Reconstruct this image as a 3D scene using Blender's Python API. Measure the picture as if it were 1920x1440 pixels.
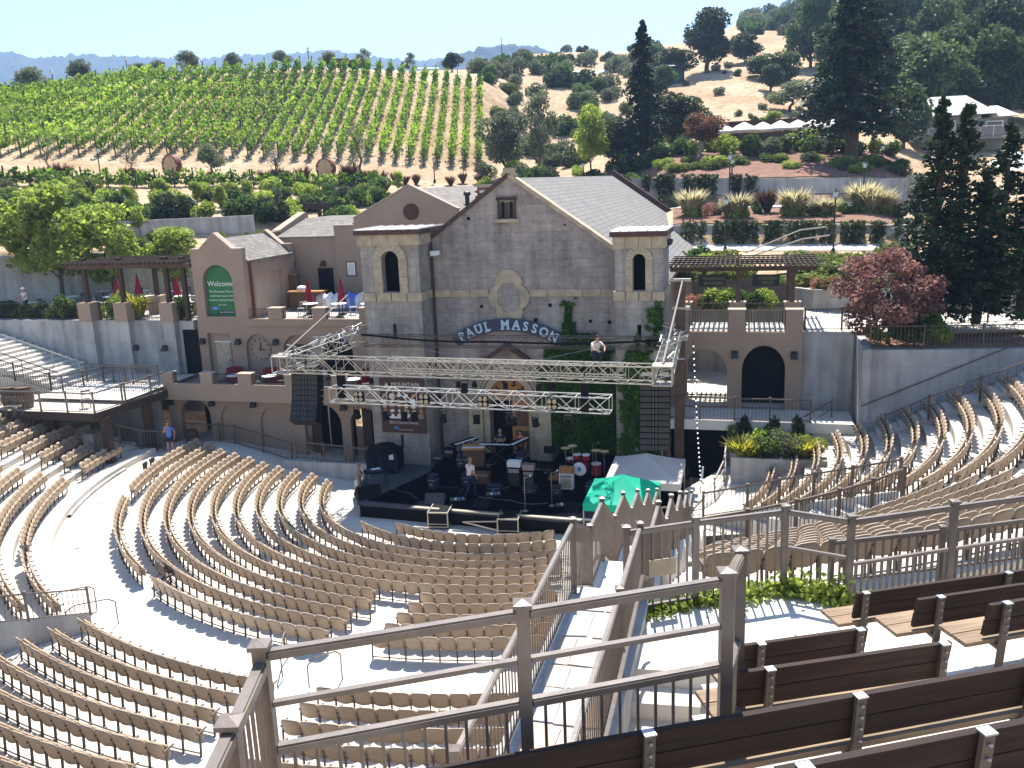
import bpy, bmesh, math, random
import numpy as np
from mathutils import Vector, Matrix, noise
from mathutils.geometry import tessellate_polygon
R = math.radians
rnd = random.Random(7)
for o in list(bpy.data.objects): bpy.data.objects.remove(o)
SC = bpy.context.scene
COL = SC.collection
# ------------------------------------------------------------------ camera, sky, sun, exposure
FPX, PITCH, ROLL, H = 1640.0, 13.0, 2.2, 14.0
SUN_AZ, SUN_EL = 6.0, 60.0
cam = bpy.data.cameras.new('camera'); cam.sensor_width = 36; cam.lens = 36*FPX/1920
cam.clip_start = .1; cam.clip_end = 6000
camo = bpy.data.objects.new('camera', cam); COL.objects.link(camo); SC.camera = camo
_p, _r = R(PITCH), R(ROLL)
FWD = Vector((0, math.cos(_p), -math.sin(_p)))
_u0 = Vector((0, math.sin(_p), math.cos(_p))); _x0 = Vector((1, 0, 0))
RGT = _x0*math.cos(_r) - _u0*math.sin(_r)
UPV = _u0*math.cos(_r) + _x0*math.sin(_r)
camo.matrix_world = Matrix(((RGT.x, UPV.x, -FWD.x, 0), (RGT.y, UPV.y, -FWD.y, 0), (RGT.z, UPV.z, -FWD.z, H), (0, 0, 0, 1)))
world = bpy.data.worlds.new('World'); SC.world = world; world.use_nodes = True
wn = world.node_tree
sky = wn.nodes.new('ShaderNodeTexSky'); sky.sky_type = 'NISHITA'; sky.sun_disc = False
sky.sun_elevation = R(SUN_EL); sky.sun_rotation = R(SUN_AZ)
sky.altitude = 400; sky.air_density = 1.0; sky.dust_density = .15; sky.ozone_density = 2.2
bg = wn.nodes['Background']; bg.inputs['Strength'].default_value = .105
wn.links.new(sky.outputs[0], bg.inputs['Color'])
sl = bpy.data.lights.new('sun', 'SUN'); sl.energy = 5.0; sl.angle = R(.53); sl.color = (1, .955, .88)
so = bpy.data.objects.new('sun', sl); COL.objects.link(so)
SUND = Vector((math.sin(R(SUN_AZ))*math.cos(R(SUN_EL)), math.cos(R(SUN_AZ))*math.cos(R(SUN_EL)), math.sin(R(SUN_EL))))
so.rotation_euler = SUND.to_track_quat('Z', 'Y').to_euler(); so.location = (0, 40, 80)
vs = SC.view_settings; vs.view_transform = 'Standard'; vs.look = 'None'; vs.exposure = 1.3; vs.gamma = 1; vs.use_curve_mapping = False
SC.cycles.use_denoising = True
SC.cycles.max_bounces = 6; SC.cycles.diffuse_bounces = 3; SC.cycles.glossy_bounces = 2; SC.cycles.transmission_bounces = 3
SC.cycles.transparent_max_bounces = 4; SC.cycles.volume_bounces = 0
SC.cycles.caustics_reflective = False; SC.cycles.caustics_refractive = False

# ------------------------------------------------------------------ where a sight line meets a level or a plane
def ray(x, y): return FWD + RGT*((x-960)/FPX) - UPV*((y-720)/FPX)
def atz(x, y, z):
    d = ray(x, y); t = (z-H)/d.z; return Vector((d.x*t, d.y*t, z))
def atd(x, y, dist):
    d = ray(x, y); t = dist/math.hypot(d.x, d.y); return Vector((d.x*t, d.y*t, H+d.z*t))
def aty(x, y, Y):
    d = ray(x, y); t = Y/d.y; return Vector((d.x*t, Y, H+d.z*t))
def proj(P):
    v = Vector(P) - Vector((0, 0, H)); d = v.dot(FWD)
    if d < .1: return (-9e9, -9e9, d)
    return (960+FPX*v.dot(RGT)/d, 720-FPX*v.dot(UPV)/d, d)
# frame of the winery: u along its front, v into it
CA = R(15); EU = Vector((math.cos(CA), -math.sin(CA), 0)); EV = Vector((math.sin(CA), math.cos(CA), 0))
P0 = Vector((-4.19, 40.81, 0))
def W(u, v, z=0): return P0 + EU*u + EV*v + Vector((0, 0, z))
def UV(P):
    d = Vector(P)-P0; return d.dot(EU), d.dot(EV), P[2]
def onv(x, y, v):                      # sight line meets the plane parallel to the front at depth v
    d = ray(x, y); o = Vector((0, 0, H)); t = (P0+EV*v-o).dot(EV)/d.dot(EV); return o+d*t
CR = -CA                               # z rotation of the winery frame
RC = Vector((-.45, 38.15))             # centre of the seating bowl
def pol(r, a, z=0):                    # a in degrees from straight towards the camera, positive to the right
    return Vector((RC.x+r*math.sin(R(a)), RC.y-r*math.cos(R(a)), z))
def topol(P):
    dx, dy = P[0]-RC.x, P[1]-RC.y; return math.hypot(dx, dy), math.degrees(math.atan2(dx, -dy))

# ------------------------------------------------------------------ mesh builder
class MB:
    def __init__(s): s.v = []; s.f = []
    def add(s, vs, fs):
        n = len(s.v); s.v += [tuple(p) for p in vs]; s.f += [tuple(i+n for i in f) for f in fs]; return s
    def box(s, x0, x1, y0, y1, z0, z1):
        return s.add([(x0,y0,z0),(x1,y0,z0),(x1,y1,z0),(x0,y1,z0),(x0,y0,z1),(x1,y0,z1),(x1,y1,z1),(x0,y1,z1)],
                     [(3,2,1,0),(4,5,6,7),(0,1,5,4),(1,2,6,5),(2,3,7,6),(3,0,4,7)])
    def bar(s, p, q, w, h, up=(0,0,1), ext=0):
        p = Vector(p); q = Vector(q); d = (q-p); L = d.length
        if L < 1e-6: return s
        d /= L; p = p-d*ext; q = q+d*ext
        up = Vector(up); sd = d.cross(up)
        if sd.length < 1e-4: sd = d.cross(Vector((0,1,0)))
        sd.normalize(); u = sd.cross(d)
        a = sd*(w/2); b = u*(h/2)
        return s.add([p-a-b,p+a-b,p+a+b,p-a+b,q-a-b,q+a-b,q+a+b,q-a+b],
                     [(0,1,2,3),(7,6,5,4),(0,4,5,1),(1,5,6,2),(2,6,7,3),(3,7,4,0)])
    def tube(s, p, q, r0, r1=None, n=6, caps=True):
        r1 = r0 if r1 is None else r1
        p = Vector(p); q = Vector(q); d = (q-p)
        if d.length < 1e-6: return s
        d.normalize(); a = d.orthogonal().normalized(); b = d.cross(a)
        vs = []
        for c, r in ((p, r0), (q, r1)):
            for i in range(n):
                t = 2*math.pi*i/n; vs.append(c+a*(r*math.cos(t))+b*(r*math.sin(t)))
        fs = [(i, (i+1) % n, n+(i+1) % n, n+i) for i in range(n)]
        if caps: fs += [tuple(range(n-1, -1, -1)), tuple(range(n, 2*n))]
        return s.add(vs, fs)
    def path(s, pts, r, n=5):
        for a, b in zip(pts[:-1], pts[1:]): s.tube(a, b, r, r, n)
        return s
    def lathe(s, prof, c=(0,0,0), n=12, axis='z'):
        vs = []; m = len(prof)
        for i in range(n):
            t = 2*math.pi*i/n
            for r, z in prof:
                p = (r*math.cos(t), r*math.sin(t), z)
                if axis == 'y': p = (p[0], p[2], p[1])
                if axis == 'x': p = (p[2], p[0], p[1])
                vs.append((c[0]+p[0], c[1]+p[1], c[2]+p[2]))
        fs = []
        for i in range(n):
            j = (i+1) % n
            for k in range(m-1): fs.append((i*m+k, j*m+k, j*m+k+1, i*m+k+1))
        if prof[0][0] > 1e-4: fs.append(tuple(i*m for i in range(n-1, -1, -1)))
        if prof[-1][0] > 1e-4: fs.append(tuple(i*m+m-1 for i in range(n)))
        return s.add(vs, fs)
    def slab(s, outer, y0, y1, holes=(), ax='xz'):
        """polygon (with holes) given as (a,b) pairs, extruded from y0 to y1 along the third axis"""
        loops = [list(outer)]+[list(h) for h in holes]
        tris = tessellate_polygon([[Vector((a, b, 0)) for a, b in l] for l in loops])
        flat = [p for l in loops for p in l]; n = len(flat)
        mk = {'xz': lambda a, b, t: (a, t, b), 'xy': lambda a, b, t: (a, b, t), 'yz': lambda a, b, t: (t, a, b)}[ax]
        vs = [mk(a, b, y0) for a, b in flat]+[mk(a, b, y1) for a, b in flat]
        fs = [tuple(t) for t in tris]+[tuple(i+n for i in reversed(t)) for t in tris]
        k = 0
        for l in loops:
            m = len(l)
            for i in range(m):
                a, b = k+i, k+(i+1) % m; fs.append((a, b, b+n, a+n))
            k += m
        return s.add(vs, fs)
    def grid(s, P):
        r = len(P); q = len(P[0]); vs = [p for row in P for p in row]
        return s.add(vs, [(i*q+j, i*q+j+1, (i+1)*q+j+1, (i+1)*q+j) for i in range(r-1) for j in range(q-1)])
    def ball(s, c, rx, ry, rz, n=10, m=6):
        prof = [(math.sin(math.pi*k/m), -math.cos(math.pi*k/m)) for k in range(m+1)]
        vs = []
        for i in range(n):
            t = 2*math.pi*i/n
            for r, z in prof: vs.append((c[0]+rx*r*math.cos(t), c[1]+ry*r*math.sin(t), c[2]+rz*z))
        q = m+1
        return s.add(vs, [(i*q+k, ((i+1) % n)*q+k, ((i+1) % n)*q+k+1, i*q+k+1) for i in range(n) for k in range(m)])
    def mesh(s, name, mat, smooth=False, recalc=True):
        me = bpy.data.meshes.new(name); me.from_pydata(s.v, [], s.f)
        if recalc:
            bm = bmesh.new(); bm.from_mesh(me); bmesh.ops.recalc_face_normals(bm, faces=bm.faces); bm.to_mesh(me); bm.free()
        if mat is not None: me.materials.append(mat)
        if smooth: me.polygons.foreach_set('use_smooth', [True]*len(me.polygons))
        me.update(); return me
    def build(s, name, mat, parent=None, smooth=False, recalc=True, loc=None, rz=None):
        return link(name, s.mesh(name, mat, smooth, recalc), parent, loc, rz)
def link(name, me, parent=None, loc=None, rz=None, scale=None):
    o = bpy.data.objects.new(name, me); COL.objects.link(o)
    if parent is not None: o.parent = parent
    if loc is not None: o.location = loc
    if rz is not None: o.rotation_euler = (0, 0, rz)
    if scale is not None: o.scale = scale if hasattr(scale, '__len__') else (scale,)*3
    return o
def tag(o, label=None, cat=None, group=None, kind=None):
    if label: o['label'] = label
    if cat: o['category'] = cat
    if group: o['group'] = group
    if kind: o['kind'] = kind
    return o
def thing(name, label, cat, loc=(0,0,0), rz=0, group=None, scale=None):
    o = bpy.data.objects.new(name, None); COL.objects.link(o); o.empty_display_size = .2
    o.location = loc; o.rotation_euler = (0, 0, rz)
    if scale is not None: o.scale = scale if hasattr(scale, '__len__') else (scale,)*3
    return tag(o, label, cat, group)
def structure(name, mb, mat, parent=None, smooth=False):
    o = mb.build(name, mat, parent, smooth)
    if parent is None: o['kind'] = 'structure'
    return o
ORD = ['first','second','third','fourth','fifth','sixth','seventh','eighth','ninth','tenth','eleventh','twelfth','thirteenth','fourteenth','fifteenth','sixteenth','seventeenth','eighteenth','nineteenth','twentieth']
TEN = {20:'twenty',30:'thirty',40:'forty',50:'fifty',60:'sixty',70:'seventy',80:'eighty',90:'ninety'}
def nth(i):                             # 1 -> first
    if i <= 20: return ORD[i-1]
    t = (i//10)*10; u = i % 10
    return TEN[t][:-1]+'ieth' if u == 0 else TEN[t]+'-'+ORD[u-1]
def arch(x0, x1, z0, zs, n=10, rise=None):
    """outline of an arched opening: bottom z0, springing zs"""
    r = (x1-x0)/2; rise = r if rise is None else rise; cx = (x0+x1)/2
    return [(x0, z0), (x1, z0)]+[(cx+r*math.cos(math.pi*i/n), zs+rise*math.sin(math.pi*i/n)) for i in range(n+1)]

# ------------------------------------------------------------------ materials
MT = {}
def nodes(name):
    m = bpy.data.materials.new(name); m.use_nodes = True; nt = m.node_tree
    return m, nt, nt.nodes['Principled BSDF']
def mat(name, col, rough=.8, var=.15, scale=3.0, metal=0, bump=0, bscale=30, spec=.3, detail=4, col2=None, stretch=None, objrand=0):
    m, nt, b = nodes(name); N = nt.nodes; L = nt.links
    b.inputs['Roughness'].default_value = rough; b.inputs['Metallic'].default_value = metal
    b.inputs['Specular IOR Level'].default_value = spec
    tc = N.new('ShaderNodeTexCoord'); src = tc.outputs['Object']
    if stretch:
        mp = N.new('ShaderNodeMapping'); mp.inputs['Scale'].default_value = stretch; L.new(src, mp.inputs[0]); src = mp.outputs[0]
    nz = N.new('ShaderNodeTexNoise'); nz.inputs['Scale'].default_value = scale; nz.inputs['Detail'].default_value = detail
    L.new(src, nz.inputs['Vector'])
    rp = N.new('ShaderNodeValToRGB'); rp.color_ramp.elements[0].position = .3; rp.color_ramp.elements[1].position = .72
    c1 = [max(0, c*(1-var)) for c in col]; c2 = list(col2) if col2 else [min(1, c*(1+var)) for c in col]
    rp.color_ramp.elements[0].color = (*c1, 1); rp.color_ramp.elements[1].color = (*c2, 1)
    L.new(nz.outputs['Fac'], rp.inputs[0]); out = rp.outputs[0]
    if objrand:
        oi = N.new('ShaderNodeObjectInfo'); hs = N.new('ShaderNodeHueSaturation')
        mr = N.new('ShaderNodeMapRange'); mr.inputs['To Min'].default_value = 1-objrand; mr.inputs['To Max'].default_value = 1+objrand
        L.new(oi.outputs['Random'], mr.inputs[0]); L.new(mr.outputs[0], hs.inputs['Value']); L.new(out, hs.inputs['Color']); out = hs.outputs[0]
    L.new(out, b.inputs['Base Color'])
    if bump:
        n2 = N.new('ShaderNodeTexNoise'); n2.inputs['Scale'].default_value = bscale; n2.inputs['Detail'].default_value = 5
        L.new(src, n2.inputs['Vector'])
        bp = N.new('ShaderNodeBump'); bp.inputs['Strength'].default_value = bump; bp.inputs['Distance'].default_value = .05
        L.new(n2.outputs['Fac'], bp.inputs['Height']); L.new(bp.outputs[0], b.inputs['Normal'])
    MT[name] = m; return m
def leafmat(name, c1, c2, trans=.45, rough=.6, scale=.8, objrand=.18):
    m, nt, b = nodes(name); N = nt.nodes; L = nt.links
    tc = N.new('ShaderNodeTexCoord'); nz = N.new('ShaderNodeTexNoise'); nz.inputs['Scale'].default_value = scale; nz.inputs['Detail'].default_value = 5
    L.new(tc.outputs['Object'], nz.inputs['Vector'])
    rp = N.new('ShaderNodeValToRGB'); rp.color_ramp.elements[0].position = .36; rp.color_ramp.elements[1].position = .66
    rp.color_ramp.elements[0].color = (*c1, 1); rp.color_ramp.elements[1].color = (*c2, 1)
    L.new(nz.outputs['Fac'], rp.inputs[0])
    oi = N.new('ShaderNodeObjectInfo'); mr = N.new('ShaderNodeMapRange')
    mr.inputs['To Min'].default_value = 1-objrand; mr.inputs['To Max'].default_value = 1+objrand
    hs = N.new('ShaderNodeHueSaturation'); L.new(oi.outputs['Random'], mr.inputs[0]); L.new(mr.outputs[0], hs.inputs['Value']); L.new(rp.outputs[0], hs.inputs['Color'])
    b.inputs['Roughness'].default_value = rough; b.inputs['Specular IOR Level'].default_value = .25
    L.new(hs.outputs[0], b.inputs['Base Color'])
    tr = N.new('ShaderNodeBsdfTranslucent'); h2 = N.new('ShaderNodeHueSaturation'); h2.inputs['Saturation'].default_value = 1.1; h2.inputs['Value'].default_value = 1.5
    L.new(hs.outputs[0], h2.inputs['Color']); L.new(h2.outputs[0], tr.inputs['Color'])
    mx = N.new('ShaderNodeMixShader'); mx.inputs[0].default_value = trans
    L.new(b.outputs[0], mx.inputs[1]); L.new(tr.outputs[0], mx.inputs[2]); L.new(mx.outputs[0], N['Material Output'].inputs['Surface'])
    MT[name] = m; return m
def linemat(name, col, col2, gap=.45, axis=2, line=.06, rough=.9, var=.2, streak=True, wave2=None):
    """board-marked or coursed surface: faint joints every `gap` metres along an axis, with stains"""
    m, nt, b = nodes(name); N = nt.nodes; L = nt.links
    b.inputs['Roughness'].default_value = rough; b.inputs['Specular IOR Level'].default_value = .2
    tc = N.new('ShaderNodeTexCoord'); sx = N.new('ShaderNodeSeparateXYZ'); L.new(tc.outputs['Object'], sx.inputs[0])
    n1 = N.new('ShaderNodeTexNoise'); n1.inputs['Scale'].default_value = .7; n1.inputs['Detail'].default_value = 8; n1.inputs['Roughness'].default_value = .65
    L.new(tc.outputs['Object'], n1.inputs['Vector'])
    mp = N.new('ShaderNodeMapping'); mp.inputs['Scale'].default_value = (2.2, 2.2, .22) if streak else (.7, .7, 2.4); L.new(tc.outputs['Object'], mp.inputs[0])
    n2 = N.new('ShaderNodeTexNoise'); n2.inputs['Scale'].default_value = 1.1; n2.inputs['Detail'].default_value = 6; L.new(mp.outputs[0], n2.inputs['Vector'])
    ad = N.new('ShaderNodeMath'); ad.operation = 'ADD'; L.new(n1.outputs['Fac'], ad.inputs[0]); L.new(n2.outputs['Fac'], ad.inputs[1])
    hv = N.new('ShaderNodeMath'); hv.operation = 'MULTIPLY'; hv.inputs[1].default_value = .5; L.new(ad.outputs[0], hv.inputs[0])
    rp = N.new('ShaderNodeValToRGB'); rp.color_ramp.elements[0].position = .36; rp.color_ramp.elements[1].position = .64
    rp.color_ramp.elements[0].color = (*col, 1); rp.color_ramp.elements[1].color = (*col2, 1); L.new(hv.outputs[0], rp.inputs[0])
    dv = N.new('ShaderNodeMath'); dv.operation = 'DIVIDE'; dv.inputs[1].default_value = gap
    n3 = N.new('ShaderNodeTexNoise'); n3.inputs['Scale'].default_value = 2; L.new(tc.outputs['Object'], n3.inputs['Vector'])
    wob = N.new('ShaderNodeMath'); wob.operation = 'MULTIPLY_ADD'; wob.inputs[1].default_value = .08; L.new(n3.outputs['Fac'], wob.inputs[0]); L.new(sx.outputs[axis], wob.inputs[2])
    L.new(wob.outputs[0], dv.inputs[0])
    fr = N.new('ShaderNodeMath'); fr.operation = 'FRACT'; L.new(dv.outputs[0], fr.inputs[0])
    lt = N.new('ShaderNodeMath'); lt.operation = 'LESS_THAN'; lt.inputs[1].default_value = line; L.new(fr.outputs[0], lt.inputs[0])
    dk = N.new('ShaderNodeMath'); dk.operation = 'MULTIPLY'; dk.inputs[1].default_value = .2; L.new(lt.outputs[0], dk.inputs[0])
    mx = N.new('ShaderNodeMix'); mx.data_type = 'RGBA'; L.new(dk.outputs[0], mx.inputs[0]); L.new(rp.outputs[0], mx.inputs[6]); mx.inputs[7].default_value = (col[0]*.3, col[1]*.3, col[2]*.3, 1)
    L.new(mx.outputs[2], b.inputs['Base Color'])
    bp = N.new('ShaderNodeBump'); bp.inputs['Strength'].default_value = .5; bp.inputs['Distance'].default_value = .04
    L.new(hv.outputs[0], bp.inputs['Height']); L.new(bp.outputs[0], b.inputs['Normal'])
    MT[name] = m; return m
def stonemat(name, dark, light, bw=1.0, bh=.42):
    m, nt, b = nodes(name); N = nt.nodes; L = nt.links; b.inputs['Roughness'].default_value = .92; b.inputs['Specular IOR Level'].default_value = .2
    tc = N.new('ShaderNodeTexCoord'); sp = N.new('ShaderNodeSeparateXYZ'); L.new(tc.outputs['Object'], sp.inputs[0])
    ad0 = N.new('ShaderNodeMath'); L.new(sp.outputs[0], ad0.inputs[0]); L.new(sp.outputs[1], ad0.inputs[1])
    cb = N.new('ShaderNodeCombineXYZ'); L.new(ad0.outputs[0], cb.inputs[0]); L.new(sp.outputs[2], cb.inputs[1])
    wn_ = N.new('ShaderNodeTexNoise'); wn_.inputs['Scale'].default_value = 1.5; L.new(tc.outputs['Object'], wn_.inputs['Vector'])
    vm = N.new('ShaderNodeVectorMath'); vm.operation = 'MULTIPLY_ADD'; vm.inputs[1].default_value = (.10, .10, 0); L.new(wn_.outputs['Color'], vm.inputs[0]); L.new(cb.outputs[0], vm.inputs[2])
    br = N.new('ShaderNodeTexBrick'); br.inputs['Scale'].default_value = 1; br.inputs['Brick Width'].default_value = bw; br.inputs['Row Height'].default_value = bh; br.inputs['Mortar Size'].default_value = .014; br.inputs['Mortar Smooth'].default_value = .6
    br.inputs['Color1'].default_value = (1.06,1.05,1.04,1); br.inputs['Color2'].default_value = (.92,.925,.935,1); br.inputs['Mortar'].default_value = (.72,.70,.68,1); L.new(vm.outputs[0], br.inputs['Vector'])
    def nz(scale, det, rough=.65, mp=None):
        n = N.new('ShaderNodeTexNoise'); n.inputs['Scale'].default_value = scale; n.inputs['Detail'].default_value = det; n.inputs['Roughness'].default_value = rough; src = tc.outputs['Object']
        if mp: q = N.new('ShaderNodeMapping'); q.inputs['Scale'].default_value = mp; L.new(src, q.inputs[0]); src = q.outputs[0]
        L.new(src, n.inputs['Vector']); return n
    a, c, d = nz(.55, 9, .7), nz(2.6, 9, .75, (1, 1, 1.6)), nz(.9, 7, .6, (2.6, 2.6, .25))
    s1 = N.new('ShaderNodeMath'); L.new(a.outputs['Fac'], s1.inputs[0]); L.new(c.outputs['Fac'], s1.inputs[1])
    s2 = N.new('ShaderNodeMath'); L.new(s1.outputs[0], s2.inputs[0]); L.new(d.outputs['Fac'], s2.inputs[1])
    s3 = N.new('ShaderNodeMath'); s3.operation = 'MULTIPLY'; s3.inputs[1].default_value = .3333; L.new(s2.outputs[0], s3.inputs[0])
    rp = N.new('ShaderNodeValToRGB'); e = rp.color_ramp.elements; e[0].position = .36; e[1].position = .63; e[0].color = (*dark, 1); e[1].color = (*light, 1); L.new(s3.outputs[0], rp.inputs[0])
    mx = N.new('ShaderNodeMix'); mx.data_type = 'RGBA'; mx.blend_type = 'MULTIPLY'; mx.inputs[0].default_value = 1; L.new(rp.outputs[0], mx.inputs[6]); L.new(br.outputs['Color'], mx.inputs[7]); L.new(mx.outputs[2], b.inputs['Base Color'])
    bp = N.new('ShaderNodeBump'); bp.inputs['Strength'].default_value = .55; bp.inputs['Distance'].default_value = .05; L.new(c.outputs['Fac'], bp.inputs['Height']); L.new(bp.outputs[0], b.inputs['Normal'])
    MT[name] = m; return m
def shinglemat(name, c1, c2, sx=.5, sz=.22, ax='yz'):
    m, nt, b = nodes(name); N = nt.nodes; L = nt.links
    tc = N.new('ShaderNodeTexCoord'); br = N.new('ShaderNodeTexBrick'); br.inputs['Scale'].default_value = 1
    br.inputs['Brick Width'].default_value = sx; br.inputs['Row Height'].default_value = sz; br.inputs['Mortar Size'].default_value = .018
    br.inputs['Color1'].default_value = (*c1, 1); br.inputs['Color2'].default_value = (*c2, 1); br.inputs['Mortar'].default_value = (c1[0]*.62, c1[1]*.62, c1[2]*.62, 1)
    sp = N.new('ShaderNodeSeparateXYZ'); cb = N.new('ShaderNodeCombineXYZ'); L.new(tc.outputs['Object'], sp.inputs[0])
    L.new(sp.outputs['XYZ'.index(ax[0].upper())], cb.inputs[0]); L.new(sp.outputs['XYZ'.index(ax[1].upper())], cb.inputs[1]); L.new(cb.outputs[0], br.inputs['Vector'])
    nz = N.new('ShaderNodeTexNoise'); nz.inputs['Scale'].default_value = 1.3; nz.inputs['Detail'].default_value = 6; L.new(tc.outputs['Object'], nz.inputs['Vector'])
    mr = N.new('ShaderNodeMapRange'); mr.inputs['To Min'].default_value = .7; mr.inputs['To Max'].default_value = 1.25; L.new(nz.outputs['Fac'], mr.inputs[0])
    hs = N.new('ShaderNodeHueSaturation'); L.new(mr.outputs[0], hs.inputs['Value']); L.new(br.outputs['Color'], hs.inputs['Color'])
    L.new(hs.outputs[0], b.inputs['Base Color']); b.inputs['Roughness'].default_value = .9; b.inputs['Specular IOR Level'].default_value = .2
    MT[name] = m; return m
def emat(name, col, strength):
    m, nt, b = nodes(name); b.inputs['Base Color'].default_value = (*col, 1); b.inputs['Emission Color'].default_value = (*col, 1); b.inputs['Emission Strength'].default_value = strength
    MT[name] = m; return m
mat('floor', (.57,.525,.46), .9, .12, .35, bump=.15, bscale=8, detail=8)
mat('tread', (.56,.52,.46), .9, .14, .6, bump=.15, bscale=10, detail=8)
linemat('conc', (.255,.245,.232), (.47,.455,.43), gap=1.2, line=.02)
stonemat('stone', (.14,.116,.103), (.44,.385,.342), 1.15, .42)
stonemat('stone2', (.145,.125,.108), (.45,.405,.355), .8, .4)
mat('trim', (.40,.325,.225), .85, .22, 2.2, bump=.25, bscale=14)
mat('stucco', (.315,.232,.172), .95, .07, .8, bump=.12, bscale=40, detail=6)
mat('stucco_cap', (.40,.31,.24), .95, .08, 1.5)
shinglemat('shingle', (.235,.222,.205), (.195,.182,.168), .32, .17)
shinglemat('shingle2', (.27,.245,.215), (.17,.15,.13), .3, .13, ax='yz')
shinglemat('shingle3', (.27,.245,.215), (.17,.15,.13), .3, .075, ax='xz')
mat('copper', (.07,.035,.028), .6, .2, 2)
mat('darkwood', (.055,.036,.026), .8, .3, 3, stretch=(1,1,6))
mat('pergola', (.095,.060,.042), .8, .3, 3)
mat('bench', (.026,.012,.007), .7, .5, 2.0, bump=.3, bscale=20, stretch=(.7,6,9), objrand=.18)
mat('benchseat', (.235,.165,.105), .8, .4, 2.0, bump=.2, bscale=20, stretch=(.7,8,8), objrand=.12)
mat('rail', (.155,.122,.098), .38, .2, 5, spec=.6, bump=.06)
mat('railfar', (.12,.09,.07), .55, .12, 4)
mat('iron', (.03,.028,.026), .5, .3, 4)
mat('seat', (.365,.275,.19), .55, .14, 2.2, spec=.4, objrand=.14)
mat('seatpan', (.35,.255,.165), .55, .12, 3, spec=.4, objrand=.1)
mat('leg', (.11,.085,.065), .6, .2, 5)
mat('black', (.008,.008,.010), .8, .3, 3, spec=.12)
mat('stage', (.002,.0024,.006), .9, .35, 1.2, spec=.03)
mat('stagegrey', (.06,.064,.072), .8, .2, .8)
mat('alu', (.36,.33,.27), .42, .1, 6, metal=.35, spec=.5)
mat('steel', (.35,.35,.36), .4, .15, 6, metal=.8)
mat('whitepaint', (.72,.72,.70), .6, .06, 3)
leafmat('canvas_grey', (.52,.48,.46), (.58,.54,.51), .25, .8, .5, 0)
leafmat('canvas_green', (.015,.42,.27), (.025,.48,.31), .35, .7, .5, 0)
mat('green_dark', (.018,.026,.018), .8, .1, 2)
mat('sign_green', (.035,.155,.055), .7, .12, 1.2)
mat('red', (.22,.012,.022), .85, .25, 4)
mat('orange', (.55,.10,.035), .8, .1, 4)
mat('blue_shirt', (.10,.19,.55), .85, .12, 6)
mat('white_shirt', (.62,.58,.54), .85, .08, 6)
mat('navy', (.02,.025,.05), .85, .2, 6)
mat('khaki', (.26,.20,.135), .85, .15, 6)
mat('skin', (.45,.25,.17), .6, .08, 5)
mat('hair', (.04,.025,.018), .7, .2, 9)
mat('dirt', (.42,.285,.175), .97, .2, .25, bump=.4, bscale=3, detail=9)
mat('mulch', (.20,.105,.07), .97, .35, 1.5, bump=.6, bscale=8, detail=9)
mat('bark', (.085,.062,.045), .95, .35, 6, bump=.6, bscale=12, stretch=(1,1,.3))
mat('bark_pale', (.36,.32,.27), .9, .25, 6, stretch=(1,1,.3))
mat('barrelwood', (.60,.40,.21), .7, .25, 2, stretch=(9,1,.4))
mat('barrelrim', (.16,.045,.03), .7, .2, 3)
mat('oak', (.105,.06,.03), .7, .3, 3, stretch=(6,6,.6))
mat('doorwood', (.42,.20,.07), .7, .25, 3, stretch=(6,1,.5))
mat('brown', (.13,.06,.035), .7, .25, 4)
mat('sign_blue', (.055,.062,.085), .8, .1, 2)
mat('letter', (.50,.60,.66), .7, .06, 3)
mat('rock', (.35,.31,.27), .95, .25, 2, bump=.6, bscale=6)
mat('house_wall', (.20,.20,.205), .85, .1, 2)
mat('house_roof', (.56,.53,.49), .85, .12, 1.5)
mat('umbrella', (.70,.62,.55), .8, .06, 2)
mat('tank_green', (.025,.09,.07), .6, .15, 2)
mat('glass_dark', (.015,.018,.022), .15, .2, 1, spec=.6)
mat('asphalt', (.07,.07,.072), .9, .15, 1)
mat('brickred', (.24,.10,.07), .9, .4, 8)
mat('flag', (.47,.40,.33), .9, .15, .9, detail=3)
emat('bulb', (1,.96,.88), .5)
leafmat('lf_olive', (.060,.075,.038), (.17,.19,.105), .4)
leafmat('lf_oak', (.024,.036,.014), (.075,.095,.036), .3)
leafmat('lf_bright', (.12,.165,.025), (.37,.44,.11), .5)
leafmat('lf_mid', (.035,.065,.016), (.115,.165,.045), .45)
leafmat('lf_vine', (.035,.095,.010), (.27,.37,.065), .5, scale=.22)
leafmat('lf_redwood', (.010,.022,.012), (.038,.058,.026), .2)
leafmat('lf_conifer', (.009,.022,.011), (.040,.066,.024), .2)
leafmat('lf_maple', (.095,.042,.038), (.31,.175,.14), .35, scale=1.5)
leafmat('lf_rust', (.07,.035,.02), (.20,.10,.055), .4)
leafmat('lf_juniper', (.055,.08,.018), (.24,.26,.065), .4, scale=.5)
leafmat('lf_wood', (.026,.045,.016), (.115,.150,.055), .35, scale=.4)
leafmat('lf_ivy', (.03,.09,.010), (.11,.20,.025), .35, scale=1.2)
leafmat('lf_grass', (.25,.22,.12), (.52,.47,.31), .5, scale=2)
leafmat('lf_flax', (.05,.022,.02), (.16,.10,.05), .3, scale=2)
leafmat('lf_yellow', (.14,.15,.02), (.40,.38,.07), .5, scale=2)
leafmat('lf_pink', (.24,.09,.07), (.5,.3,.2), .4, scale=2)
mat('lf_mtn', (.022,.034,.026), .95, .4, .03, detail=8)
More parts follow.
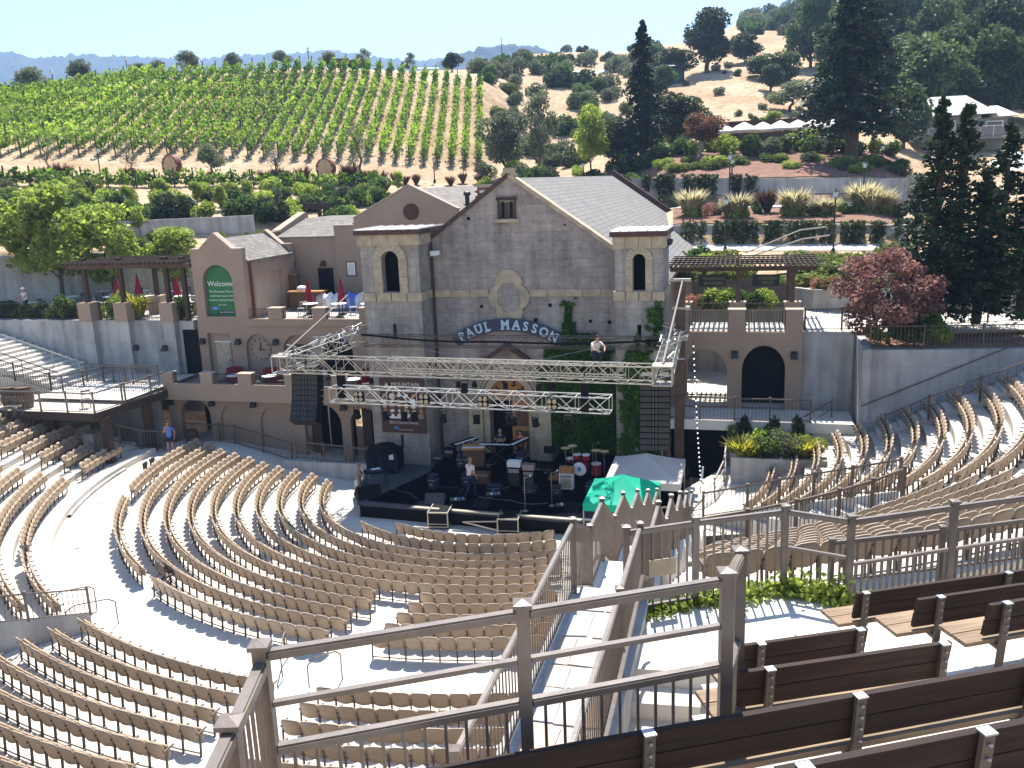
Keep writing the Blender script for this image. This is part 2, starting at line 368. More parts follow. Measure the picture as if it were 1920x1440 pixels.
# ================================================================== terrain and floors
PROF = {   # picture column -> (distance, picture row of the ground there)
 -500: [(62,1000),(65.2,1000),(66,480),(73.5,462),(75,420),(84,410),(95,372),(104,340),(130,262),(150,275),(200,330),(420,340)],
 -150: [(62,1000),(65.2,1000),(66,480),(73.5,462),(75,420),(84,400),(92,380),(100,345),(108,312),(130,215),(150,225),(200,270),(420,330)],
 0:    [(62,1000),(65.2,1000),(66,478),(73.5,456),(75,418),(80,405),(88,372),(97,342),(106,298),(130,192),(150,198),(200,235),(420,320)],
 320:  [(62,1000),(65.2,1000),(66,474),(73.5,450),(75,416),(80,405),(88,372),(97,343),(106,300),(133,148),(150,146),(200,185),(420,300)],
 640:  [(62,1000),(65.2,1000),(66,476),(73.5,452),(75,420),(80,410),(88,378),(97,346),(106,305),(133,133),(150,130),(185,132),(240,170),(420,250)],
 900:  [(60,545),(72,470),(80,410),(88,374),(97,346),(106,316),(133,152),(152,138),(185,131),(240,160),(420,200)],
 1010: [(60,545),(74,450),(82,396),(92,345),(108,310),(135,205),(165,138),(215,108),(250,108),(300,125),(420,150)],
 1150: [(60,545),(76,440),(84,380),(92,335),(104,292),(115,262),(142,190),(180,130),(230,104),(270,102),(330,115),(420,130)],
 1270: [(54,520),(62,470),(64.6,458),(65,422),(76,388),(77.4,385),(78,338),(90,290),(100,268),(115,240),(150,160),(200,92),(250,82),(330,100),(420,110)],
 1400: [(54,520),(62,470),(64.6,458),(65,421),(76,387),(77.4,384),(78,336),(90,288),(100,266),(115,232),(155,140),(205,76),(240,68),(300,50),(360,36),(420,42)],
 1500: [(54,510),(62,470),(64.6,458),(65,420),(76,386),(77.4,382),(78,334),(90,288),(100,268),(115,240),(155,150),(205,78),(240,62),(300,34),(360,16),(420,20)],
 1620: [(54,505),(62,470),(64.6,458),(65,418),(76,384),(77.4,380),(78,332),(90,288),(100,270),(115,238),(155,140),(205,66),(250,20),(320,-45),(420,-90)],
 1800: [(54,505),(62,472),(70,440),(78,390),(90,330),(100,300),(115,262),(150,170),(190,85),(240,-5),(310,-90),(420,-160)],
 2300: [(54,505),(62,470),(75,420),(90,345),(105,290),(130,220),(160,120),(200,30),(250,-60),(320,-160),(420,-220)],
}
_cols = sorted(PROF)
def _pz(px, d):
    pr = PROF[px]
    if d <= pr[0][0]: y = pr[0][1]; return atd(px, y, d).z if d > pr[0][0]-.01 else atd(px, y, pr[0][0]).z
    for (d0, y0), (d1, y1) in zip(pr[:-1], pr[1:]):
        if d <= d1:
            z0 = atd(px, y0, d0).z; z1 = atd(px, y1, d1).z; t = (d-d0)/(d1-d0); return z0+(z1-z0)*t
    return atd(px, pr[-1][1], pr[-1][0]).z
def _az(px): d = ray(px, 340); return math.atan2(d.x, d.y)
_azs = [_az(c) for c in _cols]
def tz(X, Y):
    a = math.atan2(X, Y); d = math.hypot(X, Y)
    if a <= _azs[0]: z = _pz(_cols[0], d)
    elif a >= _azs[-1]: z = _pz(_cols[-1], d)
    else:
        for i in range(len(_azs)-1):
            if a <= _azs[i+1]:
                t = (a-_azs[i])/(_azs[i+1]-_azs[i]); t = t*t*(3-2*t)
                z = _pz(_cols[i], d)*(1-t)+_pz(_cols[i+1], d)*t; break
    if d > 98: z += (noise.noise(Vector((X*.03, Y*.03, 3.1)))*1.6+noise.noise(Vector((X*.12, Y*.12, 1.7)))*.35)*min(1, (d-98)/30)
    return z
def ground_at(px, py, d0=55, d1=420, step=.5):
    """first place where the sight line through a picture point meets the terrain"""
    d = ray(px, py); h = math.hypot(d.x, d.y); t = d0/h
    while t*h < d1:
        x, y = d.x*t, d.y*t
        if H+d.z*t <= tz(x, y): return Vector((x, y, tz(x, y)))
        t += step/h
    t = d1/h; return Vector((d.x*t, d.y*t, tz(d.x*t, d.y*t)))
def at_dist(px, dist):                  # ground point in a picture column at a distance
    a = _az(px); X, Y = dist*math.sin(a), dist*math.cos(a); return Vector((X, Y, tz(X, Y)))
ds = sorted(set([54,57,60,62,64.6,65,66.5,70,73,76,77.4,78,80]+[80+2*i for i in range(1,28)]+[136+4*i for i in range(1,32)]+[264,272,284,300,320,345,375,420]))
azg = [_azs[0]+(_azs[-1]-_azs[0])*i/190 for i in range(191)]
TER = MB().grid([[(d*math.sin(a), d*math.cos(a), tz(d*math.sin(a), d*math.cos(a))) for a in azg] for d in ds])
def terrain_mat():
    m, nt, b = nodes('terrain'); N = nt.nodes; L = nt.links; b.inputs['Roughness'].default_value = .97; b.inputs['Specular IOR Level'].default_value = .1
    tc = N.new('ShaderNodeTexCoord')
    def nz(s, d=8):
        n = N.new('ShaderNodeTexNoise'); n.inputs['Scale'].default_value = s; n.inputs['Detail'].default_value = d; n.inputs['Roughness'].default_value = .62; L.new(tc.outputs['Object'], n.inputs['Vector']); return n
    def ramp(src, a, b_, c1, c2):
        r = N.new('ShaderNodeValToRGB'); r.color_ramp.elements[0].position = a; r.color_ramp.elements[1].position = b_; r.color_ramp.elements[0].color = (*c1, 1); r.color_ramp.elements[1].color = (*c2, 1); L.new(src, r.inputs[0]); return r
    base = ramp(nz(.12).outputs['Fac'], .35, .68, (.37,.25,.15), (.56,.42,.285))
    fine = ramp(nz(1.2, 10).outputs['Fac'], .45, .75, (0,0,0), (1,1,1))
    mx = N.new('ShaderNodeMix'); mx.data_type = 'RGBA'; L.new(fine.outputs[0], mx.inputs[0]); L.new(base.outputs[0], mx.inputs[6]); mx.inputs[7].default_value = (.24,.16,.085,1)
    gr = ramp(nz(.35, 6).outputs['Fac'], .58, .72, (0,0,0), (.6,.6,.6))
    m2 = N.new('ShaderNodeMix'); m2.data_type = 'RGBA'; L.new(gr.outputs[0], m2.inputs[0]); L.new(mx.outputs[2], m2.inputs[6]); m2.inputs[7].default_value = (.19,.165,.065,1)
    L.new(m2.outputs[2], b.inputs['Base Color'])
    bp = N.new('ShaderNodeBump'); bp.inputs['Strength'].default_value = .6; bp.inputs['Distance'].default_value = .3; L.new(nz(1.5).outputs['Fac'], bp.inputs['Height']); L.new(bp.outputs[0], b.inputs['Normal'])
    return m
MT['terrain'] = terrain_mat()
structure('terrain', TER, MT['terrain'], smooth=True)
# a low sheet under everything, out past the hills
structure('ground', MB().grid([[(-2200+440*i, -500+440*j, -6) for i in range(11)] for j in range(9)]), MT['dirt'])
# far wooded ridges, seen through the haze
def ridge(name, xs, dist, depth, seed, jag, base=-5):
    n = 460; K = 42; g = [[] for _ in range(K+1)]
    for i in range(n+1):
        px = xs[0][0]+(xs[-1][0]-xs[0][0])*i/n
        for (x0, y0), (x1, y1) in zip(xs[:-1], xs[1:]):
            if px <= x1: f = (px-x0)/(x1-x0); f = f*f*(3-2*f); y = y0+(y1-y0)*f; break
        a = _az(px); top = atd(px, y, dist+depth).z
        for k in range(K+1):
            t = k/K; d = dist+depth*t; X, Y = d*math.sin(a), d*math.cos(a); q = 6/depth
            z = base+(top-base)*(t**.8)
            z += (top-base)*t*(1-t)*.22*noise.fractal(Vector((X*q+seed, Y*q, seed)), .9, 2.0, 4)
            z += jag*(.35*noise.noise(Vector((X*q*3, Y*q*3, seed+2)))+.3*noise.noise(Vector((X*q*8, Y*q*8, seed+4)))+(1.0*noise.noise(Vector((X*.12, Y*.12, seed+6))) if t > .85 else .35*noise.noise(Vector((X*.05, Y*.05, seed+6)))))*min(1, t*2)
            g[k].append((X, Y, max(base, z)))
    g.append([(p[0]*1.12, p[1]*1.12, base) for p in g[-1]])
    structure(name, MB().grid(g), MT['lf_mtn'], smooth=True)
ridge('mountains', [(-400,150),(-100,105),(0,96),(60,99),(110,110),(170,102),(260,106),(330,108),(380,114),(470,102),(560,99),(650,94),(720,107),(790,114),(840,108),(900,100),(980,98),(1080,102),(1200,106),(1400,112)], 1500, 600, 1.0, 7)
ridge('mountains_near', [(800,132),(850,112),(880,97),(920,88),(960,82),(1000,84),(1030,92),(1070,106),(1120,120),(1180,130)], 1150, 200, 5.0, 5)
ridge('mountains_low', [(-500,210),(-150,182),(0,172),(120,168),(220,176),(330,164),(420,170),(600,164),(800,160),(1000,162)], 900, 300, 9.0, 5)
# lower floor of the bowl: flat in front of the stage, then a gentle rake
def zfront(r):
    return 0 if r < 8.4 else min(1.12, (r-8.4)/(16.3-8.4)*1.08+ (0.04 if r > 16.3 else 0))
g = []
for a in [-128+3*i for i in range(64)]:
    rm = 18.95 if a <= 36 else max(11.35, 18.95-(a-36)*.5)
    rs = [.5, 4, 7, 8.4, 10, 12, 14, 16.3, 17.6, 18.95]
    g.append([tuple(pol(min(r, rm), a, zfront(min(r, rm)))) for r in rs])
structure('orchestra_floor', MB().grid(g), MT['floor'], smooth=True)
structure('courtyard_floor', MB().grid([[tuple(W(-22+4.5*i, -14+4.5*j, -.01)) for i in range(12)] for j in range(6)]), MT['floor'])

# ================================================================== seating terraces: one tread per row
def tread(parent, r0, r1, a0, a1, z, zb, m, name='tread'):
    n = max(4, int(abs(a1-a0)/2.0)); v = []; f = []
    for i in range(n+1):
        a = a0+(a1-a0)*i/n
        v += [pol(r0, a, z), pol(r1, a, z), pol(r1, a, zb), pol(r0, a, zb)]
    for i in range(n):
        k = 4*i
        f += [(k, k+1, k+5, k+4), (k+1, k+2, k+6, k+5), (k+3, k, k+4, k+7)]
    f += [(0, 3, 2, 1), (4*n, 4*n+1, 4*n+2, 4*n+3)]
    return MB().add(v, f).build(name, m, parent)
ROWS = []     # (block phrase, row number, radius, floor z, a0, a1)
def rail1_limit(r):   # right edge of the sunken passage: angle at which its wall meets radius r
    A = Vector((7.25, 32.2)); B = Vector((11.9, 24.1))
    for i in range(200):
        P = A.lerp(B, i/199)
        if (P-RC).length >= r: return topol((P.x, P.y, 0))[1]
    return 41.0
st = structure('seating_terrace', MB().add([pol(12,76,.5),pol(12.2,76,.5),pol(12.2,75,.5)],[(0,1,2)]), MT['tread'])
for k in range(17):
    r = 11.7+.87*k; zf = 1.3+.44*(r-11.7)
    lo = rail1_limit(r) if r < 18.8 else 9.0
    hi = 84-.35*k if k < 13 else 80
    if r > 21: lo = 8.0
    tread(st, r-.46, r+.41, lo, hi, zf, -.2, MT['tread'])
st = structure('seating_terrace_left', MB().add([pol(20,-60,.5),pol(20.2,-60,.5),pol(20.2,-61,.5)],[(0,1,2)]), MT['tread'])
for k in range(10):
    r = 19.35+.9*k; zf = 1.4+.28*k
    tread(st, r-(.5 if k else .75), r+.40, -105.5, -43.2, zf, -.2, MT['tread'])
st = structure('seating_terrace_lower', MB().add([pol(20,-30,.5),pol(20.2,-30,.5),pol(20.2,-31,.5)],[(0,1,2)]), MT['floor'])
for k in range(11):
    r = 19.1+.88*k; zf = 1.15+.13*k
    tread(st, r-.46 if k else r-.3, r+.42, -43.0, 4.5, zf, -.2, MT['floor'])
# ================================================================== walkway with landings, from the bleachers down to the stage side
WL = [Vector((-.95, 5.6)), Vector((.81, 12.0))]          # left edge line
wd = (WL[1]-WL[0]).normalized(); wn_ = Vector((wd.y, -wd.x)); WWID = .98
def wpt(s, t, z):                                        # s along, t across (0 left edge .. 1 right edge)
    p = WL[0]+wd*s+wn_*(t*WWID); return Vector((p.x, p.y, z))
WPROF = [(0, 8.0), (6.64, 8.0), (8.0, 7.35), (9.25, 7.35), (10.6, 6.5), (11.9, 6.5), (13.1, 5.7), (14.3, 5.7), (15.4, 4.9), (16.5, 4.9), (17.6, 4.1), (18.8, 4.1), (20.0, 3.2), (21.2, 3.2), (22.6, 2.2), (23.8, 2.2), (25.4, 1.1), (27, 1.1)]
wk = MB()
steps = []
for (s0, z0), (s1, z1) in zip(WPROF[:-1], WPROF[1:]):
    if abs(z0-z1) < .01: steps.append((s0, s1, z0))
    else:
        n = max(3, round((z0-z1)/.17))
        for i in range(n): steps.append((s0+(s1-s0)*i/n, s0+(s1-s0)*(i+1)/n, z0+(z1-z0)*(i+1)/n))
WK = structure('walkway', MB().add([wpt(1,.4,5), wpt(1.2,.4,5), wpt(1.2,.5,5)], [(0,1,2)]), MT['conc'])
for i, (s0, s1, z) in enumerate(steps):
    v = [wpt(s0,-.12,z), wpt(s1,-.12,z), wpt(s1,1.12,z), wpt(s0,1.12,z), wpt(s0,-.12,-.2), wpt(s1,-.12,-.2), wpt(s1,1.12,-.2), wpt(s0,1.12,-.2)]
    MB().add(v, [(0,1,2,3),(4,5,1,0),(5,6,2,1),(6,7,3,2),(7,4,0,3)]).build('landing' if s1-s0 > .8 else 'step', MT['floor'] if i else MT['conc'], WK)
# flagstones on the top landing: irregular slabs, joints recessed
frr = random.Random(3); fs_ = 0.0; MT['flag2'] = mat('flag2', (.50,.37,.29), .9, .12, 1.2); MT['flag3'] = mat('flag3', (.40,.40,.41), .9, .12, 1.2)
while fs_ < 6.5:
    L_ = frr.uniform(.45, .8); t_ = .06
    while t_ < .94:
        w_ = min(frr.uniform(.25, .5), .94-t_)
        if w_ < .1: break
        j = lambda a: a+frr.uniform(-.03, .03)
        a, b, c_, d_ = (j(fs_+.03), j(t_+.02)), (j(fs_+L_-.02), j(t_+.02)), (j(fs_+L_-.02), j(t_+w_-.01)), (j(fs_+.03), j(t_+w_-.01))
        q = [wpt(s, t, 8.002) for s, t in (a, b, c_, d_)]+[wpt(s, t, 8.02) for s, t in (a, b, c_, d_)]
        MB().add(q, [(4,5,6,7),(0,1,5,4),(1,2,6,5),(2,3,7,6),(3,0,4,7)]).build('flagstone', MT[frr.choice(['flag','flag','flag2','flag3'])], WK)
        t_ += w_
    fs_ += L_
# ================================================================== platform and bleacher tiers near the camera
def poly(name, pts, z, zb, m, parent=None):
    n = len(pts); v = [(p[0], p[1], z) for p in pts]+[(p[0], p[1], zb) for p in pts]
    mb = MB().add(v, [tuple(range(n))]+[(i, (i+1) % n, n+(i+1) % n, n+i) for i in range(n)])
    return structure(name, mb, m, parent)
def wr(s, t): p = wpt(s, t, 0); return (p.x, p.y)
F1 = [atz(1174, 997, 9.1), atz(1305, 978, 9.1), atz(1473, 957, 9.1), atz(1597, 976, 9.1), atz(1790, 949, 9.1), atz(1990, 922, 9.1), atz(2230, 889, 9.1)]
E1, E2 = atz(1130, 1250, 7.8), atz(1390, 1266, 7.8)
plat = [(E1.x, E1.y), wr(6.7, 1.14), (F1[1].x-.02, F1[1].y+.06), (F1[2].x, F1[2].y+.06), (F1[3].x+.1, F1[3].y+.1), (F1[4].x, F1[4].y+.06), (F1[5].x, F1[5].y+.06), (F1[6].x, F1[6].y+.06), (16, 12), (11, 6.0), (4.2, 7.4), (E2.x+.12, E2.y-.9), (E2.x, E2.y)]
PL = poly('platform', plat, 7.8, 3, MT['tread'])
# ================================================================== seats
def seat_meshes():
    w = .242                                   # half width; local y points to where the sitter faces
    def shell(z0, z1, y0, lean, depth, thick, nw=5, nh=4, top=.03):
        G = []
        for i in range(nh+1):
            t = i/nh; row = []
            for j in range(nw+1):
                s = -1+2*j/nw
                ww = w*(1-.10*(t**6)*1.2 if t > .7 else 1)*(.87+.13*min(1, t*2.2))
                z = z0+(z1-z0)*t - top*(abs(s)**3)*(t**3) + .02*(abs(s)**2)*((1-t)**3)
                row.append((ww*s, y0 - lean*t + depth*s*s, z))
            G.append(row)
        mb = MB(); mb.grid(G); mb.grid([[(x, y-thick, z) for x, y, z in r] for r in G])
        n1, n2 = (nh+1)*(nw+1), nw+1
        ring = [j for j in range(n2)]+[i*n2+nw for i in range(1, nh+1)]+[nh*n2+j for j in range(nw-1, -1, -1)]+[i*n2 for i in range(nh-1, 0, -1)]
        for a, b in zip(ring, ring[1:]+ring[:1]): mb.f.append((a, b, b+n1, a+n1))
        return mb
    back = shell(.36, .83, .0, .10, .05, .028, top=.055)
    pan = shell(.33, .655, .15, .02, .015, .045, 4, 3, .02)
    fr = MB()
    for sx in (-1, 1):
        fr.bar((sx*.245, -.02, 0), (sx*.245, .03, .60), .03, .05, (0, 1, 0))
        fr.bar((sx*.245, -.06, .585), (sx*.245, .26, .60), .04, .03)
    fr.bar((-.245, .02, .06), (.245, .02, .06), .025, .025)
    return back.mesh('backrest', MT['seat'], True), pan.mesh('seat_pan', MT['seatpan'], True), fr.mesh('seat_frame', MT['leg'])
SB, SP, SF = seat_meshes()
SEATS = []    # (pos, heading, block, row, number-in-row)
def seat_row(block, row, r, z, a0, a1, side, pitch=.485, keep=None):
    """side: phrase naming the end the seats are counted from ('a0' end)"""
    n = int(abs(a1-a0)*math.pi/180*r/pitch)
    da = math.degrees(pitch/r)*(1 if a1 > a0 else -1); k = 0
    for i in range(n+1):
        a = a0+da*(i+.5); P = pol(r, a, z); px, py, d = proj((P.x, P.y, P.z+.6))
        if not (-260 < px < 2200 and -20 < py < 1560): continue
        if keep and not keep(P, px, py, a): continue
        k += 1
        SEATS.append((P, R(a)+rnd.uniform(-.03, .03), block, row, k, d))
ULE = [(1000,215),(1075,240),(1150,265),(1225,285),(1290,305),(1365,330),(1440,350),(1515,365),(1600,385),(1680,415)]
for k in range(12):
    r = 16.3-.885*k; z = max(0, 1.08-.12*k); zt = z+.82
    def ang(px, py): return topol(atz(px, py, zt))[1]
    rowno = nth(12-k)
    if k <= 9:
        ex, ey = ULE[k]; a_end = ang(ex/2.667, 740+ey/2.667)
        a_mid = -64.5 - (.2*k)
        if k == 0:
            seat_row('front block, left wing', rowno, r, z, -78.6, a_mid-1.5, 'x')
            seat_row('far end of front left wing', rowno, r, z, a_end, -82.2, 'x')
        else: seat_row('front block, left wing', rowno, r, z, a_end, a_mid-1.5, 'x')
        start = a_mid
    else:
        start = ang(676, 974) if k == 10 else ang(742, 976)
    gap0 = [(604,1171),(634,1149),(658,1130),(680,1111),(705,1096)]; gap1 = [(697,1184),(722,1163),(744,1143),(765,1125),(787,1108)]
    kp = lambda P, px, py, a: (P.x < wpt((P.y-5.6)/wd.y, 0, 0).x-.55) and px < 1042+(0 if k < 7 else 0)
    if k < 5:
        g0, g1 = ang(*gap0[k]), ang(*gap1[k])
        if k == 0:
            seat_row('front block, middle', rowno, r, z, start, -50, 'x'); seat_row('front block, middle right', rowno, r, z, -45.5, g0, 'x')
        else: seat_row('front block, middle', rowno, r, z, start, g0, 'x')
        seat_row('front block beside walkway', rowno, r, z, g1, 14, 'x', keep=kp)
    else: seat_row('front block, middle', rowno, r, z, start, 14 if k < 9 else 13.5, 'x', keep=kp)
for k in range(10):
    r = 19.35+.9*k; z = 1.4+.28*k
    seat_row('upper left block', nth(k+1), r, z, -100.2-.3*k, -91.5, 'x')
    seat_row('left block by wide aisle', nth(k+1), r, z, -85.5, -63.5, 'x')
    seat_row('left block by low wall', nth(k+1), r, z, -60.5, -45.5, 'x')
for k in range(11):
    r = 19.1+.88*k; z = 1.15+.13*k
    seat_row('corner block, lower left', nth(k+1), r, z, -41.5+(k*.4), -19.6, 'x')
    kp = lambda P, px, py, a: P.x < wpt((P.y-5.6)/wd.y, 0, 0).x-.6
    seat_row('block below walkway wall', nth(k+1), r, z, -14.3, 6, 'x', keep=kp)
for k in range(17):
    r = 11.7+.87*k; z = 1.3+.44*(r-11.7)
    hi = 81.5-.42*k; lo = rail1_limit(r)+2.6 if r < 18.4 else 43.5
    mid = 66.0-.55*k
    seat_row('far right block', nth(k+1), r, z, hi, mid, 'x')
    seat_row('right block by passage', nth(k+1), r, z, mid-3.2, lo, 'x')
    if r > 19.2:
        kp = lambda P, px, py, a: P.x > wpt((P.y-5.6)/wd.y, 1, 0).x+.85
        if r < 25.9: seat_row('block behind platform railing', nth(k-8+1), r, z, 39.0, 8.5, 'x', keep=kp)
def seat_back_local(): pass
SEATS.sort(key=lambda s: s[5])
vis_ = lambda s: (lambda q: -10 < q[0] < 1930 and q[1] < 1450)(proj(s[0]+Vector((0,0,.6))))
near = [s for s in SEATS if vis_(s)][:300]; nid = set(map(id, near)); far = [s for s in SEATS if id(s) not in nid]
for P, a, block, row, k, d in near:
    t = thing('theatre_seat', f'tan folding seat, {nth(k)} in the {row} row, {block}', 'seat', P, a, 'tan folding seats of the amphitheatre')
    link('backrest', SB, t); link('seat_pan', SP, t); link('seat_frame', SF, t)
# everything beyond the nearest 300: one mesh
def merge(meshes, places, name, mats):
    base_v = []; base_f = []; base_m = []; n = 0
    for mi, me in enumerate(meshes):
        vv = np.empty(len(me.vertices)*3); me.vertices.foreach_get('co', vv); base_v.append(vv.reshape(-1, 3))
        for p in me.polygons: base_f.append([i+n for i in p.vertices]); base_m.append(mi)
        n += len(me.vertices)
    bv = np.vstack(base_v); allv = []; allf = []; allm = []
    for i, (P, a) in enumerate(places):
        c, s = math.cos(a), math.sin(a); M = np.array([[c, -s, 0], [s, c, 0], [0, 0, 1]])
        allv.append(bv@M.T+np.array(P)); off = i*n
        allf += [[q+off for q in f] for f in base_f]; allm += base_m
    me = bpy.data.meshes.new(name); me.from_pydata(np.vstack(allv).tolist(), [], allf)
    for m in mats: me.materials.append(m)
    me.polygons.foreach_set('material_index', allm); me.polygons.foreach_set('use_smooth', [True]*len(allf)); me.update()
    return link(name, me)
sm = merge([SB, SP, SF], [(P, a) for P, a, *_ in far], 'theatre_seats', [MT['seat'], MT['seatpan'], MT['leg']])
tag(sm, 'curving rows of tan folding seats filling the rest of the amphitheatre', 'seats', kind='stuff')

# ================================================================== railings
BALM = {}
def unitbox(mname, w):
    k = (mname, w)
    if k not in BALM: BALM[k] = MB().box(-w/2, w/2, -w/2, w/2, 0, 1).mesh('baluster', MT[mname])
    return BALM[k]
def fence(name, label, posts, h=1.05, rails=None, bal=None, gap=.125, pw=.075, rw=(.06, .05), bw=.022, m='rail', indiv=True, group=None, cap=True, ph=None, noposts=()):
    """posts: base points; rails: heights above the base line; bal: (bottom, top) of the balusters"""
    rails = rails if rails is not None else [h, .12]; bal = bal if bal is not None else (rails[-1], rails[0])
    o = Vector(posts[0]); t = thing(name, label, 'railing', o, 0, group); ph = ph or h+.06
    for i, p in enumerate(posts):
        if i in noposts: continue
        q = Vector(p)-o; mb = MB().box(q.x-pw/2, q.x+pw/2, q.y-pw/2, q.y+pw/2, q.z, q.z+ph)
        if cap:
            c = pw*.72; mb.add([(q.x-c,q.y-c,q.z+ph),(q.x+c,q.y-c,q.z+ph),(q.x+c,q.y+c,q.z+ph),(q.x-c,q.y+c,q.z+ph),(q.x-c,q.y-c,q.z+ph+.03),(q.x+c,q.y-c,q.z+ph+.03),(q.x+c,q.y+c,q.z+ph+.03),(q.x-c,q.y+c,q.z+ph+.03),(q.x,q.y,q.z+ph+.055)],
                   [(3,2,1,0),(0,1,5,4),(1,2,6,5),(2,3,7,6),(3,0,4,7),(4,5,8),(5,6,8),(6,7,8),(7,4,8)])
        mb.build('post', MT[m], t)
    for ri, rh in enumerate(rails):
        mb = MB(); big = ri == 0 or (len(rails) > 2 and ri == 2)
        for a, b in zip(posts[:-1], posts[1:]):
            a = Vector(a)-o; b = Vector(b)-o; a = a+Vector((0,0,rh)); b = b+Vector((0,0,rh))
            dd = (b-a).normalized()*(pw*.5); w_, h_ = (rw if big else (rw[0]*.65, rw[1]*.75))
            mb.bar(a+dd, b-dd, w_, h_)
            if big: mb.bar(a+dd+Vector((0,0,h_*.62)), b-dd+Vector((0,0,h_*.62)), w_*.72, h_*.3)
        mb.build('top_rail' if ri == 0 else 'rail', MT[m], t)
    un = unitbox(m, bw); acc = MB(); nb = 0
    for a, b in zip(posts[:-1], posts[1:]):
        a = Vector(a); b = Vector(b); L = (b-a).length; n = max(1, int(L/gap))
        for i in range(1, n):
            p = a.lerp(b, i/n)-o
            if indiv and nb < 290:
                link('baluster', un, t, (p.x, p.y, p.z+bal[0]), None, (1, 1, bal[1]-bal[0])); nb += 1
            else: acc.box(p.x-bw/2, p.x+bw/2, p.y-bw/2, p.y+bw/2, p.z+bal[0], p.z+bal[1])
    if acc.v: tag(acc.build('balusters', MT[m], t), kind='stuff')
    return t
def V3(p, z): return Vector((p[0], p[1], z))
# foreground guard rail and its returns
RA, RB_ = atz(1363, 1083, 11.2), atz(488, 1222, 11.2)
RM = RA.lerp(RB_, .47)
zb = 9.65
fence('guard_railing', 'brown metal guard railing crossing the foreground in front of the long bench', [V3(RB_, zb), V3(RM, zb), V3(RA, zb)], h=1.52, rails=[1.52, 1.18, .85], bal=(.05, .85), gap=.135, pw=.088, rw=(.07, .048), bw=.022)
fence('side_railing', 'brown railing seen end-on at the lower left, running towards the viewer', [V3(RB_, zb-.05), Vector((RB_.x+.02, RB_.y-.70, zb-.05)), Vector((RB_.x+.05, RB_.y-2.6, zb-.05))], h=1.5, rails=[1.5, .12], bal=(.12, 1.5), gap=.1, pw=.095, rw=(.085, .06), bw=.02, noposts=(0,))
K1 = atz(1388, 1036, 10.8)
fence('bench_end_railing', 'brown railing at the bench ends stepping down from the corner post', [V3(RA, zb), V3(K1, zb-.4)], h=1.5, rails=[1.5, .7, .1], bal=(.1, .7), gap=.11, pw=.09, rw=(.08, .06), bw=.024, noposts=(0,))
# walkway rails (stepped with landings and flights)
def wpath(t, z_off=0, smin=0, smax=99): return [wpt(s, t, z+z_off) for s, z in WPROF if smin <= s <= smax]
fence('walkway_railing', 'brown stepped railing along the left edge of the flagstone walkway', [wpt(1.2,0,8.0), wpt(3.6,0,8.0)]+wpath(0, 0, 6, 18.9), h=1.1, rails=[1.1, .1], bal=(.1, 1.1), gap=.115, pw=.075, rw=(.06, .045), bw=.018)
fence('walkway_railing', 'brown stepped railing along the right edge of the flagstone walkway', [wpt(1.4,1.0,8.0), wpt(4.55,1.0,8.0)]+wpath(1.0, 0, 6, 18.9), h=1.1, rails=[1.1, .1], bal=(.1, 1.1), gap=.115, pw=.075, rw=(.06, .045), bw=.018)
hr = MB(); hr.path([wpt(1.6,1.12,8.35), wpt(5.4,1.12,8.62), wpt(5.75,1.14,8.78), wpt(5.8,1.2,8.72)], .028, 8)
tag(hr.build('stair_handrail', MT['rail']), 'thick tubular handrail ending in a bend beside the platform steps', 'handrail')
# platform railing with its jog
fence('platform_railing', 'brown railing on the far edge of the platform above the ivy', [V3(p, 7.8) for p in F1[:3]], h=1.3, rails=[1.27, .1], bal=(.1, 1.27), gap=.135, pw=.09, rw=(.075, .06), bw=.028)
fence('platform_railing', 'short jog of the platform railing with white-topped rails beside the ivy', [V3(p, 7.8) for p in F1[2:4]], h=1.3, rails=[1.27, .72, .05], bal=(.05, .72), gap=.12, pw=.09, rw=(.075, .06), bw=.026, noposts=(0,))
fence('platform_railing', 'brown platform railing running off to the right behind the wooden benches', [V3(p, 7.8) for p in F1[3:]], h=1.3, rails=[1.27, .62, .05], bal=(.05, .62), gap=.105, pw=.095, rw=(.08, .06), bw=.03, noposts=(0,))
S2 = [atz(1560, 1019, 8.6), atz(1768, 996, 8.6), atz(1990, 968, 8.6), atz(2230, 937, 8.6)]
fence('seat_row_railing', 'lower railing with close bars just behind the last seat row', [V3(p, 7.5) for p in S2], h=1.1, rails=[1.1, .5], bal=(.5, 1.1), gap=.13, pw=.075, rw=(.06, .045), bw=.028)
# ivy along the foot of the platform railing
def leaf_quads(pts, size, seed, mb=None, flat=0.0, jitter=.35):
    """one small folded leaf at each point, turned at random"""
    r = random.Random(seed); mb = mb or MB()
    for p in pts:
        n = Vector((r.gauss(0, 1), r.gauss(0, 1), r.gauss(0, 1)+flat)).normalized(); a = n.orthogonal().normalized()
        a = Matrix.Rotation(r.uniform(0, 6.283), 3, n) @ a; b = n.cross(a); s = size*r.uniform(.6, 1.35)
        p = Vector(p); k = len(mb.v)
        mb.v += [tuple(p-a*s*.5), tuple(p+b*s*.42+n*s*.12), tuple(p+a*s*.6), tuple(p-b*s*.42+n*s*.12)]
        mb.f += [(k, k+1, k+2, k+3)]
    return mb
pts = []; r_ = random.Random(5)
for a, b, hh, den in ((F1[0].lerp(F1[1], .02), F1[1], .16, 320), (F1[1], F1[2], .30, 520), (F1[2], F1[3], .42, 620), (F1[3], F1[3]+Vector((.5,.15,0)), .2, 60)):
    for i in range(den):
        t = r_.random(); q = a.lerp(b, t); hgt = hh*.62*(.35+.65*(t if hh < .2 else 1))
        pts.append((q.x+r_.gauss(0, .07), q.y+r_.gauss(-.05, .10), 7.82+abs(r_.gauss(0, .5))*hgt))
iv = leaf_quads(pts, .10, 2).build('ground_ivy', MT['lf_bright'], recalc=False)
